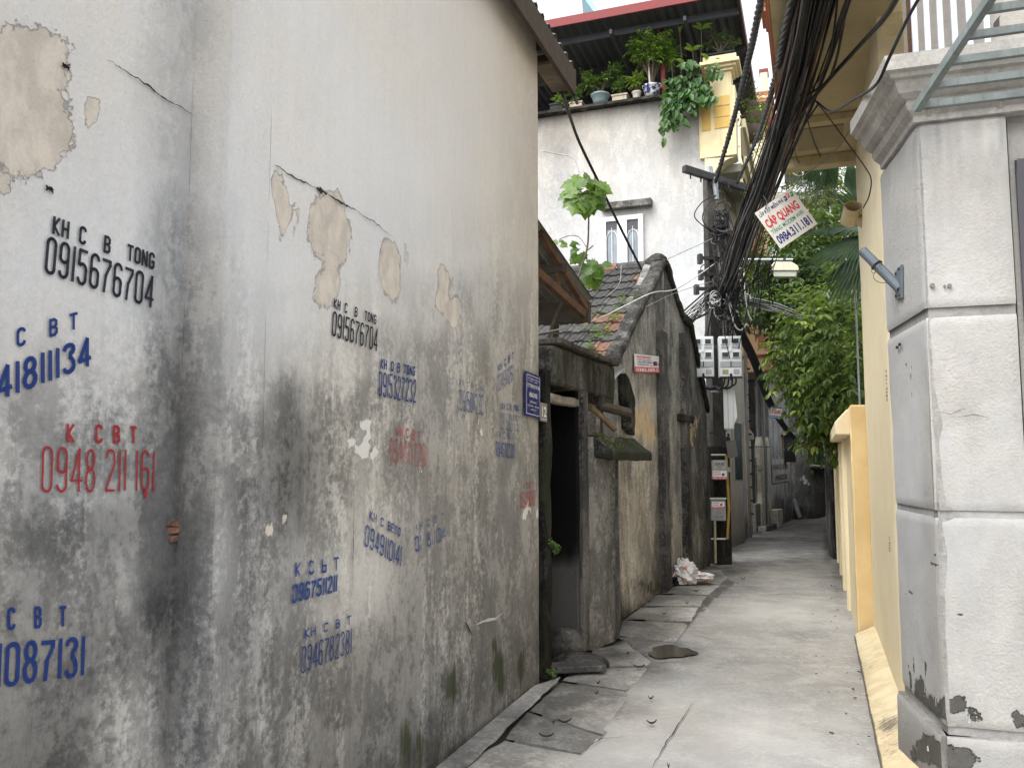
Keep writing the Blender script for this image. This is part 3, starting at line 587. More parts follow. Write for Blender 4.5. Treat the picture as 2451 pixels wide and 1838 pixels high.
m=MB(); m.tube([o0+eJ*1.2+nJ*.02+UP*(zb-.06),o0+eJ*1.72+nJ*.22+UP*(zb-.12)],.045,8); m.jitter(.01,9); m.build('timber_stub',M_WOODD,door)
for c,r,h,v in ((G(1350,1560),.16,.20,92),(G(1388,1590),.22,.10,66)):
    m=MB(); m.lathe(c-UP*.03,[(r*1.0,0),(r*.98,h*.5),(r*.85,h*.8),(r*.5,h*1.02),(.01,h*1.05)],18); rough(m,'worn_step',door,v,M_DARKCONC,1,.02,5.,bevel=0,warm=.5)
m=MB(); a,b=G(1318,1612,.02),G(1452,1608,.02); m.ob(a,b-a,Vector((-.03,.16,0)),UP*.045)
pl=rough(m,'stone_plank',None,105,M_DARKCONC,2,.006,bevel=.006,warm=.2,org=a); props(pl,'loose grey stone plank lying before the old doorway','stone plank')
# number plate
pj=lambda x,y: W(x,y,J0+nJ*.04-eJ*.0,J1+nJ*.04)
s=Sign('house_number_plate',pj(1294.5,1007),pj(1309.5,1010),pj(1294.5,963),'weathered grey plate with the number 12 on the mossy jamb','number plate',plain('old_plate',(.23,.22,.19),.7),.008)
s.text('12',.16,.26,.68,.56,C_WHITE,.02); s.rect(.12,.1,.76,.03,C_WHITE); s.done('digits')
# fern on the jamb
def leafmat(name,c1,c2,young=None,trans=.25,rough=.45):
    t=NT(name); g=t.n('NewGeometry'); r=g.outputs['Random Per Island']; P=t.obj(); a=t.attr('young').outputs['Fac']
    c=t.mix(r,c1,c2); c=t.mix(t.m('MULTIPLY',a,t.m('ADD',.4,t.m('MULTIPLY',r,.6)),clamp=True),c,young or c2)
    c=t.mix(t.ss(t.noise(P,30,3),.35,.7,0,.35),c,[x*.55 for x in c1])
    b=t.n('BsdfPrincipled'); t.set(b.inputs['Base Color'],c); t.set(b.inputs['Roughness'],rough); t.set(b.inputs['Specular IOR Level'],.45)
    tr=t.n('BsdfTranslucent'); t.set(tr.inputs[0],t.mix(.5,c,(.3,.45,.05))); mx=t.n('MixShader'); t.set(mx.inputs[0],trans)
    t.t.links.new(b.outputs[0],mx.inputs[1]); t.t.links.new(tr.outputs[0],mx.inputs[2]); t.t.links.new(mx.outputs[0],t.out.inputs[0]); return t.mat
LEAF=[(0,0,0),(.35,.5,.10),(.75,.36,.06),(1,0,-.06),(.75,-.36,.06),(.35,-.5,.10)]
class Leaves:
    def __init__(s): s.v=[];s.f=[];s.y=[];s.n=0
    def leaf(s,p,d,up,L,wd,y=0.,curl=.0):
        d=d.normalized(); sd=d.cross(up); sd=sd.normalized() if sd.length>1e-4 else d.orthogonal().normalized(); nn=sd.cross(d)
        b=s.n
        for a,c,h in LEAF: s.v.append(tuple(p+d*(a*L)+sd*(c*wd)+nn*(h*L-curl*a*a*L))); s.y.append(y)
        s.f+=[(b,b+1,b+2,b+3),(b,b+3,b+4,b+5)]; s.n+=6
    def spray(s,p,d,L,n,ll,wd,droop=.5,y=0.,yt=.6):
        d=d.normalized(); pts=[p]; c=p
        for k in range(n):
            d=(d+Vector((0,0,-droop/n))+Vector([random.gauss(0,.05) for _ in range(3)])).normalized(); c=c+d*(L/n); pts.append(c)
            sd=d.cross(UP); sd=sd.normalized() if sd.length>.01 else Vector((1,0,0))
            sg=1 if k%2 else -1
            ld=(d*.5+sd*sg*random.uniform(.5,1)+Vector((0,0,random.uniform(-.5,.15))))
            t_=k/n; s.leaf(c,ld,UP+Vector([random.gauss(0,.25) for _ in range(3)]),ll*random.uniform(.7,1.15),wd*random.uniform(.8,1.1),y if random.random()<.3+.7*t_ else y*.3,random.uniform(.05,.3))
        s.leaf(c,d,UP,ll,wd,y,.2); return pts
    def build(s,name,mat,parent,org=None,smooth=False):
        o0=ORG[parent.name] if parent is not None else Vector(org)
        a=np.array(s.v)-np.array(o0); me=bpy.data.meshes.new(name); me.from_pydata(a.tolist(),[],s.f); me.update()
        at=me.attributes.new('young','FLOAT','POINT'); at.data.foreach_set('value',np.array(s.y,np.float32))
        return mkobj(name,me,mat,parent,org)
M_FERN=leafmat('fern_green',(.03,.07,.012),(.08,.16,.03),(.14,.26,.04))
def rv(s=1.): return Vector((random.gauss(0,s),random.gauss(0,s),random.gauss(0,s)))
for i,(x,y,L_) in enumerate(((1312,1290,.10),(1314,1300,.08),(1306,1605,.07))):
    p=pj(x,y)+nJ*.0; lv=Leaves(); 
    for k in range(6): lv.spray(p,nJ*.6+eJ*random.uniform(-.6,.6)+UP*random.uniform(-.4,.6),L_,7,.028,.016,1.2,.4)
    o=lv.build('fern',M_FERN,None,p); props(o,['small green fern growing from the left door jamb','lower small fern tuft hanging on the left door jamb','tiny green weed at the foot of the door jamb'][i],'fern')
# wall piece and mossy ledge right of the doorway
P1,P2=Vector((.64,6.99,0)),Vector((.985,7.78,0)); e1=(P2-P1).normalized(); n1_=Vector((e1.y,-e1.x,0))
gate=thing('yard_wall',P1.lerp(P2,.5),'grey cement wall stub beside doorway, topped by a mossy sloping ledge','wall')
wallface('wall',P1,Vector((.93,7.42,0)),-.03,1.72,M_OLD,gate,lambda px,py,u,z:112+18*np.sin(u*9),.35,None,moss=((1440,1530,40,20,.5),),res=.04,thick=.3,amp=.014,seed=21,edge=.03)
wallface('wall',Vector((.945,7.46,0)),Vector((1.06,8.35,0)),-.03,1.70,M_OLD,gate,lambda px,py,u,z:104+z*14,.7,None,moss=((1475,1450,14,60,.6),),res=.04,thick=.25,amp=.014,seed=22)
za=D(1425,1048,7.1).z; m=MB()
A=D(1421,1040,7.05); B=Vector((A.x,A.y,0))+e1*1.35+UP*(A.z-.02)
m.prism([A,A+n1_*.17-UP*.14,A+n1_*.17-UP*.22,A-n1_*.12-UP*.18,A-n1_*.12+UP*.0],e1*1.3)
o=rough(m,'ledge',gate,70,M_MOSSY,4,.014,5.,moss=.95,vary=30,bevel=.01)
lv=Leaves()
for k in range(150):
    q=A+e1*random.uniform(0,1.0)*random.random()+n1_*random.uniform(-.05,.15); q.z-=.82*max(0,(q-A).dot(n1_))-.012
    lv.leaf(q,rv()+UP,rv(),.022,.014,random.random())
mo=lv.build('moss',leafmat('moss_green',(.035,.045,.012),(.09,.11,.03),(.14,.17,.04),.1,.9),gate); mo['kind']='stuff'
# old pipe and rags in the gap above the ledge
m=MB(); m.tube([D(1412,972,7.35),D(1470,1027,7.9)],.028,10); pp=m.build('clay_pipe',paint('old_bamboo',(.27,.20,.12),.8,.3,.5),org=D(1440,1000,7.6)); props(pp,'tan clay pipe leaning in the dark gap above the mossy ledge','pipe')
m=MB(); m.tube([D(1441,930,7.6),D(1441,1050,7.6)],.011,6); m.tube([D(1441,950,7.6),D(1436,1040,7.5)],.006,6); pp=m.build('iron_bar',paint('rust_dark',(.08,.045,.035),.8,.3,.4),org=D(1441,1040,7.6)); props(pp,'thin rusty iron bar standing over the mossy ledge','iron bar')
# ================================================================ LEAN-TO ROOF
lean=thing('lean_to_roof',(.3,7.4,0),'corrugated lean-to roof on rusty steel truss behind the first wall','roof')
F0=D(1422,718,8.0); N0=Vector((F0.x,F0.y,0))-AL*2.3+UP*(F0.z+.42)
m=MB(); corr(m,F0-AL*.0,-AP*1.7,(N0-F0),2,wav=.09,h=.014); m.build('roof_sheet',paint('dull_tin',(.20,.20,.185),.7,.25,.5,dcol=(.05,.04,.03)),lean)
M_RUST=paint('rusty_steel',(.115,.06,.035),.85,.45,.7,dcol=(.035,.022,.016),scale=9,streak=False); 
def bar(name,a,b,w_,h_,mat,parent,**k):
    t_=(b-a).normalized(); sd=t_.cross(UP).normalized(); u2=sd.cross(t_); m=MB(); m.ob(a-sd*w_/2-u2*h_/2,b-a,sd*w_,u2*h_); return m.build(name,mat,parent,**k)
bar('truss_chord',D(1290,552,6.55),D(1402,738,7.75),.045,.05,M_RUST,lean); bar('truss_chord',D(1285,652,6.5),D(1397,752,7.65),.05,.07,M_RUST,lean)
bar('truss_strut',D(1335,652,7.05),D(1336,700,7.05),.04,.04,M_RUST,lean); bar('purlin',D(1292,648,7.2),D(1352,642,7.0),.06,.07,M_WOODD,lean)
bar('tie_beam',D(1230,752,8.15),D(1412,748,7.85),.08,.20,M_WOODD,lean); bar('post',D(1330,775,7.9),D(1330,880,7.9),.06,.06,M_WOODD,lean)
# ================================================================ OLD TILED HOUSE
H0,H1,H2=Vector((1.056,8.35,0)),Vector((1.93,10.40,0)),Vector((2.93,12.55,0))
tile_house=thing('tiled_house',H1.copy(),'old low house with dark tiled roof and stained gable end wall','house')
pk=Vector((1.955,10.45,0)); ZP=D(1598,632,10.45).z; ZE=D(1482,868,8.35).z
def topA(u):
    L_=(H1-H0).length; return ZE+.02+(ZP-ZE)*min(1,u/(L_-.02))+.05*math.sin(u*7)*.4
def topB(u):
    L_=(H2-H1).length; 
    if u<.95: return ZP-u*.60
    if u<1.35: return ZP-.60
    return ZP-.60-(u-1.35)*1.15+ (0.0)
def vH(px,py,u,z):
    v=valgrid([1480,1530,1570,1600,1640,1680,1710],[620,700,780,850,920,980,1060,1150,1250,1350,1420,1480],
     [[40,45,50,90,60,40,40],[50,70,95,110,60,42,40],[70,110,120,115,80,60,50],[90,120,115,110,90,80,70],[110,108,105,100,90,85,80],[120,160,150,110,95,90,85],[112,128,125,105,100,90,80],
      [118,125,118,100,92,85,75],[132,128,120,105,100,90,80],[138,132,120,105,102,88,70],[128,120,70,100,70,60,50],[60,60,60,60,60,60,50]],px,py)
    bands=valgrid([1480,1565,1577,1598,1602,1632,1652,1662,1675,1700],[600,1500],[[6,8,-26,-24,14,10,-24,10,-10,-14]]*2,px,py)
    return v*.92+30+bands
HB=[(1530,1010,22,38,.85),(1558,1030,20,40,.9),(1592,1000,10,52,.8),(1650,1030,10,26,.85),(1540,975,8,20,.7),(1662,1015,5,28,.6)]
HM=[(1540,850,20,60,.35),(1590,700,30,60,.4),(1500,900,10,60,.5),(1560,1405,60,16,.7),(1680,1380,40,20,.6),(1652,800,30,60,.4)]
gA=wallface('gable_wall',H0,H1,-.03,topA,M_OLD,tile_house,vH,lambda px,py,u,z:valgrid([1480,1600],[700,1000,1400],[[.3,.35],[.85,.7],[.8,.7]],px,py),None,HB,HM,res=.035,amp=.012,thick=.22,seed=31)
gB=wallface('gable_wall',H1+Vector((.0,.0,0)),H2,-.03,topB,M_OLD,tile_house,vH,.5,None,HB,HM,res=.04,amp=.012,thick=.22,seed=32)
eH=(H1-H0).normalized(); nH=Vector((eH.y,-eH.x,0)); eH2=(H2-H1).normalized(); nH2=Vector((eH2.y,-eH2.x,0))
for (x,wd,v,zt_) in ((1586,.26,86,ZE+.62),(1640,.22,78,ZE+.75)):
    P0=W(x,1380,H0,H1) if x<1600 else W(x,1370,H1,H2); P0.z=-.03; ee,nn=(eH,nH) if x<1600 else (eH2,nH2)
    m=MB(); m.ob(P0-ee*wd/2-nn*.02,ee*wd,nn*.10,UP*zt_); rough(m,'buttress',tile_house,v,M_OLD,4,.014,3.,vary=40,warm=.4,moss=.15)
m=MB(); P0=W(1628,1010,H1,H2); m.ob(P0-eH2*.18,eH2*.6,nH2*.10,UP*.10); rough(m,'ledge',tile_house,60,M_MOSSY,2,.012,moss=.6)
# raked mossy parapet on the gable edge
def rake(name,a,b,w_,h_,v,n,moss=.8):
    m=MB(); ee=(b-a); s_=nH; m.ob(a-s_*(w_*.75)-UP*.01,ee,s_*w_,UP*h_); return rough(m,name,tile_house,v,M_MOSSY,4,.022,4.,moss=moss,vary=25,bevel=.02)
rake('parapet',H0+UP*(ZE-.03)-eH*.06,H1+UP*(ZP-.02),.17,.11,74,4,.45)
rake('parapet',H1+UP*(ZP-.03),H1+eH2*.95+UP*(ZP-.60),.20,.10,66,4,.5); rake('parapet',H1+eH2*.95+UP*(ZP-.62),H1+eH2*1.37+UP*(ZP-.62),.24,.12,50,4); rake('parapet',H1+eH2*1.37+UP*(ZP-.64),H2+UP*(topB((H2-H1).length)-.02),.24,.11,48,4)
m=MB(); m.sphere(H1+UP*(ZP+.02)-nH*.1,.15,6,sz=.7); rough(m,'ridge_end',tile_house,70,M_MOSSY,1,.03,5.,moss=.8,bevel=0)
m=MB(); m.prism([H0+eH*.02+UP*(ZE-.1),H0+eH*.30+UP*(ZE-.35),H0+eH*.34+UP*(ZE-.72),H0+eH*.14+UP*(ZE-.66)],nH*.10); rough(m,'gutter_end',tile_house,55,M_MOSSY,3,.02,5.,moss=.5)
# side wall under the eave, facing the camera
AQ=-AP
wallface('side_wall',H0+AQ*3.2,H0+eH*.05,-.03,ZE-.08,M_OLD,tile_house,lambda px,py,u,z:np.full(len(u),95.),.8,None,[(1480,1040,30,50,.6)],[],res=.06,amp=.01,thick=.2,seed=41)
# roof tiles
def tilemesh():
    W_,L_,t_=.203,.335,.021; prof=[(0,.0),(.018,.014),(.045,.014),(.06,.0),(.10,.003),(.145,.0),(.16,.012),(.185,.012),(.205,.0)]
    v=[];f=[]
    for yy,dz in ((0,0),(L_,0)):
        for x,h in prof: v.append((x,yy,h+t_))
        for x,h in prof: v.append((x,yy,h))
    n=len(prof)
    for i in range(n-1): f+=[(i,i+1,2*n+i+1,2*n+i),(n+i+1,n+i,3*n+i,3*n+i+1),(i+1,i,n+i,n+i+1),(2*n+i,2*n+i+1,3*n+i+1,3*n+i)]
    f+=[(0,2*n,3*n,n),(n-1,2*n-1,4*n-1,3*n-1)]
    me=bpy.data.meshes.new('roof_tile'); me.from_pydata(v,[],f); me.update(); return me
def tilemat(name,c1,c2,mossk=.3):
    t=NT(name); P=t.obj(); r=t.n('ObjectInfo').outputs['Random']; n1=t.noise(P,12,6,.7); n2=t.noise(P,60,4,.6); c=t.mix(t.ss(n1,.3,.7),c1,c2)
    c=t.mix(1.,c,t.n('CombineColor',*[t.ss(r,0,1,.7,1.35)]*3).outputs[0],'MULTIPLY')
    c=t.mix(t.ss(t.noise(t.n('VectorMath',P,t.n('ObjectInfo').outputs['Location'],operation='ADD').outputs[0],5,5,.7),.62,.72,0,.5),c,(.22,.22,.20))
    c=t.mix(t.ss(n2,.6,.75,0,mossk),c,(.05,.06,.02)); t.surf(c,.82,n2,.5,.003); return t.mat
TM=tilemesh(); M_TILE=tilemat('weathered_tile',(.026,.026,.027),(.070,.068,.066)); M_TERRA=tilemat('terracotta_tile',(.085,.05,.038),(.27,.14,.10),.6)
TM.materials.append(M_TILE); TM2=TM.copy(); TM2.materials.clear(); TM2.materials.append(M_TERRA)

B0=H0+UP*(ZE-.02)-eH*.10-nH*.12; B1=H1+UP*(ZP-.06)-nH*.12; sl=(B1-B0); SLn=sl.normalized(); NR=11
ax=AQ.copy(); nrm=ax.cross(SLn).normalized(); nrm=nrm if nrm.z>0 else -nrm; ax=(ax-SLn*ax.dot(SLn)).normalized()
m=MB(); m.poly([B0-nrm*.03,B1-nrm*.03,B1+ax*3.6-nrm*.03,B0+ax*3.6-nrm*.03]); m.build('roof_deck',M_WOODD,tile_house)
step=sl.length/NR
for i in range(NR):
    for j in range(16):
        base=B0+SLn*(i*step-.03)+ax*((j+1)*.2-.02+ (random.uniform(-.006,.006)))+nrm*.012
        X=-ax; Yv=(SLn-nrm*.085+ax*random.uniform(-.02,.02)).normalized(); Z=X.cross(Yv).normalized()
        if Z.dot(nrm)<0: Z=-Z; X=Yv.cross(Z)
        X=Yv.cross(Z).normalized(); M=Matrix((X,Yv,Z)).transposed().to_4x4(); M.translation=base+nrm*(.014+random.uniform(-.004,.004))
        px,py=proj(np.array([base]))
        if px[0]<1230: continue
        terra=(j==0 and i in (0,1,3,4,9)) or (j==1 and i in (4,))
        o=bpy.data.objects.new('roof_tile',TM2 if terra else TM); col.objects.link(o); o.parent=tile_house; o.matrix_local=Matrix.Translation(-ORG[tile_house.name])@M
        if terra: o['label']='orange terracotta replacement tile at the roof edge'
for k in range(9):
    a=B1+ax*(.1+k*.38)+nrm*.03; m=MB(); pts=[]; 
    for s_ in range(7): q=math.pi*s_/6; pts.append(a+SLn*(.10*math.cos(q))+nrm*(.075*math.sin(q)))
    for s_ in range(6,-1,-1): q=math.pi*s_/6; pts.append(a+SLn*(.085*math.cos(q))+nrm*(.06*math.sin(q)))
    m.prism(pts,ax*.37); m.jitter(.006,8).build('ridge_tile',M_TERRA if k in (1,) else M_TILE,tile_house)
# far slope
m=MB(); B2=H2+UP*(topB((H2-H1).length)-.05)-nH*.12; m.poly([B1,B2,B2+ax*3.6,B1+ax*3.6]); m.build('rear_slope',M_TILE,tile_house)
# weeds at the roof edge
M_WEED=leafmat('weed_green',(.06,.12,.015),(.12,.22,.03),(.22,.38,.05),.3)
for i,(u_,w_,n_) in enumerate(((.22,.14,16),(.40,.16,14),(.10,.12,10),(.55,.1,8),(.3,.3,8))):
    p=B0+sl*u_+ax*w_+nrm*.05; lv=Leaves()
    for k in range(n_): lv.spray(p+ax*random.uniform(-.12,.12)+SLn*random.uniform(-.12,.12),rv(.6)+nrm,.09,6,.03,.017,.8,.7)
    o=lv.build('roof_weed',M_WEED,None,p); props(o,['bright green weed tuft in the middle of the tiled roof edge','green weeds above it at the tiled roof edge near the fourth terracotta tile','small weed tuft at the lowest corner of the tiled roof','thin weeds high on the tiled roof edge','small weed between dark roof tiles away from the edge'][i],'weed','weeds on the old tiled roof')
# tin offcut under the eave
m=MB(); q=[D(1442,915,8.0),D(1472,872,8.1),D(1497,880,8.3),D(1443,938,7.9)]; m.prism(q,Vector((.01,-.02,.01))); o=m.build('tin_scrap',paint('bright_tin',(.35,.36,.37),.5,.2,.3,metal=.5),org=q[0]); props(o,'bent scrap of grey tin tucked under the lowest roof tiles','tin sheet')
# ---- poster on the gable
gp=lambda x,y: W(x,y,H0+nH*.03,H1+nH*.03)
def netposter(name,bl,br,tl,label,number,small=False,group=None):
    s=Sign(name,bl,br,tl,label,'sign',C_WHITE,.003,group)
    s.rect(0,0,1,.30,C_RED); s.text(number,.03,.07,.94,.17,C_WHITE,.035); s.text('INTERNET',.08,.80,.48,.12,C_RED,.02); s.text('CÁP QUANG',.08,.67,.48,.08,C_RED,.015)
    s.text('TRUYỀN HÌNH',.08,.53,.50,.085,C_BLUE,.02); s.text('TƯƠNG TÁC',.08,.40,.38,.075,C_BLUE,.015); s.rect(.5,.385,.09,.025,C_BLUE)
    s.rect(.62,.42,.14,.24,C_BLACK); s.rect(.80,.56,.12,.10,plain('print_grey',(.55,.58,.62))); s.rect(.62,.50,.3,.025,C_RED,.003); s.rect(.80,.44,.05,.10,C_RED,.003)
    s.rect(.72,.83,.10,.05,plain('print_grey',(.55,.58,.62))); return s.done()
netposter('wall_poster',gp(1520,891),gp(1588,893),gp(1521,848),'white and red internet poster high on the tiled house gable','0382.589.526')
m=MB(); ribbon(m,[W(1505,1100,H0,H1),W(1505,1148,H0,H1)],.055,nH,.02); m.build('stencilled_writing',S_BLF,gA)
# ---- litter: plastic bag ----------------------------------------------------
bagc=G(1655,1398,0.)
bag=thing('plastic_bag',bagc,'crumpled white carrier bag of rubbish with red print at the gable foot','plastic bag')
t=NT('bag_plastic'); P=t.obj(); n1=t.noise(P,9,3,.5); n2=t.noise(P,28,4,.6,1.); c=t.mix(t.ss(n1,.55,.62,0,.85),(.72,.70,.70),(.62,.13,.08)); c=t.mix(t.ss(t.noise(P,7,2),.60,.68,0,.5),c,(.65,.70,.35)); c=t.mix(t.ss(n2,.6,.75,0,.35),c,(.25,.25,.27)); t.surf(c,.35,n2,.9,.02,0,.5); M_BAG=t.mat
def crumple(mb,c,r,sz,seed,amp=.35,n=16,sq=(1,1)):
    b=len(mb.v); 
    for i in range(n+1):
        th=math.pi*i/n
        for k in range(n*2):
            ph=math.pi*k/n; d=Vector((math.sin(th)*math.cos(ph),math.sin(th)*math.sin(ph),math.cos(th)))
            nz=mnoise.fractal(d*2.1+Vector((seed,0,0)),.6,2.,4)+abs(mnoise.noise(d*4+Vector((0,seed,0))))*.8-.35
            p=c+Vector((d.x*r*sq[0],d.y*r*sq[1],d.z*r*sz))*(1+amp*nz); p.z=max(p.z,.003); mb.v.append(p)
    for i in range(n):
        for k in range(n*2):
            k2=(k+1)%(n*2); mb.f.append((b+i*n*2+k,b+(i+1)*n*2+k,b+(i+1)*n*2+k2,b+i*n*2+k2)); mb.m.append(0)
    return mb
m=MB(); crumple(m,bagc+Vector((-.07,.02,.13)),.16,1.0,3.,sq=(1,.8)); m.build('bag_body',M_BAG,bag)
m=MB(); crumple(m,bagc+Vector((.14,.03,.09)),.10,.55,7.,.5,12,(1.3,.8)); m.build('bag_side',M_BAG,bag)
m=MB(); c0=bagc+Vector((-.10,0,.26)); 
for sx in (-1,1): m.tube(catmull([c0+Vector((sx*.05,0,-.04)),c0+Vector((sx*.05-.02,-.01,.03)),c0+Vector((sx*.01-.03,0,.06))],4),.012,5)
m.build('bag_handle',M_BAG,bag,smooth=True)
m=MB(); crumple(m,bagc+Vector((-.20,.05,.06)),.09,.7,11.,.4,10); o=m.build('rubbish_bag',paint('black_plastic',(.015,.014,.017),.3,.2,0),org=bagc+Vector((-.2,.05,0))); props(o,'small black rubbish bag tucked behind the white one','rubbish bag')
# fallen leaves and chips
M_DRY=paint('dry_leaf',(.045,.032,.022),.8,.4,.3,scale=30,streak=False)
DL=[(1530,1598,1,'just right of puddle joint'),(1432,1637,1,'near the stone plank'),(1428,1662,1,''),(1308,1765,1,''),(1352,1730,1,''),(1325,1733,.6,''),(1503,1566,1,'beside the puddle'),(1667,1416,1,''),(1778,1386,.8,''),(1555,1442,.8,''),(1645,1445,.7,''),(1590,1470,.6,''),(1990,1404,1,''),(1558,1674,.5,''),(1765,1398,.6,''),(1600,1838,.6,''),(1560,1733,.7,'')]
DLL=['near the left end of the puddle','just beyond the stone plank','on the slab nearest the stone plank','on the dark slab at the kerb, lower of three','on the dark slab at the kerb, rightmost of three','on the dark slab at the kerb, smallest and upper','just before the worn step','right of the plastic bag','on the lane at the foot of the pole','on mossy slabs by the gable base','below and left of the plastic bag','on mossy slabs level with the gable corner','at the right edge of the lane by the yellow wall','small, alone on the lane below the puddle','on the lane right of the pole','at the bottom edge of the picture','on the lane beside the long diagonal crack']
for i,(x,y,s_,_) in enumerate(DL):
    p=G(x,y,.012); a=random.uniform(0,3.1); L_=.034*s_; d=Vector((math.cos(a)*.9+.3,math.sin(a)*.4,0)); sd=Vector((-d.y,d.x,0)); m=MB(); n=7; pts=[]
    for k in range(n):
        t_=k/(n-1); pts.append((p+d*(t_-.5)*L_*2+UP*(.018*(2*t_-1)**2+.002),sd*(.012*math.sin(math.pi*min(max(t_,.08),.92)))))
    for k in range(n-1): m.poly([pts[k][0]-pts[k][1]+UP*.008,pts[k+1][0]-pts[k+1][1]+UP*.008,pts[k+1][0],pts[k][0]]); m.poly([pts[k][0],pts[k+1][0],pts[k+1][0]+pts[k+1][1]+UP*.008,pts[k][0]+pts[k][1]+UP*.008])
    o=m.build('fallen_leaf',M_DRY,org=p); props(o,'dry dark curled leaf '+DLL[i],'leaf','dry curled leaves fallen on the lane')
M_CHIP=paint('white_chip',(.6,.6,.58),.8,.1,.1); m=MB()
for k in range(150):
    u_=random.uniform(3.4,14); w_=random.choice([random.uniform(-.2,.6),random.uniform(-.2,2.2)]); p=AL*u_+AP*(w_-.0)+Vector((0,0,.012))
    s_=random.uniform(.003,.009)*(1 if random.random()<.85 else 1.6); m.box(p,s_,s_*1.4,s_*.4,random.uniform(0,3))
o=m.build('grit',[M_CHIP],org=(0,0,0)); props(o,'scattered pale grit and mortar crumbs on the lane surface',kind='stuff')
m=MB()
for k in range(260):
    u_=random.uniform(3.4,15); w_=random.choice([random.uniform(-.1,.5),random.uniform(-.1,2.3),2.0+random.uniform(-.1,.2)]); p=AL*u_+AP*w_+Vector((0,0,.011))
    s_=random.uniform(.003,.012); m.box(p,s_,s_*random.uniform(.5,2.5),s_*.3,random.uniform(0,3))
o=m.build('leaf_litter',[M_DRY],org=(0,0,0)); props(o,'fine dark leaf litter and dirt scattered over the lane',kind='stuff')
# ================================================================ TERRACE HOUSE behind the old roof
M_TWALL=stained('pale_render',K=.80,patch=.8,bumpk=.4)
M_YEL=paint('yellow_paint',(.74,.63,.38),.7,.14,.4,dcol=(.16,.12,.07),scale=2.2,bump=.2); M_CRM=paint('cream_paint',(.70,.63,.43),.75,.10,.35,dcol=(.16,.13,.09),scale=2.5,bump=.2)
M_OCH=paint('ochre_panel',(.62,.40,.12),.8,.15,.3,dcol=(.2,.12,.05),scale=8,bump=.8,streak=False); M_BRN=paint('ochre_soffit',(.27,.22,.13),.8,.15,.3,scale=3)
M_REDM=paint('red_oxide_metal',(.22,.035,.035),.55,.15,.25,scale=4); M_WHITEP=paint('white_upvc',(.80,.81,.83),.35,.03,.08,scale=3,bump=.02)
M_DGREY=paint('dark_sheet',(.06,.066,.075),.6,.2,.2,scale=3); M_CONCD=paint('grey_cement',(.22,.21,.19),.85,.2,.45,scale=5); M_BLK=paint('black_rubber',(.012,.012,.014),.45,.1,.05,scale=9)
K=Vector((3.36,14.0,0)); TL=K-AP*5.2
terrace=thing('terrace_house',K.copy(),'tall pale grey rendered house with potted roof terrace behind the tiled house','house')
ZL=D(1588,240,W(1588,240,K,TL).y).z
def vT(px,py,u,z): return valgrid([1290,1340,1400,1500,1600,1700],[230,270,330,420,500,560,620,700,1000],
  [[150,140,160,165,150,150],[180,165,190,190,175,178],[196,170,200,205,200,196],[208,192,214,216,212,205],[205,200,214,216,218,212],[200,214,220,216,222,218],[212,220,224,218,224,220],[220,222,222,222,224,222],[205,205,205,205,205,215]],px,py)
TB=[(1325,520,20,22,.55),(1650,550,16,12,.55)]
M_T2=stained('pale_render_speckled',K=.74,patch=.9,bumpk=.3,bare=(186,188,190),sc_=.8)
tw=wallface('wall',TL,K,-.05,ZL,M_T2,terrace,vT,lambda px,py,u,z:valgrid([1290,1700],[230,450,600],[[.7,.45],[.35,.25],[.1,.05]],px,py),lambda px,py,u,z:np.full(len(u),.5),TB,[],res=.05,amp=.012,thick=.2,seed=51)
tp=lambda x,y,o=0.: W(x,y,TL+AP.yxz*0-AL*o,K-AL*o)   # plane of the facade, o metres proud
# parapet ledge with thin slab, bricks and boards
a,b=tp(1290,289,.0),tp(1592,240,.0); 
m=MB(); m.ob(Vector((TL.x,TL.y,ZL+.004))-AL*.16,AP*(5.2-.75),AL*.5,UP*.05); rough(m,'ledge_slab',terrace,70,M_MOSSY,2,.008,bevel=.004,warm=.7)
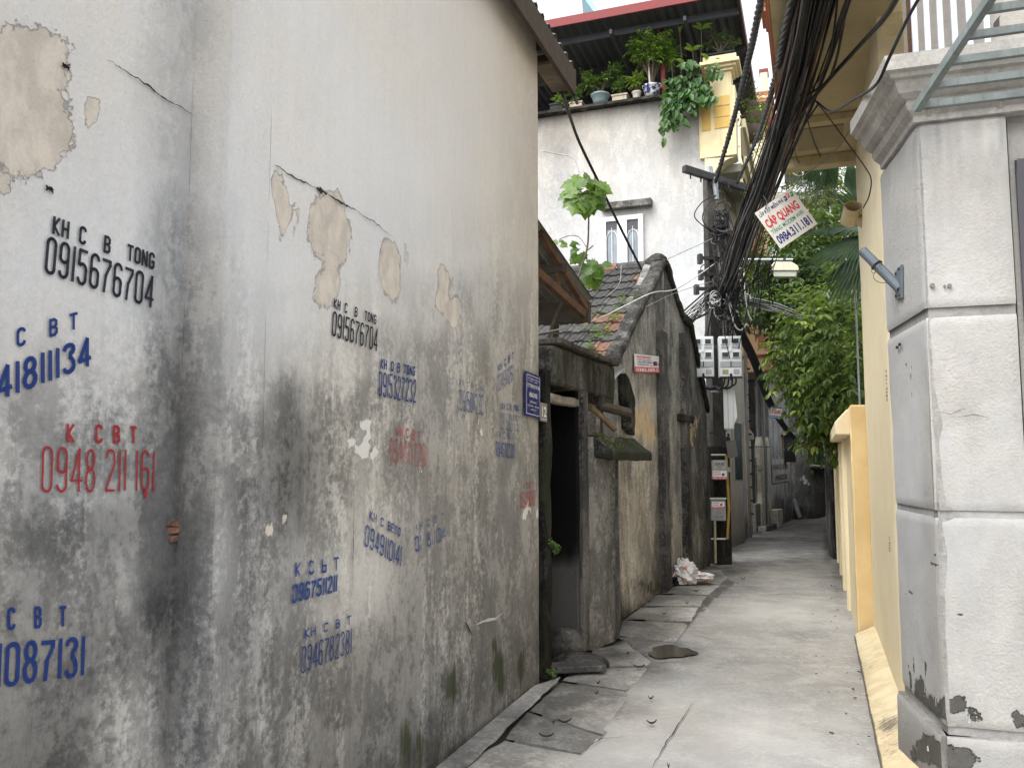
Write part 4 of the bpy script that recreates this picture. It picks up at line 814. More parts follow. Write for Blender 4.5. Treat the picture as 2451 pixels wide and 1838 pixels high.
# window
wz=tp(1450,520).z; w0,w1,wt,wb=tp(1441,520),tp(1540,520),tp(1490,519).z,tp(1490,654).z
ww=(w1-w0).length; O=Vector((w0.x,w0.y,0))-AL*.015
fr=MB()
def frame(mb,O,W_,z0,z1,t_,d=.06):
    mb.ob(O+UP*z0-AL*d,AP*W_,AL*d,UP*t_); mb.ob(O+UP*(z1-t_)-AL*d,AP*W_,AL*d,UP*t_); mb.ob(O+UP*(z0+t_)-AL*d,AP*t_,AL*d,UP*(z1-z0-2*t_)); mb.ob(O+AP*(W_-t_)+UP*(z0+t_)-AL*d,AP*t_,AL*d,UP*(z1-z0-2*t_))
t=NT('dark_glass'); t.surf((.045,.04,.05),.06,None,0,0,0,.6); M_GLASS=t.mat
M_CURT=paint('grey_curtain',(.28,.32,.35),.8,.2,0,scale=3)
for k in (0,1):
    m=MB(); frame(m,O+AP*(k*ww/2+.002*k),ww/2-.003,wb,wt,.085); f=m.build('window_sash',M_WHITEP,terrace,bevel=.004)
    m=MB(); x0=k*ww/2+.085; m.ob(O+AP*x0+UP*(wb+.085)-AL*.02,AP*(ww/2-.17),AL*.01,UP*(wt-wb-.17)); m.build('pane',M_GLASS,f)
    m=MB(); n=12; W_=ww/2-.17; 
    for i in range(n):
        p0=O+AP*(x0+W_*(.1+.86*i/n))-AL*(.024+.006*(i%2)); p1=O+AP*(x0+W_*(.1+.86*(i+1)/n))-AL*(.024+.006*((i+1)%2)); hgt=(wt-wb-.17)*(.78 if k else .82)
        m.poly([p0+UP*(wb+.09),p1+UP*(wb+.09),p1+UP*(wb+.09+hgt),p0+UP*(wb+.09+hgt)])
    m.build('curtain',M_CURT,f)
    m=MB(); cx=O+AP*(x0+W_/2)-AL*.04; 
    m.tube([cx+UP*(wb+.1),cx+UP*(wt-.2)],.006,5); m.tube([cx+AP*(.10*math.cos(q))+UP*(wt-.42+.16*math.sin(q)) for q in [math.pi*i/10 for i in range(11)]],.006,5)
    for sg in (-1,1): m.tube([cx+AP*(.1*sg)+UP*(wb+.1),cx+AP*(.1*sg)+UP*(wt-.42)],.006,5)
    m.build('window_grille',M_WHITEP,f)
m=MB(); a=tp(1441,505); b=tp(1562,505); m.ob(Vector((a.x,a.y,tp(1500,502).z))-AL*.16,AP*(b-a).length,AL*.16,UP*.12); rough(m,'window_canopy',terrace,105,M_OLD,2,.006,bevel=.005)
# roof over the terrace
c1=D(1762,-16,13.3); RZ=c1.z; R_r=Vector((c1.x,c1.y,RZ)); ext=6.2
m=MB(); corr(m,R_r+UP*.02,-AP*ext,AL*4.6-UP*.05,3,wav=.16,h=.018); m.build('roof_sheet',M_DGREY,terrace)
m=MB(); m.ob(R_r-AL*.03-UP*.02,-AP*ext,AL*.03,UP*.16); m.build('front_trim',M_REDM,terrace,bevel=.004)
m=MB(); m.ob(R_r+AL*.03-UP*.10,AL*4.5,AP*.05,UP*.17); m.build('verge_trim',paint('maroon_trim',(.075,.03,.028),.6,.2,.2),terrace)
for k,(dd,zz) in enumerate(((.35,-.12),(1.7,-.12),(3.0,-.14),(4.3,-.16))):
    m=MB(); m.ob(R_r+AL*dd+UP*(zz-.06),-AP*ext,AL*.06,UP*.12); m.build('roof_beam',M_DGREY,terrace)
for dd in (.9,2.2):
    m=MB(); m.ob(R_r-AP*dd+AL*.1+UP*-.26,AL*4.2,AP*.05,UP*.08); m.build('roof_purlin',M_DGREY,terrace)
pa=tp(1588,240,-.05); m=MB(); m.tube([Vector((pa.x,pa.y,ZL-.3)),Vector((pa.x,pa.y,RZ-.05))],.042,10); m.build('roof_post',M_REDM,terrace)
# terrace back wall, side partition and parapet on the right
bkp=TL+AL*3.9; m=MB(); m.ob(bkp+UP*(ZL-.6),AP*4.4,AL*.1,UP*(RZ-ZL+.5)); m.build('rear_wall',paint('dark_blue_wall',(.10,.115,.14),.8,.15,.3,scale=2),terrace)  # dark blue-grey is the wall's own colour
m=MB(); m.ob(TL+AP*1.2+AL*1.2+UP*(ZL-.3),AP*2.7,AL*.08,UP*.95); m.build('terrace_partition',M_CRM,terrace)
m=MB(); m.ob(TL+AL*.3+UP*(ZL-.5),AP*5.1,AL*3.6,UP*.1); m.build('terrace_floor',M_CONCD,terrace)
# corner pilaster, yellow, with ochre inset and moulded cap
ps=lambda x,y:tp(x,y,.02)
cz=tp(1715,378).z; m=MB(); m.ob(K-AP*.10+UP*cz-AL*.05,AP*.62,AL*.4,UP*(ZL-cz+.06)); m.build('corner_block',M_YEL,terrace,bevel=.008)
iz0,iz1=tp(1715,313).z,tp(1715,234).z; m=MB(); m.ob(K-AP*.05+UP*iz0-AL*.062,AP*.15,AL*.01,UP*(iz1-iz0)); m.jitter(.002,30); m.build('textured_inset',M_OCH,terrace)
hh=(iz1-iz0)/3
for k in range(3):
    m=MB(); m.ob(K+AP*.17+UP*(iz0+k*hh+.012)-AL*.064,AP*.25,AL*.012,UP*(hh-.02)); m.build('panel',paint('warm_yellow',(.70,.46,.13),.7,.1,.25,scale=4),terrace,bevel=.004)
z=ZL+.05
for k,(e,h_) in enumerate(((.0,.28),(.04,.05),(.09,.05),(.15,.06),(.10,.10))):
    m=MB(); m.ob(K+AP*(.10-e)+UP*z-AL*(.05+e),AP*(.36+2*e),AL*(.36+2*e),UP*(h_-.002)); m.build('capital_moulding' if k else 'capital_shaft',M_YEL,terrace,bevel=.006); z+=h_
capz=z
# side balcony over the lane: soffit, cornice bands, curved bracket
sb=K+AP*.06; bz=cz
m=MB(); m.ob(sb+AL*.36+UP*(bz-.16),AL*4.6,AP*.50,UP*.14); m.build('balcony_slab',paint('pale_soffit',(.42,.42,.35),.8,.12,.35),terrace)
for k,(x_,z_,h_,t_,mm) in enumerate(((.50,-.30,.26,.05,M_BRN),(.54,-.06,.16,.07,M_CRM),(.50,.10,.52,.04,M_BRN),(.52,.62,.16,.07,M_CRM),(.47,-.36,.07,.05,M_YEL))):
    m=MB(); m.ob(sb+AL*(.36)+AP*x_+UP*(bz+z_),AL*4.6,AP*t_,UP*(h_-.003)); m.build('balcony_band',mm,terrace,bevel=.006)
pts=[K-AP*.02-AL*.04+UP*bz]; 
for k in range(9): q=math.pi/2*k/8; pts.append(K+AP*(.50-.46*math.sin(q)*1.0)-AL*.04+UP*(bz-.04-.62*(1-math.cos(q))))
pts.append(K-AP*.02-AL*.04+UP*(bz-.9)); m=MB(); m.prism(pts,AL*.32); m.build('curved_bracket',M_CRM,terrace,bevel=.006)
pts=[K+AP*.0-AL*.06+UP*(bz-.62),K+AP*.10-AL*.06+UP*(bz-.66),K+AP*.14-AL*.06+UP*(bz-.80),K+AP*.07-AL*.06+UP*(bz-.86),K+AP*.10-AL*.06+UP*(bz-1.0),K+AP*.0-AL*.06+UP*(bz-1.05)]
m=MB(); m.prism(pts,AL*.12); m.build('scroll',M_YEL,terrace,bevel=.006)
# side wall of the terrace house along the lane, cream
cEnd=Vector((4.40,15.95,0)); M_CREAMW=stained('cream_limewash',K=.88,patch=.6,bumpk=.4,sc_=.8)
def vC(px,py,u,z): return valgrid([1740,1770,1800],[850,1000,1150,1250,1300,1330],[[170,175,176],[165,172,170],[160,165,160],[135,140,138],[108,112,110],[85,90,95]],px,py)
sw=wallface('side_wall',K,cEnd,-.05,bz-.2,M_CREAMW,terrace,vC,.95,lambda px,py,u,z:np.full(len(u),.3),res=.06,amp=.01,thick=.25,seed=55)
nK=(cEnd-K).normalized(); nK=Vector((nK.y,-nK.x,0)); ck=lambda x,y,o=0.:W(x,y,K+nK*o,cEnd+nK*o)
a,b=ck(1757,1148,.01),ck(1778,1148,.01); m=MB(); m.ob(a,b-a,-nK*.03,UP*(ck(1757,1010).z-a.z)); m.build('green_shutter',paint('dark_green_shutter',(.02,.045,.042),.5,.2,.3),terrace)
for x in (1753,1779):
    a=ck(x,1150,.0); m=MB(); m.ob(a,nK*.04,(cEnd-K).normalized()*.06,UP*1.1); m.build('shutter_frame',M_CREAMW,terrace); patt(bpy.data.objects[list(o.name for o in bpy.data.objects if o.name.startswith('shutter_frame'))[-1]],165,.9,.3)
# pale blue gate pier and spiked strip
pier=thing('blue_pier',Vector((4.62,16.4,0)),'pale blue narrow wall strip beside a studded cream post','wall')
def vB(px,py,u,z): return np.where(z<.38+.1*np.sin(u*20),105.,172.)
wallface('wall',Vector((4.50,16.3,0)),Vector((4.80,17.15,0)),-.05,3.6,stained('blue_limewash',K=.85,patch=.7),pier,vB,.0,lambda px,py,u,z:np.full(len(u),.35),res=.06,thick=.2,seed=57)
m=MB(); m.ob(Vector((4.81,17.17,-.05)),AP*.07,AL*.08,UP*5.2); rough(m,'post',pier,140,M_CREAMW,2,.005,warm=.95)
for k in range(16):
    m=MB(); c=Vector((4.87,17.14,.45+k*.27)); m.ob(c,Vector((.05,-.015,.0)),Vector((0,.03,0)),UP*.035); m.build('stud',M_BLK,pier)
# fence: gate pier with cap, two pointed posts, low wall
f0=G(1788,1282); fence=thing('garden_fence',f0,'cream concrete fence of gate pier and pointed posts with dark gaps','fence'); FD=(Vector((6.06,19.7,0))-f0).normalized(); FN=Vector((FD.y,-FD.x,0)); M_FEN=stained('fence_cream',K=.95,patch=.9,mosscol=(.05,.055,.03))
def fz(x,y,off=0.): return W(x,y,f0,f0+FD*3)
p=fz(1790,1100); p.z=0; m=MB(); m.ob(p-UP*.02,FD*.34,-FN*.30,UP*(fz(1800,1052).z)); rough(m,'gate_pier',fence,165,M_FEN,3,.008,warm=.95,moss=.2)
zc=fz(1800,1052).z; q=p+FD*.20-FN*.15; m=MB(); m.ob(q-FD*.22-FN*.2+UP*zc,FD*.44,FN*.4,UP*.12)
b=len(m.v); c=[q+FD*s1*.21+FN*s2*.19+UP*(zc+.122) for s1,s2 in ((-1,-1),(1,-1),(1,1),(-1,1))]; d_=[q+FD*s1*.11+FN*s2*.1+UP*(zc+.28) for s1,s2 in ((-1,-1),(1,-1),(1,1),(-1,1))]
for i in range(4): j=(i+1)%4; m.poly([c[i],c[j],d_[j],d_[i]])
m.poly(d_); rough(m,'pier_cap',fence,150,M_FEN,1,.006,warm=.9,moss=.4,bevel=0)
for xx in (1822,1837):
    p=fz(xx,1100); p.z=0; hz=fz(xx,1068).z; m=MB(); m.ob(p-UP*.02,FD*.30,-FN*.14,UP*hz); m.prism([p+UP*hz,p+FD*.30+UP*hz,p+FD*.15+UP*(hz+.22)],-FN*.14); rough(m,'pointed_post',fence,172,M_FEN,2,.006,warm=.95,moss=.15,bevel=.006)
m=MB(); a=fz(1812,1100); a.z=0; m.ob(a-FN*.05-UP*.02,FD*2.0,-FN*.10,UP*.62); rough(m,'low_wall',fence,118,M_OLD,3,.006,warm=.3)
m=MB(); m.ob(a+FN*.16-UP*.02,FD*1.9,-FN*.18,UP*.14); rough(m,'kerb',fence,112,M_OLD,2,.01,warm=.3)
for k in range(5):
    m=MB(); a2=a+FD*(.02+.16*k)-FN*.1+UP*.62; m.tube([a2,a2+UP*1.0],.012,5); m.build('fence_bar',M_BLK,fence)
p=fz(1842,1240); p.z=0; m=MB(); m.ob(p+FN*.02,FD*.55,FN*.18,UP*.42); rough(m,'end_block',fence,175,M_FEN,2,.012,warm=.8)
lv=Leaves(); p=fz(1818,1130)-FN*.25
for k in range(26): lv.spray(p+Vector((random.gauss(0,.1),random.gauss(0,.1),random.uniform(-.4,.3))),rv(.5)+FN*.4,.22,9,.05,.016,.8,.3)
o=lv.build('hedge_plant',M_FERN,None,Vector((p.x,p.y,.6))); props(o,'fine green plant poking through the gap of the pointed fence','plant')
# dark recessed house behind the fence with two waste pipes
dark=thing('recessed_house',Vector((5.6,18.6,0)),'dark shaded house front with grey waste pipes behind the fence','house'); M_DKCEM=stained('dark_cement',K=.5,patch=.8)  # one dark cement tone, used again on the far garden wall
wallface('wall',Vector((4.0,20.5,0)),Vector((6.06,19.95,0)),-.05,5.4,M_DKCEM,dark,lambda px,py,u,z:np.full(len(u),85.),.3,res=.09,thick=.2,seed=61)
m=MB(); m.ob(Vector((4.3,16.6,3.3)),Vector((.6,1.6,0)),Vector((0,3,0)),UP*.12); m.build('floor_slab',M_CONCD,dark)
for x,r in ((1817,.045),(1826,.06)):
    a=D(x,1060,19.5); m=MB(); m.tube([Vector((a.x,a.y,.1)),Vector((a.x,a.y,3.3))],r,10); 
    for zz in (1.2,2.4): m.tube([Vector((a.x,a.y,zz)),Vector((a.x,a.y,zz+.12))],r*1.18,10)
    m.build('waste_pipe',paint('grey_pvc',(.16,.165,.165),.5,.15,.3),dark)
# stencilled white-washed wall, house beyond, end wall of the bend
q0,q1=Vector((6.08,19.75,0)),Vector((7.75,23.3,0)); endh=thing('whitewashed_house',q0.copy(),'far grey house with whitewashed lower wall carrying two rows of red writing','house')
M_FAR=stained('far_render',K=.95,patch=.9,sc_=.7)
def vW(px,py,u,z): return valgrid([1845,1870,1895],[900,1000,1100,1108,1180,1205,1240],[[120,112,95],[124,118,100],[128,122,104],[182,172,140],[180,168,130],[110,105,95],[88,88,84]],px,py)
ww_=wallface('wall',q0,q1,-.05,4.0,M_FAR,endh,vW,.2,res=.06,thick=.3,amp=.012,seed=63)
nQ=(q1-q0).normalized(); nQ2=Vector((nQ.y,-nQ.x,0)); qp=lambda x,y:W(x,y,q0+nQ2*.02,q1+nQ2*.02)
C_MAR=plain('maroon_letters',(.11,.02,.02)); 
s=Sign('wall_writing',qp(1849,1158),qp(1890,1150),qp(1849,1100),'two rows of small maroon stencilled writing on the whitewashed far wall','writing',stained('whitewash_patch',K=.72,patch=.8),.002)
for c in s.t.children: patt(c,178,.3,.9)
s.text('KHOAN CẮT BÊ TÔNG',.04,.56,.9,.22,C_MAR,.02); s.text('0946782381',.16,.10,.7,.24,C_MAR,.02); s.done()
p=D(1899,1234,23.5); p.z=0; m=MB(); m.tube([p+Vector((.08,-.3,.0)),p+Vector((0,-.05,.5)),p+Vector((-.05,0,1.6)),p+Vector((-.05,0,4.4))],.06,10); m.build('down_pipe',paint('grey_pvc',(.16,.165,.165)),endh)
# window air grille + black opening
b0=D(1868,1106,21.9); bo=thing('window_box',b0,'black window box with tan louvred side on the far wall','window box'); 
m=MB(); m.ob(b0,Vector((.42,.05,0)),Vector((-.1,.5,0)),UP*(D(1868,1040,21.9).z-b0.z)); m.build('case',M_BLK,bo)
m=MB(); m.ob(b0+Vector((-.03,-.03,0)),Vector((.12,0,0)),Vector((0,.03,0)),UP*(D(1868,1042,21.9).z-b0.z)); lv_=m.build('louvre_frame',paint('tan_wood',(.34,.22,.11),.7,.2,.3),bo)
for k in range(9):
    m=MB(); m.ob(b0+Vector((0,-.045,.06+k*.075)),Vector((.07,0,0)),Vector((0,.012,0)),UP*.04); m.build('slat',M_BLK,lv_)
m=MB(); m.ob(D(1866,1040,21.6),Vector((.9,.1,0)),Vector((-.05,.4,0)),UP*.06); o=m.build('canopy_shelf',M_CONCD,bo)
e0,e1_=q1+Vector((.0,.05,0)),Vector((10.6,24.6,0)); bend=thing('bend_wall',e0.lerp(e1_,.5),'dark grimy grey wall closing the view at the bend of the lane','wall')
def vE(px,py,u,z): return valgrid([1895,1930,1950,1980],[900,1000,1100,1140,1200,1230],[[70,60,60,60],[75,70,70,70],[105,100,90,80],[118,112,95,88],[108,104,92,85],[78,74,72,70]],px,py)
wallface('wall',e0,e1_,-.05,4.2,M_FAR,bend,vE,.3,None,None or (),[(1925,1130,18,34,.5)],[(1920,1150,12,26,.5)],res=.07,thick=.3,amp=.02,seed=65)
m=MB(); a,b=W(1942,1110,e0,e1_),W(1982,1110,e0,e1_); m.ob(a+Vector((-.02,-.12,0)),b-a,Vector((0,.08,0)),UP*(W(1942,1040,e0,e1_).z-a.z)); o=m.build('green_tarpaulin',paint('dark_green_tarp',(.010,.045,.032),.5,.2,.2),org=a); props(o,'dark green tarpaulin hung across the wall at the bend','tarpaulin')
m=MB(); m.tube([a+Vector((-.1,-.16,-.06)),b+Vector((0,-.16,-.10))],.05,8); o=m.build('tarpaulin_pole',M_CONCD,org=a); props(o,'grey horizontal pole under the green tarpaulin','pole')
# peach balcony of the house beyond
pb=D(1787,895,17.9); peach=thing('peach_balcony_house',Vector((pb.x,pb.y,0)),'peach coloured balcony with terracotta ornaments jutting over the dark lane','house'); M_PEACH=paint('peach_paint',(.70,.45,.27),.7,.08,.25,dcol=(.25,.15,.09),scale=3); M_TER=paint('terracotta_paint',(.42,.15,.10),.75,.2,.3,scale=8)
zb_=D(1800,889,18).z; zt_=D(1800,775,18).z; c0=D(1776,889,18.2); c1_=D(1841,889,17.9); cc=c1_+AL*3.0
c0.z=c1_.z=zb_; 
def band(o_,dz,h_,out,mat,nm):
    m=MB(); a=Vector((c0.x,c0.y,zb_+dz)); b=Vector((c1_.x,c1_.y,zb_+dz)); ap=(b-a).normalized()
    m.ob(a-AL*out,(b-a)+ap*out,AL*(.12+out),UP*h_); m.ob(b-AL*(out)+ap*(-.12),ap*(.12+out),AL*(3.0),UP*h_-UP*.002); return m.build(nm,mat,peach,bevel=.01)
band(0,0,.30,0,M_PEACH,'beam'); band(0,.30,.05,.04,M_TER,'moulding'); band(0,.35,.06,.09,M_PEACH,'moulding'); band(0,.41,.52,.02,M_PEACH,'parapet'); band(0,.93,.08,.08,M_PEACH,'coping')
ap=(c1_-c0).normalized(); m=MB(); m.ob(c1_-ap*.22+UP*.52-AL*.045,ap*.12,AL*.03,UP*.34); m.build('ornament',M_TER,peach,bevel=.02)
for k in range(3):
    m=MB(); m.ob(c1_+ap*.015+AL*(.35+.75*k)+UP*.50,ap*.03,AL*.45,UP*.32); m.build('ornament',M_TER,peach,bevel=.02)
m=MB(); m.ob(c0+UP*.02-ap*.02+AL*.12,(c1_-c0)*.98,AL*2.8,UP*.05); m.build('soffit',M_CONCD,peach)
m=MB(); m.ob(Vector((c0.x,c0.y,zb_+1.0))+AL*.6,(c1_-c0)*.9,AL*3,UP*3.2); m.build('upper_wall',M_PEACH,peach)
# tall blue-grey blind wall beyond it
g0,g1=Vector((6.15,20.0,0)),Vector((8.2,21.6,0)); tall=thing('blind_house',g0.lerp(g1,.5),'tall blue grey blank house wall behind the peach balcony','house')
wallface('wall',D(1835,900,25.6).xy.to_3d(),D(1975,900,25.0).xy.to_3d(),-.05,6.1,stained('blue_grey_render',K=.8,patch=.8,sc_=.6),tall,lambda px,py,u,z:valgrid([1860,1890,1915,1930],[780,880,950],[[130,150,165,150],[125,145,140,130],[110,115,120,110]],px,py),.05,res=.12,thick=.8,seed=67)
# small red-topped house corner and balcony with planters on the left skyline
sky_h=thing('skyline_house',Vector((7.5,22.5,0)),'cream skyline house with red trim and moulded cornice past the terrace','house')
a=D(1795,232,20.); 
for k,(dx,h_,mm) in enumerate(((.0,.08,M_TER),(.08,.10,M_PEACH),(.16,.06,M_TER))):
    m=MB(); m.ob(a+UP*(-.09*k)-AP*.3+AP*(.0),AP*(.85-dx),AL*3.2,UP*.085); m.build('cornice',mm,sky_h,bevel=.008)
m=MB(); m.ob(Vector((a.x,a.y,a.z-4.3))+AP*.0-AP*.3,AP*.55,AL*3,UP*4.1); m.build('wall',M_CRM,sky_h)
m=MB(); m.ob(a+UP*.09+AP*.25,AP*.18,AL*.3,UP*.48); m.build('chimney',M_CRM,sky_h); m=MB(); m.ob(a+UP*.57+AP*.23,AP*.22,AL*.34,UP*.10); m.build('chimney_cap',M_REDM,sky_h)
far_roof=D(1408,20,30.); m=MB(); m.prism([D(1392,-12,30.),D(1410,-12,30.),D(1434,32,29.),D(1424,32,29.)],Vector((.3,2.5,.1))); o=m.build('blue_roof_sheet',paint('pale_blue_sheet',(.22,.42,.50),.5,.1,.1),org=far_roof); props(o,'small pale blue roof sheet above the red terrace roof edge','roof')
# ================================================================ POTTED PLANTS ON THE TERRACE
M_FOL=leafmat('plant_dark',(.035,.08,.02),(.09,.17,.045),(.18,.32,.06)); M_FOL2=leafmat('plant_mid',(.06,.13,.02),(.14,.27,.04),(.25,.42,.05),.35); M_FOL3=leafmat('plant_yellow',(.09,.15,.02),(.20,.32,.04),(.35,.45,.06),.35); M_IVY=leafmat('vine_green',(.025,.075,.02),(.07,.17,.045),(.14,.30,.08),.3)
M_STEM=paint('plant_stem',(.11,.09,.06),.85,.3,.3,scale=20,streak=False)
def pot(c,r,h,mat,nm='pot',rect=None,band=None):
    m=MB()
    if rect: 
        w_,d_=rect; m.prism([c-AP*w_/2*.88-AL*d_/2*.9,c+AP*w_/2*.88-AL*d_/2*.9,c+AP*w_/2*.88+AL*d_/2*.9,c-AP*w_/2*.88+AL*d_/2*.9],UP*(h*.7)); m.ob(c-AP*w_/2-AL*d_/2+UP*h*.72,AP*w_,AL*d_,UP*h*.28)
    else: m.lathe(c,[(.01,0),(r*.62,0),(r*.75,h*.3),(r*.92,h*.8),(r,h*.86),(r*1.04,h),(r*.93,h),(r*.85,h*.85),(.01,h*.82)],18)
    return m
def bush(name,x,y,d,label,potm,pr,ph,fol,height,width,n,ll,lw,rect=None,trunk=.012,yt=.5,base=.25,droop=.6,group='potted plants along the roof terrace'):
    c=tp(x,y,d); c=Vector((c.x,c.y,ZL+.056)); t_=thing(name,c,label,'potted plant',group)
    pot(c,pr,ph,potm,rect=rect).build('pot',potm,t_,smooth=not rect,bevel=.005 if rect else 0)
    top=c+UP*(ph+height); m=MB(); lv=Leaves(); br=max(3,n//14); ends=[]
    for k in range(br):
        a=random.uniform(0,6.28); r=width/2*random.uniform(.3,.9); e=c+Vector((math.cos(a)*r,math.sin(a)*r*.7,ph+height*random.uniform(base,.92))); mid=c+UP*(ph+height*.25)+(e-c)*.25; mid.z=c.z+ph+height*.35*random.uniform(.6,1)
        m.tube(catmull([c+UP*ph*.8,mid,e],3),[trunk*(1-.09*i) for i in range(7)],5); ends.append((mid,e))
    m.build('stems',M_STEM,t_)
    for k in range(n):
        mid,e=random.choice(ends); p=mid.lerp(e,random.uniform(.3,1.05)); lv.spray(p,(e-c)*.6+rv(.35)+UP*.1,ll*2.6,7,ll,lw,droop,yt if random.random()<.4 else .1)
    lv.build('foliage',fol,t_); return t_
P_BLACK=paint('black_planter',(.03,.03,.032),.8,.2,.3); P_STONE=paint('stone_planter',(.42,.36,.28),.85,.15,.4); P_BLUE=paint('blue_grey_pot',(.20,.27,.28),.5,.1,.25); P_WHITE=paint('white_pot',(.62,.58,.52),.5,.1,.3)
bush('potted_shrub',1335,270,.05,'low light green seedlings in black rectangular planter at terrace left end',P_BLACK,0,.13,M_FOL2,.16,.36,42,.05,.03,rect=(.28,.2))
bush('potted_shrub',1381,262,.05,'straggly shrub in stone rectangular planter, second from the left on terrace',P_STONE,0,.10,M_FOL,.30,.42,44,.05,.025,rect=(.26,.2))
bush('potted_shrub',1437,252,.05,'large round dark shrub in blue grey bowl on terrace edge',P_BLUE,.17,.19,M_FOL,.58,.75,150,.055,.034,trunk=.016)
bush('potted_shrub',1485,246,.05,'sparse bonsai in pale stone trough between bowl and white pot',P_STONE,0,.12,M_FOL,.34,.42,46,.045,.022,rect=(.30,.2),yt=.9)
bush('potted_shrub',1524,240,.05,'small yellow green bush in round white pot',P_WHITE,.085,.14,M_FOL3,.32,.24,60,.05,.022,base=.1,yt=.8)
t=NT('blue_white_china'); P=t.obj(); c=t.mix(t.ss(t.noise(P,14,4,.6),.49,.53),(.68,.67,.64),(.03,.05,.20)); t.surf(c,.25,None,0,0,0,.5)
tr=bush('potted_tree',1561,236,.05,'tall leafy small tree in blue and white china bowl by red post',t.mat,.17,.20,M_FOL2,1.06,.96,330,.075,.024,trunk=.018,base=.55,yt=.7,droop=1.0)
m=MB(); c=ORG[tr.name]; m.tube([c+Vector((-.04,-.02,.15)),c+Vector((-.06,-.02,.95))],.016,6); m.build('stake',P_WHITE,tr)
bs=bush('potted_bonsai',1750,230,-.1,'grey barked bonsai with tiny leaves in dark trough on the yellow pilaster',P_BLACK,0,.12,leafmat('bonsai_leaf',(.05,.08,.04),(.11,.16,.08),(.2,.27,.1)),.62,.78,150,.035,.02,rect=(.5,.34),trunk=.02,base=.25,yt=.4)
o_=Vector((K+AP*.28+AL*.15).xy.to_3d())+UP*(capz+.002); bs.location=o_
# vine spilling over the parapet
vc=tp(1640,235,.12); vc.z=ZL; vine=thing('climbing_vine',vc,'lush green vine spilling over the terrace parapet between post and pilaster','vine'); lv=Leaves(); st=MB()
def at(x,y,d=.15): return tp(x,y,d)
for (x0,y0,x1,y1,n_) in [(1640,215,1600,300,20),(1610,240,1588,325,16),(1620,230,1630,280,16),(1660,210,1655,270,18),(1680,200,1700,235,14),(1640,190,1610,200,14),(1660,170,1640,150,10),(1690,180,1730,165,8),(1700,220,1690,240,12),(1620,200,1650,240,18),(1600,220,1605,285,14),(1670,190,1680,225,14),(1600,235,1640,300,8)]:
    a,b=at(x0,y0),at(x1,y1,.22); st.tube(catmull([a,a.lerp(b,.5)-AL*.05,b],4),.006,4)
    for k in range(n_*2):
        p=a.lerp(b,random.random())+rv(.045)-AL*random.uniform(0,.12); d=Vector((random.gauss(0,.5),-.6,-.9))
        L_=random.uniform(.11,.19); lv.leaf(p,d+rv(.3),Vector((0,-1,.4))+rv(.2),L_,L_*.62,random.random()**3,.25)
lv.build('foliage',M_IVY,vine); st.build('stems',M_STEM,vine)
for i,(x,y0,y1,sz) in enumerate(((1627,230,75,.10),(1679,225,68,.13),(1657,215,118,.14),(1606,235,148,.09),(1640,200,155,.16),(1700,215,152,.16))):
    a=tp(x-(12 if i==1 else 0),y0,.0); b=tp(x,y1,.05); m=MB(); m.tube(catmull([a,a.lerp(b,.5)+AP*.03,b],4),.008,5)
    o=thing('banana_shoot',a,['tall thin shoot with single curled leaf left of the pair above the vine','tallest shoot with a bright leaf tuft above the vine','short shoot with spreading bright leaves between the tall pair','folded bright shoot beside the red post','broad leaf fan over the vine centre','broad leaves reaching toward the yellow pilaster'][i],'plant'); m.build('stem',M_STEM,o); lv=Leaves()
    for k in range(3 if i in (0,3) else 6): lv.leaf(b-UP*random.uniform(0,.05),Vector((math.cos(k*1.1+i)*(.25 if i in (0,3) else .8),-.35,random.uniform(.1,.9) if i<4 else random.uniform(-.1,.6))),UP+rv(.2),sz*random.uniform(1,1.5)*(1.3 if i>3 else 1),sz*.5,.9,.3)
    lv.build('leaves',M_FOL2,o)
# round brown planters on the side balcony
M_CLAY=paint('brown_planter',(.10,.065,.055),.8,.2,.3)
for i,(x,y,d,r) in enumerate(((1795,262,16.3,.20),(1802,290,15.7,.24),(1799,318,15.0,.20))):
    c=D(x,y,d); o=thing('hanging_planter',c,['farthest brown round planter on the side balcony rail','middle and largest brown round planter on the side balcony rail','nearest brown round planter on the side balcony rail'][i],'planter','brown planters on the side balcony'); m=MB(); m.lathe(c-UP*r,[(.01,0),(r*.7,r*.15),(r,r*.8),(r*.95,r*1.4),(r*.8,r*1.6),(.01,r*1.55)],14); m.build('pot',M_CLAY,o,smooth=True)
    lv=Leaves(); 
    for k in range(30): lv.spray(c+UP*r*.7+rv(.08),rv(.6)+UP*.4+AP*.4,.3,7,.06,.03,1.2,.7)
    lv.build('foliage',M_FOL2,o)
lv=Leaves(); c=D(1828,352,15.2)
for k in range(40): lv.spray(c+rv(.12),rv(.6)+UP*.3,.3,7,.05,.028,.9,.5)
o=lv.build('balcony_plant',M_FOL2,None,c); props(o,'leafy green plant hanging below the side balcony beside the cables','plant')
# ================================================================ SAPLING in front of the tiled roof
sap=D(1297,930,7.2); sapl=thing('papaya_sapling',Vector((sap.x,sap.y,sap.z)),'slender sapling with big lobed green leaves leaning past the lean-to roof','sapling')
stem=[D(1296,930,7.2),D(1305,850,7.3),D(1322,780,7.4),D(1345,725,7.5),D(1375,685,7.6),D(1393,635,7.7),D(1406,590,7.75),D(1409,530,7.8),D(1409,480,7.8)]
m=MB(); sp_=catmull(stem,4); m.tube(sp_,[.019-.013*i/len(sp_) for i in range(len(sp_))],6); m.tube(catmull([D(1404,592,7.7),D(1385,567,7.7),D(1360,565,7.7),D(1338,574,7.7)],4),.004,4); m.tube([D(1403,602,7.7),D(1420,588,7.7)],.006,5); m.build('stem',M_STEM,sapl)
M_PAP=leafmat('sapling_leaf',(.035,.085,.015),(.09,.20,.03),(.26,.42,.06),.4)
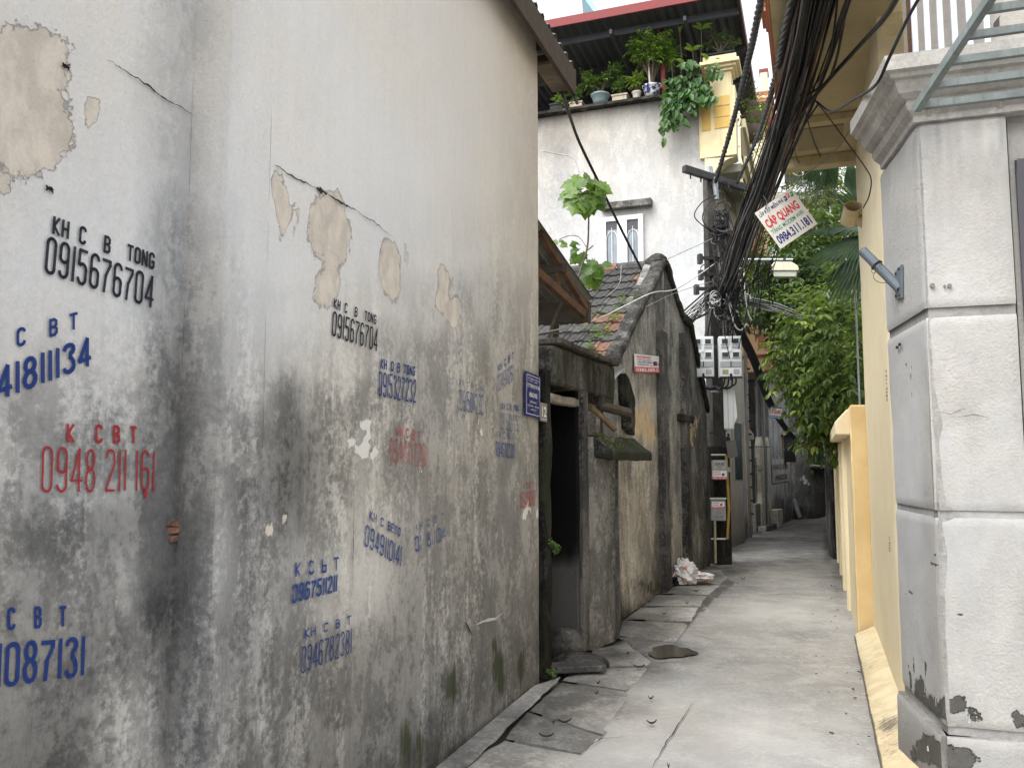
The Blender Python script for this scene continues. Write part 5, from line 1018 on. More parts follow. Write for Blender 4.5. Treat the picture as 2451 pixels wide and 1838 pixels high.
def lobed(nm,p,d,up,L,par,y,mat=None):
    d=d.normalized(); sd=d.cross(up).normalized(); nn=sd.cross(d); out=[(0,0),(.10,.30),(-.08,.44),(.22,.42),(.30,.56),(.46,.40),(.60,.46),(.68,.24),(1.0,.0)]
    pts=[(x,y_) for x,y_ in out]; v=[p]; 
    for x,y_ in out[1:]: v.append(p+d*(x*L)+sd*(y_*L)+nn*(-.18*abs(y_)*L-.15*x*x*L))
    for x,y_ in out[-2:0:-1]: v.append(p+d*(x*L)+sd*(-y_*L)+nn*(-.18*abs(y_)*L-.15*x*x*L))
    mid=p+d*(.5*L)+nn*(-.03*L); b=MB(); n=len(v)
    for i in range(n): b.poly([v[i],v[(i+1)%n],mid])
    o=b.build(nm,mat or M_PAP,par); a=o.data.attributes.new('young','FLOAT','POINT'); a.data.foreach_set('value',[y]*len(o.data.vertices)); return o
CL=[(1405,455,36,40,44,.8,.16),(1384,602,8,22,8,.15,.10),(1430,640,20,22,14,.15,.115),(1412,665,16,14,9,.3,.11),(1338,582,8,10,4,.5,.08),(1400,635,10,10,4,.1,.09),(1395,425,20,8,6,.9,.12)]
for (x,y,rx,ry,n_,yg,L_) in CL:
    for k in range(n_):
        a=random.uniform(0,6.28); r=random.random()**.5; p=D(x+rx*r*math.cos(a),y+ry*r*math.sin(a),7.8+random.uniform(-.15,.15)); d=Vector((math.cos(a)*r+random.gauss(0,.2),random.uniform(-.5,.2),-.55-math.sin(a)*r*.5)); lobed('leaf',p,d,Vector((0,-.8,.7))+rv(.25),L_*random.uniform(.75,1.15),sapl,yg*random.random())
m=MB()
for k in range(9): a=D(1408,470+random.uniform(-20,25),7.8); m.tube([a,a+Vector((random.gauss(0,.1),random.gauss(0,.05),random.uniform(-.05,.08)))],.003,4)
m.build('leaf_stalk',M_STEM,sapl)
# ================================================================ UTILITY POLE
pg=Vector((3.12,12.72,0)); pole=thing('utility_pole',pg,'old concrete utility pole tangled in cables between gable and cream house','utility pole')
M_POLE=stained('pole_concrete',K=.36,patch=.9,sc_=1.4); M_STEEL=paint('dark_steel',(.035,.033,.035),.6,.3,.3,scale=8); M_GALV=paint('galvanised',(.30,.33,.35),.45,.2,.3,metal=.5,scale=8)
ptop=D(1714,418,12.72).z; fx=Vector((.97,.22,0)).normalized(); fy=Vector((-fx.y,fx.x,0))
def sect(z): k=z/ptop; return .225-.10*k
v0=MB(); zz=[-.05,.5,1.2,2.,2.9,3.6,4.4,5.2,ptop]; b=0
for z in zz:
    w_=sect(z)/2; cxx=pg+fx*(-.03*z/ptop*1.2)
    for sx,sy in ((-1,-1),(1,-1),(1,1),(-1,1)): v0.v.append(cxx+fx*sx*w_+fy*sy*w_*1.2+UP*z)
for i in range(len(zz)-1):
    for k in range(4): k2=(k+1)%4; v0.f.append((i*4+k,i*4+k2,(i+1)*4+k2,(i+1)*4+k)); v0.m.append(0)
v0.f.append(tuple(len(zz)*4-4+k for k in range(4))); v0.m.append(0)
o=rough(v0,'shaft',pole,112,M_POLE,2,.004,bevel=0,warm=.6,vary=45)
m=MB(); m.ob(pg-fx*.14-fy*.16,fx*.27,fy*.3,UP*1.75); rough(m,'lower_casing',pole,66,M_POLE,3,.008,vary=18)
A,B=D(1637,404,12.35),D(1787,452,12.9); bar('crossarm',A,B,.09,.10,M_STEEL,pole)
for k in range(6): a=A.lerp(B,.1+.16*k); m=MB(); m.tube([a-UP*.04,a-UP*.13],.012,6); m.build('crossarm_bolt',M_STEEL,pole)
for z,w_ in ((D(1700,627,12.7).z,.36),(D(1700,665,12.7).z,.34),(D(1700,700,12.7).z,.5)):
    m=MB(); m.ob(pg-fx*(w_/2+.10)-fy*.14+UP*z,fx*w_,fy*.05,UP*.05); m.ob(pg-fx*(w_/2+.12)-fy*.16+UP*(z-.07),fx*.06,fy*.08,UP*.15); m.build('pole_clamp',M_STEEL,pole)
m=MB(); m.tube([pg+fx*(.02)-fy*.15+UP*(ptop-.45),pg+fx*.0-fy*.13+UP*(ptop-.1)],[.035,.05],8); m.tube([pg-fx*.02+UP*(ptop-.02),pg-fx*.02+UP*(ptop+.12)],[.07,.05],7); m.build('insulator',M_GALV,pole)
# street lamp
la=D(1745,622,12.5); lb=D(1898,622,12.1); lamp=thing('street_lamp',la,'street lamp with cream hood on grey arm reaching right from the pole','street lamp')
m=MB(); m.tube([la,lb],.021,8); m.build('arm',M_GALV,lamp)
h0=D(1846,652,12.15); h1=D(1914,652,12.0); e=(h1-h0); en=e.normalized(); s_=en.cross(UP)
m=MB(); m.prism([h0+UP*-.01,h1+UP*-.01,h1+UP*.06-en*.01,h0+e*.75+UP*.12,h0+e*.15+UP*.12,h0+UP*.05],s_*.17); m.build('lamp_hood',paint('lamp_cream',(.62,.58,.44),.5,.1,.3,scale=6),lamp,bevel=.01)
t=NT('lamp_glass'); t.surf((.42,.43,.36),.25,None,0,0,0,.5); m=MB(); m.prism([h0+e*.06-UP*.012,h1-e*.06-UP*.012,h1-e*.12-UP*.10,h0+e*.12-UP*.10],s_*.15); m.build('lamp_glass',t.mat,lamp,bevel=.012)
m=MB(); m.tube([h0+e*.5+UP*.12+s_*.08,Vector(((h0+e*.5).x,(h0+e*.5).y,lb.z))+s_*.08],.02,6); m.build('lamp_bracket',M_STEEL,lamp)
# meter cabinets
M_CAB=paint('meter_white',(.62,.64,.66),.4,.06,.25,dcol=(.2,.16,.1),scale=5,bump=.03); M_METW=paint('meter_window',(.05,.055,.06),.2,.5,.2,scale=40,streak=False); M_METG=paint('meter_grey_band',(.33,.34,.36),.35,.1,.2); 
def cabinet(x0,x1,y0,y1,d,label,yellow):
    a,b,c=D(x0,y1,d),D(x1,y1,d-.05),D(x0,y0,d); b.z=a.z; ux=(b-a).normalized(); W_=(b-a).length; Hh=c.z-a.z; n=ux.cross(UP); n=-n if n.y>0 else n
    t_=thing('meter_cabinet',a+ux*W_/2,label,'meter cabinet','electricity meter cabinets on the pole')
    m=MB(); m.ob(a,ux*W_,-n*.16,UP*Hh); body=m.build('case',M_CAB,t_,bevel=.012)
    def r(x,y,w_,h_,mat,nm,out=.006): m=MB(); m.ob(a+ux*x*W_+UP*y*Hh+n*.001,ux*w_*W_,n*out,UP*h_*Hh); return m.build(nm,mat,t_,bevel=.002)
    for xx in (.10,.57):
        for yy in (.80,.47): f=r(xx,yy,.34,.15,M_CAB,'meter_window',.012); m=MB(); m.ob(a+ux*(xx+.04)*W_+UP*(yy+.02)*Hh+n*.0125,ux*.26*W_,n*.004,UP*.11*Hh); m.build('glass',M_METW,f); 
        r(xx,.70,.34,.06,M_METG,'number_strip',.004)
    r(.05,.24,.90,.145,M_METG,'clear_band',.010); r(.49,.24,.05,.145,M_METW,'latch_slot',.012); r(.05,.02,.9,.20,M_CAB,'lower_panel',.008)
    r(.14,.07,.26,.12,paint('meter_yellow_label',(.30,.27,.15),.6) if yellow else M_CAB,'socket',.011); r(.62,.07,.26,.12,M_METG,'socket',.011)
    m=MB(); c_=a+ux*.5*W_+UP*.66*Hh; m.tube([c_,c_+n*.01],.028,14); m.build('round_seal',M_CAB,t_)
    r(.0,-.03,1.,.03,M_BLK,'gasket',.0); m=MB(); m.tube([a+ux*.5*W_+n*.02-UP*.05,a+ux*.5*W_+n*.02+UP*.05],.016,7); m.build('cable_gland',M_BLK,t_)
    return a,ux,W_,n
cabinet(1657,1710,806,903,12.05,'left white meter cabinet partly hidden by the gable wall',False); ca=cabinet(1722,1777,805,903,12.05,'right white meter cabinet with yellow label in front of the pole',True)
m=MB(); a=D(1694,826,12.28); m.ob(a,Vector((.45,-.02,0)),Vector((0,.05,0)),-UP*.05); m.build('bracket',M_STEEL,pole)
# cable entries under the cabinets
M_CB=paint('cable_black',(.014,.014,.016),.5,.25,.15,scale=3,dcol=(.06,.055,.05)); M_CG=paint('cable_grey',(.22,.22,.22),.6,.2,.2); M_CW=paint('cable_white',(.5,.5,.49),.6,.15,.25); M_CR=paint('cable_brown',(.08,.035,.022),.7,.2,.2)
def cable(name,pts,r,mat,label,group=None,n=6,sides=6,cat='cable',parent=None):
    m=MB(); m.tube(catmull(pts,n),r,sides); 
    o=m.build(name,mat,parent,smooth=True) if parent is not None else m.build(name,mat,org=pts[0],smooth=True)
    if parent is None: props(o,label,cat,group)
    return o
for k in range(7):
    x0=1668+random.uniform(0,20) if k<3 else 1735+9*(k-3); x1=1700+random.uniform(-8,30)
    cable('meter_lead',[D(x0,902,12.0),D(x0+(4 if k<3 else -3),920+3*k%9,12.05),D((x0+x1)/2,930+random.uniform(-3,6),12.2),D(x1,925,12.45)],.012,M_CB,None,parent=pole)
# long white box + telecom boxes
def boxthing(nm,x0,x1,y0,y1,d,dep,mat,label,cat,bev=.01):
    a,b,c=D(x0,y1,d),D(x1,y1,d-.04),D(x0,y0,d); b.z=a.z; ux=(b-a).normalized(); n=ux.cross(UP); n=-n if n.y>0 else n; t_=thing(nm,a+(b-a)/2,label,cat); m=MB(); m.ob(a,b-a,-n*dep,UP*(c.z-a.z)); m.build('case',mat,t_,bevel=bev); return t_,a,ux,(b-a).length,c.z-a.z,n
t_,a,ux,W_,Hh,n=boxthing('fibre_cabinet',1733,1757,930,1027,12.15,.14,M_CAB,'tall narrow white plastic cabinet strapped to the pole','cabinet')
m=MB(); m.ob(a+ux*W_*.42+n*.001,ux*.008,n*.005,UP*Hh*.98); m.build('seam',M_METG,t_); m=MB(); m.prism([a+ux*W_+UP*.10*Hh,a+ux*(W_+.05)+UP*.3*Hh,a+ux*(W_+.02)+UP*.98*Hh,a+ux*W_+UP*Hh*.98],-n*.13); m.build('side_cover',M_CAB,t_)
bar('strap',D(1702,936,12.4),D(1735,938,12.2),.02,.03,M_GALV,pole); bar('strap',D(1697,1036,12.3),D(1733,1032,12.2),.02,.02,M_STEEL,pole)
t_,a,ux,W_,Hh,n=boxthing('junction_box',1704,1742,1101,1148,12.3,.14,paint('box_cream',(.40,.38,.33),.6,.1,.3,scale=6),'cream junction box with blue sticker, upper of the two on the pole','junction box',.02)
s2=Sign('sticker',a+ux*.05*W_+n*.004+UP*.03*Hh,a+ux*.95*W_+n*.004+UP*.03*Hh,a+ux*.05*W_+n*.004+UP*.46*Hh,'small white internet sticker on the upper junction box','sticker',C_WHITE,.002); s2.rect(0,0,1,.28,C_RED); s2.text('0961.921.006',.05,.06,.9,.17,C_WHITE,.02); s2.text('INTERNET',.06,.76,.5,.14,C_RED,.02); s2.text('TRUYỀN HÌNH',.06,.5,.5,.12,C_BLUE,.02); s2.rect(.66,.42,.16,.26,C_BLACK); s2.done()
s2=Sign('sticker',a+ux*.2*W_+n*.004+UP*.50*Hh,a+ux*.85*W_+n*.004+UP*.50*Hh,a+ux*.2*W_+n*.004+UP*.92*Hh,'blue lettered sticker above the internet one on the upper junction box','sticker',paint('sticker_pale',(.5,.5,.48),.6),.002); s2.text('SƠN BC',.05,.55,.9,.35,C_BLUE,.04); s2.text('PHỐI',.25,.25,.45,.2,C_MAR,.02); s2.text('0915.682.112',.1,.03,.8,.14,C_BLACK,.01); s2.done()
m=MB(); m.ob(a+ux*W_+UP*Hh*.4,ux*.04,n*.02,UP*.07); m.build('hasp',M_GALV,t_)
t_,a,ux,W_,Hh,n=boxthing('switch_box',1702,1738,1194,1246,12.3,.16,paint('box_grey',(.30,.31,.31),.5,.1,.3,scale=6),'grey switch box with red and white sticker, lower on the pole','switch box',.01)
m=MB(); m.ob(a+UP*Hh-ux*.01,ux*(W_+.02),n*.02,UP*.02); m.build('rain_lip',M_CAB,t_)
s2=Sign('sticker',a+ux*.08*W_+n*.004+UP*.58*Hh,a+ux*.92*W_+n*.004+UP*.58*Hh,a+ux*.08*W_+n*.004+UP*.88*Hh,'white and red internet sticker on the lower grey box','sticker',C_WHITE,.002); s2.rect(0,0,1,.28,C_RED); s2.text('0966.511.772',.05,.06,.9,.17,C_WHITE,.02); s2.text('INTERNET',.06,.72,.5,.15,C_RED,.02); s2.text('CÁP QUANG',.06,.45,.5,.13,C_BLUE,.02); s2.rect(.66,.40,.16,.3,C_BLACK); s2.done()
s3=Sign('stamped_text',a+ux*.2*W_+n*.003+UP*.1*Hh,a+ux*.8*W_+n*.003+UP*.1*Hh,a+ux*.2*W_+n*.003+UP*.45*Hh,'faint dark stamped lettering on the lower grey box','lettering',paint('box_grey'  ,(.30,.31,.31)),.001); s3.text('TỦ CẦU DAO',.0,.1,1,.3,C_BLACK,0); s3.text('TỔ 4',.25,.6,.5,.3,C_BLACK,0); s3.done()
m=MB(); m.tube([D(1711,1246,12.25),D(1713,1348,12.2)],.018,6); m.build('conduit',paint('conduit_cream',(.33,.30,.2),.7,.2,.3),pole)
m=MB(); m.tube([D(1738,1090,12.4),D(1745,1215,12.4),D(1741,1290,12.4)],.02,6); m.build('conduit',paint('conduit_yellow',(.42,.28,.06),.7,.2,.4),pole)
for y_ in (1088,1289): bar('strap',D(1702,y_,12.3),D(1737,y_,12.3),.02,.022,M_CAB,pole)
m=MB()
for k in range(9): m.tube(catmull([D(1733+random.uniform(-3,6),1030,12.1),D(1728+random.uniform(-4,10),1052,12.1),D(1738+random.uniform(-8,8),1066+random.uniform(-5,6),12.1),D(1744+random.uniform(-6,4),1040+random.uniform(-3,10),12.1)],5),.009,5)
o=m.build('cable_coil',M_CB,pole); o['kind']='stuff'
m=MB(); a=D(1737,1056,12.0); m.ob(a,Vector((.14,-.01,.02)),Vector((0,.02,0)),Vector((.03,0,-.24))); o=m.build('hanging_tag',paint('tag_grey',(.11,.10,.10),.7),org=a); props(o,'small dark grey tag board hanging beside the pole cables','tag')
# ================================================================ CABLES
def bp(px,py,d): return D(px,py,d)
spine=[(2010,-260,3.4),(1962,0,4.4),(1912,200,5.5),(1842,400,7.3),(1798,510,8.7),(1768,610,10.3),(1740,700,12.3)]
BG='black overhead cables bunched between the pole and the right-hand balcony'
for k in range(64):
    t0=random.gauss(0,.5); t1=t0*.7+random.gauss(0,.3); r=random.choice([.005,.005,.007,.008,.010,.012]); pts=[]
    sag=random.uniform(0,1)**2*random.choice([0,0,1])
    for i,(x,y,d) in enumerate(spine):
        wd=[100,66,50,36,34,36,20][i]; f=t0*(1-i/6)+t1*(i/6)
        pts.append(D(x+f*wd*(.9 if i<6 else 1)+random.gauss(0,3),y+sag*[0,10,30,55,70,50,10][i]+random.uniform(-4,4),d+random.gauss(0,.07)))
    if k%5==0: pts.append(D(1735+random.uniform(-10,25),760+random.uniform(-20,80),12.5))
    mat=M_CB if k%9 else (M_CR if k%2 else M_CG)
    cable('overhead_cable',pts,r,mat,'black cable in the thick bundle sweeping down to the pole',BG)
for k in range(9):   # reddish ones on the left edge
    pts=[D(x-[70,52,44,40,30,26,10][i]+k*3.2+random.gauss(0,2),y,d+.05) for i,(x,y,d) in enumerate(spine)]
    cable('overhead_cable',pts,.005,M_CR if k%2 else M_CB,'thin reddish brown or black cable on the left flank of the bundle',BG)
def twisted(pts,r,lab):
    c=catmull(pts,14); t_=thing('twisted_cable',c[0],lab,'cable'); n=len(c)
    for s_ in range(4):
        m=MB(); q=[]; acc=0
        for i,p in enumerate(c):
            if i: acc+=(c[i]-c[i-1]).length
            tt=(c[min(i+1,n-1)]-c[max(i-1,0)]).normalized(); a=tt.cross(Vector((1,0,0))).normalized(); b_=tt.cross(a); ph=acc/.26*2*math.pi*.5+s_*math.pi/2
            q.append(p+(a*math.cos(ph)+b_*math.sin(ph))*r)
        m.tube(q,r*.82,6); m.build('strand',M_CB,t_,smooth=True)
twisted([D(1850,-140,5.6),D(1822,0,6.6),D(1790,150,8.1),D(1752,300,10.2),D(1712,438,12.6)],.021,'thick four-strand twisted black cable reaching the crossarm from the upper left')
twisted([D(1930,-120,3.9),D(1888,40,4.7),D(1855,190,6.0),D(1812,330,8.6),D(1765,438,12.7)],.016,'second twisted black cable, nearer the bundle, ending at the crossarm end')
LC=[([(1345,222,6.3),(1364,279,6.9),(1388,344,7.6),(1434,439,8.4),(1483,541,9.3),(1535,644,10.3),(1575,723,11.2),(1621,769,12.0),(1657,766,12.2),(1711,739,12.5),(1735,712,12.6)],.015,M_CB,'black service cable dropping from the first eave across the window to the pole'),
([(1621,769,12.0),(1589,809,10.6),(1548,850,9.6),(1489,870,8.7),(1440,908,8.0)],.009,M_CB,'black cable running from the gable top down past the poster'),
([(1290,798,7.0),(1413,771,7.9),(1494,733,8.5),(1562,701,9.3),(1616,693,10.2),(1670,660,12.0),(1729,618,12.6)],.007,M_CW,'pale cable crossing the tiled roof up to the pole'),
([(1598,620,10.4),(1660,592,11.3),(1730,560,12.6),(1790,535,11.0)],.005,M_CG,'thin grey wire from the roof peak to the bundle'),
([(1545,735,9.3),(1620,700,10.4),(1710,672,12.5)],.004,M_CG,'thin wire from the gable edge to the pole clamp'),
([(1636,745,12.2),(1670,715,12.3),(1700,690,12.4),(1725,690,12.5)],.014,M_CB,'short thick cable rising left of the pole knot'),
([(1640,750,12.2),(1672,722,12.3),(1706,697,12.5),(1728,700,12.5)],.012,M_CG,'grey cable beside the short thick one at the pole knot'),
([(1300,796,7.4),(1385,800,8.0),(1440,808,8.3)],.005,M_CG,'short slack wire lying on the tiles'),
([(1487,636,9.6),(1482,680,9.2),(1450,712,8.8)],.004,M_CG,'thin wire dangling over the upper tiles'),
([(1298,362,14.0),(1340,370,14.2),(1372,378,14.2),(1385,410,14.2),(1392,436,14.2)],.010,M_CW,'pale cable stapled across the terrace house wall')]
for p,r,mt,lb in LC: cable('service_cable',[D(*q) for q in p],r,mt,lb)
RC=[([(2165,-40,3.6),(2120,40,4.0),(2050,118,5.9),(1985,190,6.6),(1925,262,7.6),(1880,330,8.4),(1845,420,9.3)],.017,M_CB,'thick single black cable swinging from upper right into the bundle'),
([(2215,-30,3.2),(2170,50,3.3),(2128,140,3.4),(2095,205,3.6),(2040,240,4.2),(1990,268,5.0),(1955,245,6.8)],.009,M_CB,'thin black cable curving past the grey cornice'),
([(2035,-40,6.0),(2022,40,6.4),(2000,150,7.0),(1975,200,7.4),(1920,240,7.9),(1890,300,8.4)],.010,M_CB,'black cable peeling off the right of the bundle'),
([(2008,-40,6.2),(1998,60,6.5),(1984,140,7.2),(1950,205,7.7),(1905,235,8.2)],.008,M_CB,'second black cable peeling off the bundle'),
([(2042,295,5.9),(2010,350,6.6),(1960,395,7.4),(1915,422,8.4),(1885,405,9.0)],.006,M_CG,'tan grey cable looping below the yellow soffit'),
([(1950,240,7.0),(1990,290,6.4),(2030,345,5.9),(2070,400,5.5),(2085,430,5.3),(2080,470,5.4),(2066,498,5.6)],.005,M_CB,'thin black wire looping to the open pipe'),
([(1925,255,8.0),(1945,330,8.0),(1975,400,8.0),(1992,433,8.0)],.006,M_CB,'black wire dropping to the palm leaves'),
([(1895,300,8.4),(1905,370,8.4),(1922,408,8.4)],.004,M_CB,'fine black wire hanging below the balcony'),
([(1960,248,7.5),(1925,300,8.0),(1890,370,9.0)],.008,M_CB,'black cable crossing under the balcony corner')]
for p,r,mt,lb in RC: cable('service_cable',[D(q[0],q[1],min(q[2],.90*2.7*1994/(1108-q[1])) if q[1]<400 and q[0]>1870 else q[2]) for q in p],r*.85,mt,lb)
# thick dark trunk of cables beyond the pole
for k in range(16):
    f=random.gauss(0,1); pts=[D(1738+f*5,705,12.5),D(1770+f*8,790,13.0),D(1806+f*7,862,14.2),D(1842+f*6,960,16.2),D(1885+f*5,1030,18.5),D(1925+f*4,1068,21.0)]
    cable('far_cable',pts,.018,M_CB,'black cable in the bundle running on from the pole down the dark lane','black cables running down the dark lane')
for k in range(12):
    f=random.gauss(0,1); pts=[D(1790+random.uniform(-40,10),715+f*6,12.6),D(1850,733+f*6,12.2),D(1915,755+f*5,12.0),D(1985,772+f*6,11.8)]
    cable('far_cable',pts,.007,random.choice([M_CB,M_CG]),'thin cable strung from the pole knot into the tree','cables strung into the tree')
for (a_,b_) in (((1845,780,18.),(1905,905,19.)),((1870,785,20.),(1935,960,21.))):
    twisted([D(*a_),D((a_[0]+b_[0])/2+2,(a_[1]+b_[1])/2+6,(a_[2]+b_[2])/2),D(*b_)],.026,['far twisted cable crossing the grey blind wall on the left','far twisted cable crossing the grey blind wall on the right'][a_[0]>1850])
# knots and loops around the pole
kn=thing('cable_tangle',D(1720,715,12.4),'messy knot of black and white cable loops on the pole','cable tangle')
def loops(nm,mat,n_,cx,cy,sx,sy,r0,r1,rad,d=12.4,par=kn):
    m=MB()
    for k in range(n_):
        x,y=random.gauss(cx,sx),random.gauss(cy,sy); R_=random.uniform(r0,r1); ph=random.uniform(0,6.28); sq=random.uniform(.4,1.); c=D(x,y,d+random.uniform(-.15,.1)); tl=random.uniform(0,3.1); end=random.uniform(3.5,7)
        m.tube([c+Vector((math.cos(q+ph)*R_*math.cos(tl)-math.sin(q+ph)*R_*sq*math.sin(tl),math.sin(q*2)*.03,math.cos(q+ph)*R_*math.sin(tl)+math.sin(q+ph)*R_*sq*math.cos(tl))) for q in [end*i/18 for i in range(19)]],rad,4)
    o=m.build(nm,mat,par); o['kind']='stuff'; return o
loops('white_loops',M_CW,12,1712,722,6,7,.03,.10,.008); loops('grey_loops',M_CG,16,1745,735,14,22,.03,.16,.006); loops('black_loops',M_CB,34,1735,700,16,34,.05,.24,.008); loops('upper_loops',M_CB,26,1726,530,7,40,.04,.13,.010); loops('hanging_loops',M_CB,14,1790,680,24,40,.08,.25,.006)
m=MB()
for k in range(46):
    x=random.gauss(1730,13); y=random.uniform(470,700); m.tube(catmull([D(x,y,12.45),D(x+random.gauss(3,6),y+60,12.4),D(x+random.gauss(8,10),y+130,12.4),D(x+random.gauss(4,8),y+random.uniform(150,220),12.5)],4),random.choice([.006,.009,.013]),5)
o=m.build('vertical_leads',M_CB,kn); o['kind']='stuff'
m=MB()
for k in range(30):
    x=random.uniform(1745,1860); y=620+random.uniform(-60,60)+(1800-x)*.6; L_=random.uniform(40,170); m.tube(catmull([D(x,y,11.5),D(x-random.uniform(5,20),y+L_*.5,11.8),D(x-random.uniform(0,30),y+L_,12.)],4),random.choice([.005,.007,.010]),5)
o=m.build('dangling_ends',M_CB,kn); o['kind']='stuff'
m=MB()
for pts in ([(1741,700),(1748,740),(1760,780),(1774,790),(1787,775)],[(1780,640),(1783,700),(1790,745),(1800,768)],[(1786,703),(1794,708),(1797,716)],[(1738,702),(1752,735),(1768,748)]): m.tube(catmull([D(x,y,12.0) for x,y in pts],5),.010,5)
m.build('white_drop',M_CW,kn)
for (cx_,cy_,rx_,ry_) in ((1682,520,22,52),(1692,525,12,46)):
    pts=[D(1722-8,468,12.4),D(cx_,cy_-ry_*.7,12.3),D(cx_-rx_*.9,cy_-ry_*.1,12.3),D(cx_-rx_*.1,cy_+ry_*.35,12.3),D(1722,cy_+ry_*.9,12.4)]
    m=MB(); m.tube(catmull(pts,6),.009,5); m.build('side_loop',M_CB,kn)
m=MB()
for k in range(22):
    y=700+random.uniform(-8,10); m.tube(catmull([D(1722+random.uniform(-8,8),y,12.5),D(1690,y+random.uniform(14,40),12.4),D(1655,y+random.uniform(45,80),12.5),D(1636,y+random.uniform(50,90),12.8)],4),.005,4)
o=m.build('left_wires',M_CB,kn); o['kind']='stuff'
m=MB(); m.tube([D(1689,760,12.4),D(1693,730,12.4)],.0,4) if False else m.tube(catmull([D(1702,740,12.35),D(1694,780,12.3),D(1690,812,12.3)],3),[.03]*7,7); m.build('cable_sleeve',M_CB,kn)
m=MB(); m.ob(D(1738,660,12.2),Vector((.06,0,0)),Vector((0,.02,0)),UP*.04); m.build('yellow_tag',paint('tag_yellow',(.6,.5,.02),.5),kn)
# ---- CÁP QUANG board hanging from the bundle
q=[D(1868,596,6.9),D(1957,536,6.8),D(1815,505,6.93)]
s=Sign('hanging_board',q[0],q[1],q[2],'tilted cream board advertising CÁP QUANG hanging from the cable bundle','sign',C_CREAM,.005)
s.text('0984.311.181',.06,.09,.87,.20,C_BLUE,.03); s.text('TẶNG MODEM WIFI',.06,.36,.84,.10,C_GREEN,.012); s.text('CÁP QUANG',.06,.53,.85,.20,C_RED,.03); s.text('LẮP ĐẶT MIỄN PHÍ',.05,.84,.64,.085,C_BLUE,.02)
for k,(cc,ch) in enumerate(((C_NAVY,'F'),(C_ORANGE,'P'),(C_GREEN,'T'))): s.rect(.715+.085*k,.82+(.02 if k==1 else 0),.065,.11,cc,.002,.018); s.text(ch,.735+.085*k,.85+(.02 if k==1 else 0),.035,.05,C_WHITE,.01)
s.done()
for x,y in ((1832,495),(1885,462)): cable('board_tie',[D(x,y+6,6.86),D(x+3,y-12,6.9),D(x-5,y-26,7.0)],.005,M_CB,None,parent=s.t)
q=[D(1841,1000,16.),D(1868,1003,15.9),D(1841,972,16.)]
s=Sign('hanging_board',q[0],q[1],q[2],'small distant board reading CÁP QUANG in red, hung in the dark lane','sign',C_CREAM,.005); s.text('CÁP QUANG',.03,.42,.94,.32,C_RED,.03); s.rect(0,0,1,.24,plain('print_blue_mid',(.08,.16,.35))); s.text('0984.311.181',.08,.06,.84,.12,C_WHITE,.01); s.rect(0,.88,1,.12,plain('print_blue_mid',(.08,.16,.35))); s.done()
q=[D(1917,1058,17.),D(1945,1063,16.9),D(1918,1030,17.)]
s=Sign('far_poster',q[0],q[1],q[2],'small white poster with red and blue print below the light green leaves','sign',C_WHITE,.004); s.rect(0,0,1,.25,C_RED); s.text('0966.511.772',.06,.05,.88,.15,C_WHITE,.02); s.text('INTERNET',.06,.62,.5,.2,C_RED,.02); s.rect(.6,.35,.36,.45,C_BLUE); s.done()
q=[D(1925,1068,17.1),D(1944,1070,17.),D(1925,1058,17.1)]
s=Sign('far_poster',q[0],q[1],q[2],'orange strip of a poster under the white one below the leaves','sign',C_ORANGE,.004); s.text('CÁP QUANG',.1,.2,.8,.5,C_WHITE,.02); s.done()
q=[D(1932,1046,17.3),D(1960,1046,17.2),D(1932,1028,17.3)]
s=Sign('far_poster',q[0],q[1],q[2],'blue printed poster peeking out right of the white one','sign',C_WHITE,.004); s.text('LẮP MẠNG',.05,.5,.9,.3,C_BLUE,.03); s.text('CÁP QUANG',.05,.1,.9,.25,C_BLUE,.02); s.done()
# ================================================================ RIGHT SIDE: yellow house
Y0,Y1=Vector((3.10,7.30,0)),Vector((2.27,5.0,0)); eY=(Y1-Y0).normalized(); nY=Vector((-abs(eY.y),abs(eY.x)*1,0)); nY=Vector((eY.y,-eY.x,0)); nY=-nY if nY.x>0 else nY
M_YW=stained('yellow_render',K=.8,patch=.35,bumpk=.15,sc_=.7)
t=NT('yellow_smooth'); P=t.obj(); a_=t.attr('stain'); n1=t.noise(P,3,5,.6); n2=t.noise(t.scalev(P,30,30,3),1,6,.7); n3=t.noise(P,40,5,.6)
c=t.mix(t.ss(n1,.35,.65),(.80,.69,.46),(.84,.74,.52)); c=t.mix(t.ss(t.m('ADD',a_.outputs['Alpha'],t.m('SUBTRACT',t.m('ADD',t.m('MULTIPLY',n2,.6),t.m('MULTIPLY',n3,.4)),.5)),.5,.62,0,.8),c,(.16,.12,.07)); t.surf(c,.7,n3,.12,.003); M_YS=t.mat
t=NT('yellow_deep'); P=t.obj(); a_=t.attr('stain'); n1=t.noise(P,3,5,.6); n2=t.noise(P,22,6,.7); n3=t.noise(P,60,5,.6)
c=t.mix(t.ss(n1,.35,.65),(.72,.54,.28),(.78,.61,.34)); c=t.mix(t.ss(t.m('ADD',a_.outputs['Alpha'],t.m('SUBTRACT',n2,.5)),.5,.58,0,.9),c,(.10,.065,.035)); t.surf(c,.7,n3,.2,.003); M_YD=t.mat
yh=thing('yellow_house',Y0.lerp(Y1,.5),'tall smooth pale yellow house wall with overhanging balcony on the right','house')
def setbare(o,f):
    me=o.data; n=len(me.vertices); co=np.empty(n*3,np.float32); me.vertices.foreach_get('co',co); co=co.reshape(-1,3)+np.array(ORG[o.name],np.float32)
    b=f(co[:,0],co[:,1],co[:,2]); setattrs(me,np.stack([b*0+.8,b*0+.5,b*0+.2,b],-1),np.stack([b*0,b*0,b*0,b*0+1],-1)); return o
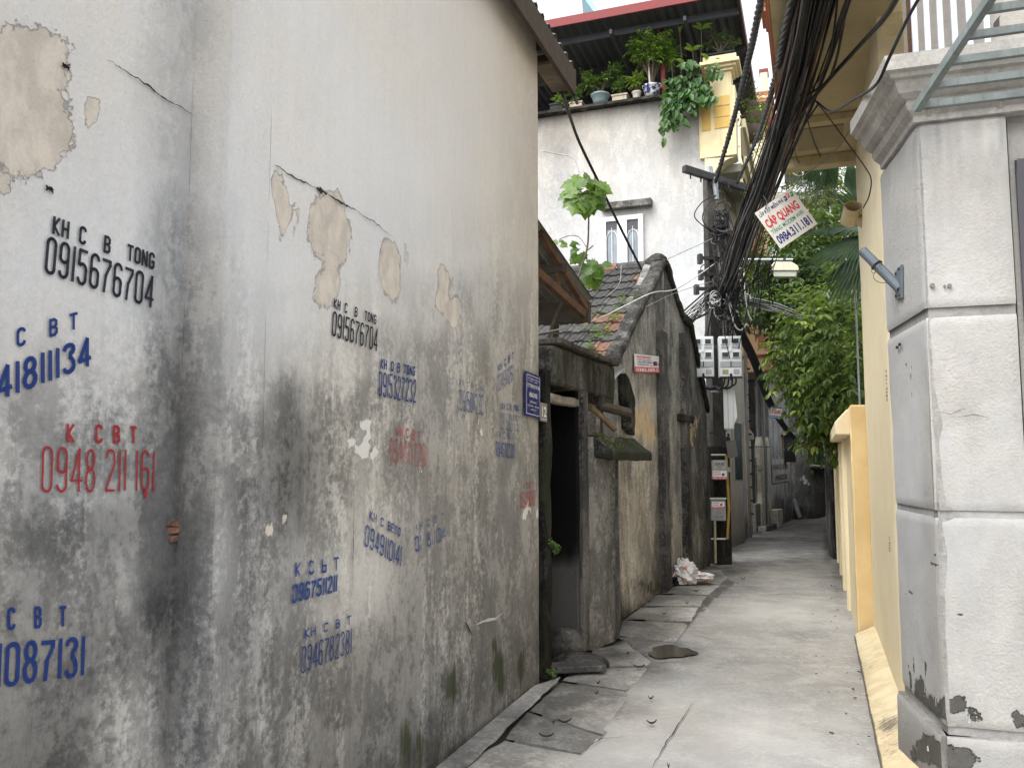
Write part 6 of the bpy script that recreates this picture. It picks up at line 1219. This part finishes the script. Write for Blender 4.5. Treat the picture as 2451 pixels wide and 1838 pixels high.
def ygrid(name,p,q,z0,z1,mat,par,fb,thick=.3,edge=.05,res=.05,amp=.006): 
    o=wallface(name,p,q,z0,z1,mat,par,200,.5,res=res,amp=amp,thick=thick,edge=edge,seed=71,back=mat); setbare(o,fb)
    for ch in o.children: setbare(ch,fb)
    return o
fb1=lambda x,y,z: np.clip(.50-z*.45,0,.6)*1.1+.24*(z<2.2)
ygrid('wall',Y0-eY*.0,Y1+eY*.04,-.03,6.3,M_YS,yh,fb1,thick=.5,edge=.015)
# pilaster, deep yellow, at the far end
pw=Vector((2.965,7.31,0)); m=MB(); zt=D(2060,968,7.3).z; m.ob(pw-UP*.03,Y0-pw+Vector((.01,0,0)),AL*.35,UP*(zt+.03)); o=rough(m,'pilaster',yh,180,M_YD,4,.004,bevel=.012); setbare(o,lambda x,y,z: np.clip(.62-z*.55,0,.8)*.9)
lw=thing('yellow_fence_wall',Vector((4.0,10.3,0)),'low yellow garden wall with pointed coping running down the lane','wall')
LA,LB=Vector((3.02,7.46,0)),Vector((5.12,13.25,0)); eW=(LB-LA).normalized(); zc=D(2044,1036,7.5).z
o=ygrid('wall',LB,LA,-.03,zc,M_YS,lw,lambda x,y,z: np.clip(.60-z*.42,0,.8),thick=.2,edge=.01,res=.06)
def coping(a,L_,par,nm):
    s_=AP; z=zc; m=MB(); pr=[a-s_*.12+UP*(z-.02),a-s_*.12+UP*(z+.10),a-s_*.02+UP*(z+.21),a+s_*.22+UP*(z+.21),a+s_*.30+UP*(z+.10),a+s_*.30+UP*(z-.02)]; m.prism(pr,eW*L_); o=rough(m,nm,par,180,M_YS,3,.004,bevel=.008); return setbare(o,lambda x,y,z:x*0+.28)
coping(LA-eW*.08,3.4,lw,'coping'); coping(LA+eW*3.6,2.4,lw,'coping')
for k in range(4):
    m=MB(); m.ob(LA+eW*(1.3+1.45*k)-AP*.035-UP*.03,eW*.2,AP*.1,UP*(zc)); o=rough(m,'wall_pier',lw,180,M_YS,2,.003,bevel=.01); setbare(o,lambda x,y,z: np.clip(.55-z*.42,0,.8))
# curb
c0=G(2047,1531); c1=G(2110,1838); ec=(c1-c0).normalized(); cn=Vector((ec.y,-ec.x,0)); cn=cn if cn.x>0 else -cn; LL=5.2
N=110; prof=[(-.005,-.03,.8),(-.005,.035,.62),(.005,.05,.2),(.05,.075,.15),(.10,.10,.15),(.145,.125,.2),(.22,.14,.3)]
pts=np.zeros((N,len(prof),3)); 
for i in range(N):
    p=c0+ec*(LL*i/(N-1)); 
    for j,(u,z,_) in enumerate(prof): q=p+cn*u; pts[i,j]=(q.x,q.y,z)
nz=fbm(pts[...,0]*6,pts[...,1]*6,4,5)-.5; pts[...,0]+=nz*.008; pts[...,2]+=nz*.006
kerb=gridmesh('yellow_kerb',pts,len(prof),N,M_YS,None,org=tuple(c0),flip=True); props(kerb,'sloping yellow painted kerb, scuffed black, at the yellow wall foot','kerb')
t=NT('kerb_paint'); P=t.obj(); a_=t.attr('stain'); n1=t.noise(P,5,6,.7); n2=t.noise(t.n('Mapping',P,i_Rotation=(0,0,math.radians(-20)),i_Scale=(1.2,5,3)).outputs[0],9,7,.75); n3=t.noise(P,60,5,.6)
c=t.mix(t.ss(n1,.4,.6),(.70,.61,.41),(.60,.49,.31)); c=t.mix(t.ss(t.m('ADD',a_.outputs['Alpha'],t.m('SUBTRACT',t.m('ADD',t.m('MULTIPLY',n2,.75),t.m('MULTIPLY',n3,.25)),.5)),.30,.48,0,.85),c,(.10,.09,.08)); t.surf(c,.75,n2,.4,.006)
kerb.data.materials.clear(); kerb.data.materials.append(t.mat)
fl=pts.reshape(-1,3); px,py=proj(fl); base=np.tile(np.array([p[2] for p in prof]),N)
b=base*.85+.06+blobs([(2130,1735,30,28,.26),(2075,1590,22,22,.14),(2140,1790,30,30,.16),(2110,1680,14,20,.12)],px,py); setattrs(kerb.data,np.stack([b*0+.8,b*0+.5,b*0+.2,b],-1),np.stack([b*0,b*0,b*0,b*0+1],-1))
# balcony soffit above
M_SOF=paint('beige_soffit',(.52,.44,.27),.8,.10,.35,dcol=(.10,.075,.04),scale=2); sz=D(2057,372,7.3).z
S0=Y0.copy(); lft=-AP; 
m=MB(); m.ob(Vector((S0.x,S0.y,sz))+eY*.02-lft*.1,lft*.70,eY*3.4,UP*.22); m.build('balcony_slab',M_SOF,yh)
m=MB(); m.ob(Vector((S0.x,S0.y,sz-.10))+eY*.0-lft*.1,lft*.74,eY*.14,UP*.10-UP*.002); m.build('soffit_beam',M_SOF,yh,bevel=.006)
m=MB(); m.ob(Vector((S0.x,S0.y,sz-.06))+eY*.95-lft*.1,lft*.74,eY*.10,UP*.06-UP*.002); m.build('soffit_beam',M_SOF,yh,bevel=.006)
m=MB(); m.ob(Vector((S0.x,S0.y,sz-.012))+eY*.30+lft*.12,lft*.36,eY*.5,UP*.010); m.build('soffit_panel',paint('brown_soffit_panel',(.36,.30,.19),.8,.1,.2,scale=2),yh)
ed=Vector((S0.x,S0.y,sz+.001))+lft*.50
m=MB(); m.ob(ed+UP*.0,lft*.098,eY*3.4,UP*1.0); m.build('parapet',M_YS,yh,bevel=.008)
M_TC=paint('terracotta_band',(.42,.17,.09),.75,.15,.3,dcol=(.09,.04,.03),scale=5)
for k,(e,z,h_) in enumerate(((.02,.03,.06),(.035,.09,.05),(.012,.14,.06),(.02,.80,.06),(.04,.86,.06))):
    m=MB(); m.ob(ed+lft*.10+UP*z+eY*.0,lft*e,eY*3.4,UP*(h_-.002)); m.build('moulding',M_TC,yh,bevel=.004)
# terracotta upright corner mouldings with capital at the far left edge
cxp=D(1870,95,7.75); cp=Vector((cxp.x,cxp.y,0)); 
m=MB(); m.ob(cp+UP*(sz-.0)-AP*.02,AP*.30,-AL*.3,UP*(cxp.z-sz+.02)); m.build('corner_pier',M_YEL,yh,bevel=.006)
z=cxp.z
for k,(e,h_) in enumerate(((.03,.04),(.06,.045),(.09,.045),(.12,.05),(.15,.05))):
    m=MB(); m.ob(cp+UP*z-AP*(.02+e)+AL*e*.6,AP*(.32+2*e),-AL*(.3+e),UP*(h_-.002)); m.build('capital_moulding',M_TC,yh,bevel=.004); z+=h_
for k in range(5):
    m=MB(); m.ob(cp+UP*z+AP*(.02+.05*k),AP*.032,-AL*(.25+.02*k),UP*1.6); m.build('upright_moulding',M_TC,yh,bevel=.006)
m=MB(); m.ob(cp+UP*z+AP*.02-AL*.02,AP*.30,-AL*.2,UP*1.6); m.build('upper_pier',M_TC,yh)
# stepping cornice ring on the yellow drainpipe and the corner crack
dp=D(2150,60,4.72); m=MB(); m.tube([Vector((dp.x,dp.y,sz+.1)),Vector((dp.x,dp.y,9))],.085,16); m.tube([Vector((dp.x,dp.y,dp.z-.02)),Vector((dp.x,dp.y,dp.z+.03))],.10,16); o=m.build('yellow_downpipe',M_YEL,yh,smooth=False)
# open pipe stub
pc=D(2042,494,6.7); ax_=Vector((-.1,-.82,.55)).normalized(); pst=thing('open_pipe',pc,'short open ended brown plastic pipe sticking out of the yellow wall','pipe'); M_PVC=paint('tan_pvc',(.52,.42,.26),.4,.12,.25,dcol=(.12,.08,.05),scale=8,bump=.03)
m=MB(); bse=pc-ax_*.17; m.lathe(bse,[(.066,0),(.07,.02),(.07,.165),(.072,.17),(.061,.17),(.060,.02),(.001,.019)],22,axis=ax_); m.build('collar',M_PVC,pst,smooth=False)
m=MB(); m.tube([pc-ax_*.10+Vector((.02,.02,0)),D(2072,535,6.75)],.045,12); m.build('elbow',M_PVC,pst); m=MB(); m.lathe(bse+ax_*.02,[(.058,0),(.001,.001)],18,axis=ax_); m.build('bore',M_BLK,pst)
# ================================================================ GREY CORNER PIER
PA,PB_,PC=Vector((1.952,4.30,0)),Vector((1.820,3.617,0)),Vector((2.135,3.516,0)); gp_=thing('grey_pier',PB_.copy(),'big pale grey chamfered masonry pier with grooves and moulded cornice, right','pier')
M_PIER=stained('pier_render',K=.69,patch=.7,bumpk=1.2,bare=(100,99,95),sc_=1.15,gloss=.75); M_PIERG=stained('pier_groove',K=.62,patch=.8,bumpk=.6)
ch=lambda x,y:W(x,y,PA,PB_); fr_=lambda x,y:W(x,y,PB_,PC)
gz=[(fr_(2300,757).z,fr_(2300,733).z),(fr_(2300,1240).z,fr_(2300,1222).z),(fr_(2300,1762).z,fr_(2300,1740).z)]
zcap=fr_(2300,285).z
PD=PC+ (PC-PB_).normalized()*.02
PBARE=[(2205,1650,24,30,.72),(2235,1690,26,30,.72),(2280,1690,34,30,.75),(2320,1715,24,18,.6),(2170,1630,10,30,.66),(2438,1715,16,26,.72),(2240,1800,60,34,.85),(2310,1810,44,30,.8),(2200,1790,26,40,.6),(2420,1790,16,20,.3),(2240,1358,8,8,.62),(2245,1332,6,4,.6),(2310,1462,14,6,.62),(2258,1565,8,5,.62),(2195,1590,4,22,.58),(2228,1600,3,26,.6),(2195,1460,10,4,.5),(2190,1410,26,8,.5),(2170,880,10,8,.5),(2190,900,2,70,.56),(2407,1116,6,6,.62),(2445,1503,8,3,.6)]
def vP(px,py,u,z): return valgrid([2110,2200,2230,2300,2400,2450],[300,500,700,900,1100,1300,1500,1700,1838],[[196,205,205,212,214,205],[200,207,208,214,215,205],[204,209,210,213,213,205],[208,212,204,207,206,200],[211,213,198,203,200,196],[211,211,196,199,197,194],[205,206,194,197,196,192],[195,195,188,194,194,190],[150,160,165,180,185,185]],px,py)+(fbm(px/60,py/90,4,12)-.5)*26-(fbm(px/9,py/160,3,15)-.45)*np.clip(1-(py-280)/260,0,1)*60
wP=lambda px,py,u,z: np.where(px<2225,.15,.32)
def offp(a,b,sgn): 
    def f(U,Z): return -.006*((np.clip((Z-b+.02)/.02,0,1))**2+(np.clip((a+.02-Z)/.02,0,1))**2)
    return f
zs=[-.03,gz[2][0],gz[2][1],gz[1][0],gz[1][1],gz[0][0],gz[0][1],zcap]
for i in (1,3,5,7):
    z0_,z1_=(zs[i-1],zs[i]); 
    out=.03 if i==1 else 0.
    n1=Vector(((PB_-PA).y,-(PB_-PA).x,0)).normalized(); n2=Vector(((PC-PB_).y,-(PC-PB_).x,0)).normalized()
    for (a,b,e_) in ((PA-n1*0,PB_,.03),(PB_,PD,.03)):
        n_=Vector(((b-a).y,-(b-a).x,0)).normalized(); 
        wallface('block_face',a+n_*out,b+n_*out+((b-a).normalized()*out*.3 if out else Vector()),z0_,z1_,M_PIER,gp_,vP,wP,lambda px,py,u,z:np.full(len(u),.12),PBARE,[],[(2300,1728,10,10,.7),(2210,1790,5,8,.66)] if i>1 else (),res=.02,amp=.007,thick=.12,off=offp(z0_,z1_,1),seed=80+i,edge=.007)
for (z0_,z1_) in gz:
    m=MB(); i1=n1*-.016; i2=n2*-.016; cn_=PB_-(n1+n2).normalized()*.018
    m.poly([PA+i1+UP*(z0_-.02),cn_+UP*(z0_-.02),cn_+UP*(z1_+.02),PA+i1+UP*(z1_+.02)]); m.poly([cn_+UP*(z0_-.02),PD+i2+UP*(z0_-.02),PD+i2+UP*(z1_+.02),cn_+UP*(z1_+.02)]); o=m.build('groove',M_PIERG,gp_); patt(o,190,.3,.6)
# cornice: profile swept round the corner
prof=[(a*.62,b*.56) for a,b in [(-.14,0),(.03,.0),(.035,.05),(.075,.085),(.09,.12),(.09,.16),(.115,.17),(.15,.20),(.175,.26),(.185,.29),(.215,.30),(.225,.33),(.255,.35),(.255,.47),(-.14,.47)]]
m=MB(); path=[]
far=PA+(PB_-PA).normalized()*.10; rgt=PB_+(PC-PB_).normalized()*2.4
rings=[]
for p,(nn) in ((far,n1),(PB_,None),(rgt,n2)):
    if nn is None: nn=(n1+n2); nn=nn/(nn.dot(n1)/1.0)/1.0; nn=(n1+n2)*(1/(1+n1.dot(n2)))
    rings.append([p+nn*d_+UP*(zcap+z_) for d_,z_ in prof])
L_=len(prof); seg=[]
for r in rings: m.v+=r
for k in range(2):
    for j in range(L_-1): a=k*L_+j; m.f.append((a,a+L_,a+L_+1,a+1)); m.m.append(0)
m.f.append(tuple(range(L_-1,-1,-1))); m.m.append(0); m.f.append(tuple(2*L_+i for i in range(L_))); m.m.append(0)
o=rough(m,'cornice',gp_,185,stained('cornice_render',K=.70,patch=.6,bumpk=.5),2,.003,bevel=0,vary=16,warm=.4)
# return wall to the right of the pier with a dark doorway
rw=PC+n2*-.05; m=MB(); m.ob(rw+(PC-PB_).normalized()*.035-UP*.03,(PC-PB_).normalized()*2.6,-n2*.25,UP*(zcap+.03)); o=m.build('side_wall',M_PIER,gp_); patt(o,190,.4,.2)
dz0,dz1=fr_(2446,800).z,fr_(2446,372).z; m=MB(); m.ob(rw+(PC-PB_).normalized()*.055+n2*.002+UP*dz0,(PC-PB_).normalized()*.8,n2*.012,UP*(dz1-dz0)); m.build('dark_window',M_GLASS,gp_,bevel=.006)
for pts_,w_ in (([(2252,985),(2275,992),(2300,980),(2312,978)],.0012),([(2285,1000),(2330,992),(2372,1001)],.0015)):
    m=MB(); ribbon(m,jagged([fr_(*p) for p in pts_],6,.002),w_,n2,.006,.6); m.build('hairline_crack',M_CRACK,gp_)
# number pasted on the yellow/grey seam
s_=ch(2140,1290); 
for (y0,y1,al) in ((1282,1320,1),(880,960,0)):
    O=ch(2139 if al else 2133,y1); X=ch(2148 if al else 2138,y1); T=ch(2138 if al else 2130,y0); uy=(T-O); m=MB()
    textmesh(m,'0936.11' if al else '0936.114.2',O+n1*.012,uy.normalized(),-(X-O).normalized(),.035,0,n1,uy.length*.95,.003,.01); m.build('pasted_number',C_BLUE if al else C_NAVY,gp_)
m=MB()
for (x,y) in ((2150,835),(2156,828)):
    a=ch(x,y); m.ob(a+n1*.010,(ch(x+6,y)-a),(ch(x,y-7)-a),n1*.002)
m.build('black_sticker_scrap',C_BLACK,gp_)
for (x,y,s_) in ((2231,684,.010),(2272,685,.009),(2260,685,.005)):
    a=fr_(x,y); m=MB(); m.tube([a+n2*.003,a+n2*.012],s_,9); m.build('wall_plug',M_CONCD,gp_)
# plinth peeling flakes
for (x,y,w_,h_) in ((2312,1724,5,14),(2215,1790,4,9)):
    a=fr_(x,y)+n2*.03; m=MB(); q=[a+Vector((random.uniform(-.2,.2)*w_/500,0,0)),a+(PC-PB_).normalized()*w_/480,a+(PC-PB_).normalized()*w_/520+UP*h_/480-n2*.01,a+UP*h_/500+n2*.006]; m.prism(q,n2*.003); o=m.build('paint_flake',M_PIER,gp_); patt(o,200,.2,.2)
# steel bracket on the chamfer
pc0=ch(2157,672); br=thing('steel_bracket',pc0,'grey steel tube bracket on square plate bolted to grey pier','bracket'); M_BS=paint('bracket_grey',(.16,.19,.22),.5,.12,.3,scale=6,metal=.2)
p0,p1,p2,p3=ch(2151,718),ch(2166,713),ch(2165,632),ch(2150,650); m=MB(); m.prism([p+n1*.006 for p in (p0,p1,p2,p3)],n1*.010); m.build('plate',M_BS,br,bevel=.002)
tb=[ch(2158,690)+n1*.01,D(2064,600,4.08)]; m=MB(); m.tube(tb,.024,14); m.build('tube',M_BS,br,smooth=False); dd=(tb[1]-tb[0]).normalized(); m=MB(); m.tube([tb[1],tb[1]+dd*.003],.020,12); m.build('tube_mouth',M_BLK,br)
for (u_,v_) in ((.2,.12),(.75,.1),(.2,.88),(.7,.92)):
    a=p0.lerp(p1,u_).lerp(p3.lerp(p2,u_),v_)+n1*.016; m=MB(); m.tube([a,a+n1*.006],.006,6); m.build('bolt',M_STEEL,br)
tq=tb[0].lerp(tb[1],.58); m=MB(); a=dd.orthogonal().normalized(); b_=dd.cross(a)
m.tube([tq+dd*.004*i/6+(a*math.cos(i)+b_*math.sin(i))*(.0255+.002*(i%3)) for i in range(22)],.0022,4); m.tube(catmull([tq-b_*.03,D(2092,655,3.96),D(2093,668,3.95),D(2105,676,3.94),D(2124,678,3.9),D(2140,688,3.85),D(2155,705,3.8)],6),.0015,4); m.tube([D(2091,646,3.96)+Vector((math.cos(i*.5)*.012,0,math.sin(i*.5)*.018)) for i in range(16)],.0015,4); m.build('binding_wire',M_STEEL,br)
# ================================================================ BALCONY WITH RAILING ABOVE THE PIER, LADDER
zl=zcap+.264; bal=thing('upper_balcony',PB_+UP*zl,'pale wall and lavender white slat railing above grey cornice, top right','balcony'); ef=(PC-PB_).normalized()
m=MB(); m.ob(D(2181,140,3.96).xy.to_3d()+UP*zl,ef*3,-n2*.2,UP*3.); o=m.build('wall',M_PIER,bal); patt(o,196,.75,.3)
m=MB(); m.ob(PB_-n2*.30+UP*(zl+.002)+ef*.24,ef*2.2,n2*.17,UP*.06); o=m.build('ledge',M_PIER,bal); patt(o,170,.5,.9)
M_RAIL=paint('lavender_white',(.62,.66,.78),.45,.08,.25,scale=6,bump=.05)
for k,x in enumerate((2186,2216,2248,2282,2318,2360)):
    a=D(x,140,3.80); m=MB(); m.ob(Vector((a.x,a.y,zl)),ef*.026,-n2*.018,UP*2.); m.build('railing_slat',M_RAIL,bal,bevel=.003)
m=MB(); m.ob(D(2176,140,3.84).xy.to_3d()+UP*zl,ef*.02,-n2*.02,UP*2.2); m.build('rusty_post',M_RUST,bal)
a=D(2378,72,3.6); m=MB(); m.prism([a,a+ef*.025,a+ef*.026+UP*.05,a+ef*.032+UP*.065,a+ef*.012+UP*.045,a+ef*.002+UP*.03],-n2*.006); m.build('iron_spike',M_STEEL,bal)
M_LAD=paint('ladder_green_grey',(.19,.22,.215),.55,.25,.5,dcol=(.05,.06,.06),scale=9,metal=.1)
lad=thing('ladder',D(2189,266,3.46),'folded grey green steel ladder frame fixed under the cornice, top right','ladder')
R0,R1=D(2193,262,3.46),D(2385,-26,2.94); bar('rail',R0,R1,.03,.035,M_LAD,lad); Rw=ef*.48
bar('rail',R0+Rw,R0+Rw+(R1-R0)*.9,.03,.035,M_LAD,lad)
for k,tt in enumerate((.03,.22,.43,.64,.84,1.)):
    a=R0.lerp(R1,tt); bar('rung',a+ef*.01,a+Rw*(.86 if k==0 else 1),.022 if k else .026,.03,M_LAD,lad)
for q in (.12,.78):
    a=R0+Rw*.86*q; m=MB(); m.tube([a-UP*.004,a-UP*.03-n2*.02],.012,8); m.build('fixing_bolt',paint('bolt_pale',(.4,.38,.33),.6),lad)
# ================================================================ FAR RIGHT GATE POSTS
for i,(x0,x1,yb,yt,v,lb,mt,wm_) in enumerate(((1980,1996,1286,1050,130,'cream and rusty gate post at the far right of the lane',M_FEN,.95),(1997,2014,1338,1040,62,'blackened speckled pier between gate post and low yellow wall',M_MOSSY,.3))):
    a=G((x0+x1)/2,yb); r_=(x1-x0)/F*a.y/2; o=thing('gate_post',Vector((a.x,a.y,0)),lb,'post'); zt=D(x0,yt,a.y).z
    m=MB(); m.ob(Vector((a.x-r_,a.y,-.03)),Vector((2*r_,0,0)),Vector((.1,.5 if i else .3,0)),UP*(zt+.03)); oo=rough(m,'post_body',o,v,mt,4,.012,4.,warm=wm_,chip=.0,vary=55,moss=.2)
    if i: setattrs(oo.data,*[np.tile(q,(len(oo.data.vertices),1)) for q in ([.2,.3,1.,.0],[.1,.33,0,1])])
    else:
        m=MB(); m.ob(Vector((a.x-r_-.02,a.y-.02,D(1988,1100,a.y).z)),Vector((2*r_+.04,0,0)),Vector((.1,.3,0)),UP*.03); m.build('hinge_band',M_RUST,o)
gw=thing('far_garden_wall',Vector((6.6,15.5,0)),'shaded old wall behind the gate posts under the tree','wall'); 
wallface('wall',Vector((9.7,25.6,0)),Vector((5.5,14.0,0)),-.05,2.1,M_DKCEM,gw,lambda px,py,u,z:np.full(len(u),90.),.3,res=.12,thick=.2,seed=91)
# ================================================================ TREES over the right wall
M_T1=leafmat('tree_dark',(.022,.050,.014),(.050,.095,.024),(.22,.34,.05),.25); M_T2=leafmat('tree_light',(.024,.055,.012),(.062,.115,.024),(.36,.44,.10),.34); M_T3=leafmat('tree_olive',(.08,.11,.03),(.18,.22,.05),(.38,.36,.10),.35)
def tree(name,label,base,mat,bl,ll,lw,young,trunk_r=.07,dro=.7,limb=True,nper=7):
    o=thing(name,base,label,'tree'); m=MB(); lv=Leaves()
    cs=[D(x,y,d) for x,y,d,*_ in bl]
    c0_=sum(cs,Vector())/len(cs); mid=Vector((base.x,base.y,0)).lerp(c0_,.25); mid.z=c0_.z*.45
    m.tube(catmull([base-UP*.05,mid,c0_],5),[trunk_r*(1-.06*i) for i in range(11)],8)
    for k,(c,b) in enumerate(zip(cs,bl)):
        r=b[3]; n_=b[4]; dens=b[5] if len(b)>5 else young
        m.tube(catmull([c0_.lerp(mid,.4),c0_.lerp(c,.5)+rv(.1)-UP*.1,c],4),[trunk_r*.45*(1-.09*i) for i in range(9)],5)
        for i in range(n_):
            d=rv().normalized(); q=r*random.uniform(.55,1.0)**.6; p=c+Vector((d.x*q,d.y*q,d.z*q*.8)); dr=(d+Vector((0,-.2,-.15))+rv(.3)).normalized()
            outer=(d.z>0.0)
            lv.spray(p,dr,ll*random.uniform(2.2,3.6),nper,ll*(q_:=random.choice([.6,.85,1.,1.15])),lw*q_,dro,dens*(1. if outer else .35) if random.random()<.55 else 0.)
    lv.build('crown',mat,o); m.build('trunk',paint('bark',(.06,.045,.03),.9,.3,.3,scale=12,streak=False),o); return o
tree('garden_tree','large leafy tree hanging over the low yellow wall with bright green shoots',Vector((5.2,10.6,0)),M_T2,
 [(2010,800,10.2,.34,110,.9),(1960,860,10.6,.36,120,.9),(2000,930,10.2,.32,100,.9),(1925,830,11.2,.24,70,1.),(2040,900,9.4,.25,70,.3),(1985,1000,10.4,.22,60,1.),(2020,730,10.4,.34,90,.5),(1950,760,11.,.34,90,.5),(1955,1040,10.6,.12,24,1.),(1905,880,11.6,.16,26,1.),(2050,800,9.4,.28,70,.3),(1925,920,11.2,.18,30,1.)],.115,.05,.8)
tree('shade_tree','dark dense evergreen behind the cables and the street lamp',Vector((6.0,13.0,0)),M_T1,
 [(1850,690,14.,.32,60,.3),(1815,720,13.6,.22,36,.4),(1880,735,13.2,.3,50,.3),(1835,655,14.,.3,44,.3),(1900,640,14.,.55,130,.15),(1960,600,13.5,.6,140,.1),(2030,640,13.,.6,140,.1),(1960,700,13.,.6,140,.15),(2040,720,12.,.5,110,.1),(2050,860,12.,.6,130,.1),(2060,980,11.4,.45,90,.05),(2000,850,12.6,.6,120,.05),(1910,745,13.6,.4,80,.1),(1975,520,14.,.5,90,.1),(2010,960,12.4,.4,60,.05),(1790,700,14.6,.3,30,.3)],.13,.06,.2,.10)
tree('flowering_tree','yellow green feathery treetop behind the palm leaves',Vector((6.3,15.5,0)),M_T3,
 [(1930,470,15.5,.55,110,.8),(1980,430,15.5,.6,110,.9),(1890,530,15.8,.5,90,.6),(2030,500,15.,.6,110,.5),(1870,620,15.5,.45,70,.4),(1830,650,15.6,.4,50,.3)],.10,.035,.8,.08,nper=9)
tree('back_tree','dim dark foliage mass filling in behind the dense evergreen',Vector((7.6,18.0,0)),M_T1,
 [(1935,760,18.,.6,50,0.),(2020,760,17.,1.,90,0.),(2010,930,17.,.7,60,0.),(1980,650,18.,1.1,110,0.),(2040,560,18.,1.,90,0.),(1880,680,18.5,.5,40,0)],.2,.1,.05,.12)
# fan palm
palm=thing('fan_palm',Vector((4.1,8.7,0)),'fan palm with broad dark ribbed leaves left of the open pipe','palm'); M_PALM=leafmat('palm_green',(.012,.045,.016),(.030,.09,.030),(.09,.19,.07),.25,.35); M_PALML=leafmat('palm_light',(.05,.11,.06),(.11,.20,.11),(.2,.3,.15),.35,.35)
def fan(c,tip,up,L,n,mat,spread,droop,wd=.05,fuse=.5):
    d=(tip-c).normalized(); sd=d.cross(up).normalized(); nn=sd.cross(d); b=MB()
    for k in range(n):
        a=(k/(n-1)-.5)*spread; dr=d*math.cos(a)+sd*math.sin(a); pr=dr.cross(nn).normalized(); L_=L*(1-.35*abs(a)/(spread/2))*random.uniform(.92,1.05); q=[]; 
        for s_ in (0,.35,.65,.85,1.): 
            p=c+dr*(L_*s_)-UP*(droop*L_*s_*s_)+nn*.0; w_=max(.0015,(L_*s_*spread/n*.52 if s_<=fuse else wd*.5*(1-s_)/(1-fuse)*.9)); q.append((p,w_))
        for (p,w1),(r_,w2) in zip(q[:-1],q[1:]):
            b.poly([p-pr*w1-nn*.008,p+nn*.004,r_+nn*.004,r_-pr*w2-nn*.008]); b.poly([p+nn*.004,p+pr*w1-nn*.008,r_+pr*w2-nn*.008,r_+nn*.004])
    o=b.build('frond',mat,palm); a=o.data.attributes.new('young','FLOAT','POINT'); a.data.foreach_set('value',[.2]*len(o.data.vertices)); return o
hub=D(2075,600,8.7); m=MB(); m.tube(catmull([Vector((4.1,8.7,-.05)),Vector((4.0,8.7,2.2)),hub],5),.09,9); m.build('trunk',paint('palm_trunk',(.09,.075,.055),.9,.3,.3,scale=20,streak=False),palm)
FR=[((2070,545,8.4),(1935,520,8.1),.80,20,M_PALM,1.3,.25,(0,-.3,1)),((2080,560,8.2),(1905,600,7.8),.95,18,M_PALM,1.0,.35,(0,-.5,1)),((2075,600,8.4),(1990,700,8.0),.70,18,M_PALM,1.4,.5,(-.3,-.8,.5)),((2085,520,8.6),(2010,440,8.6),.55,12,M_PALM,1.0,.1,(-.5,-.6,.4)),((2070,620,8.2),(1960,655,7.8),.6,16,M_PALM,1.3,.5,(0,-.6,.8)),((2040,500,8.3),(1975,435,8.1),.42,10,M_PALM,.9,.2,(.4,-.6,.6)),((2085,480,8.7),(2055,400,8.6),.5,9,M_PALM,.9,.05,(-1,-.5,.2))]
for c,tp_,L_,n_,mt,sp_,dr,u_ in FR:
    c=D(*c); fan(c,D(*tp_),Vector(u_),L_,n_,mt,sp_,dr); m=MB(); m.tube(catmull([hub,hub.lerp(c,.6)+UP*.05,c],3),.012,5); m.build('frond_stalk',M_PALM,palm)
for c,tp_,L_ in (((1990,372,8.1),(1905,400,7.8),.62),((2010,380,8.1),(1960,440,8.0),.50),((2035,378,8.2),(2040,430,8.1),.35),((1960,372,8.2),(1930,430,8.1),.45)):
    fan(D(*c),D(*tp_),Vector((.2,-.8,.7)),L_,26,M_PALML,.8,.45,.02,.2)
# neighbour facade seen past the palm
nf=thing('neighbour_house',Vector((6.6,19.5,0)),'pale neighbour house with barred window and awning glimpsed past the cables','house'); 
a=D(1868,700,27.); m=MB(); m.ob(Vector((a.x-.6,a.y,0)),Vector((5.8,.5,0)),Vector((0,3,0)),UP*10.5); o=m.build('wall',M_CREAMW,nf); patt(o,190,.6,.3)
a=D(1878,440,26.9); m=MB(); m.ob(a,Vector((.6,.05,0)),Vector((0,.03,0)),UP*1.05); w_=m.build('window',M_GLASS,nf)
for k in range(4): m=MB(); m.tube([a+Vector((.08+.09*k,-.03,0)),a+Vector((.08+.09*k,-.03,1.05))],.008,5); m.build('window_bar',M_STEEL,w_)
m=MB(); m.ob(a+Vector((-.14,-.06,-.1)),Vector((.12,0,0)),Vector((0,.04,0)),UP*1.0); m.build('window_frame',M_WHITEP,nf)
a=D(1885,370,26.6); m=MB(); m.ob(a,Vector((2.0,.1,0)),Vector((0,.4,0)),UP*.32); m.build('awning',paint('mint_awning',(.42,.52,.47),.6),nf)
# thin pole on the garden wall
a=D(2056,1068,8.3); m=MB(); a=Vector((3.42,8.3,zc+.15)); m.tube([Vector((3.47,8.3,zc+.1)),Vector((3.47,8.3,D(2056,600,8.3).z))],.009,6); o=m.build('grey_conduit_pole',M_GALV,org=a); props(o,'thin grey conduit standing on the yellow wall against the leaves','pole')
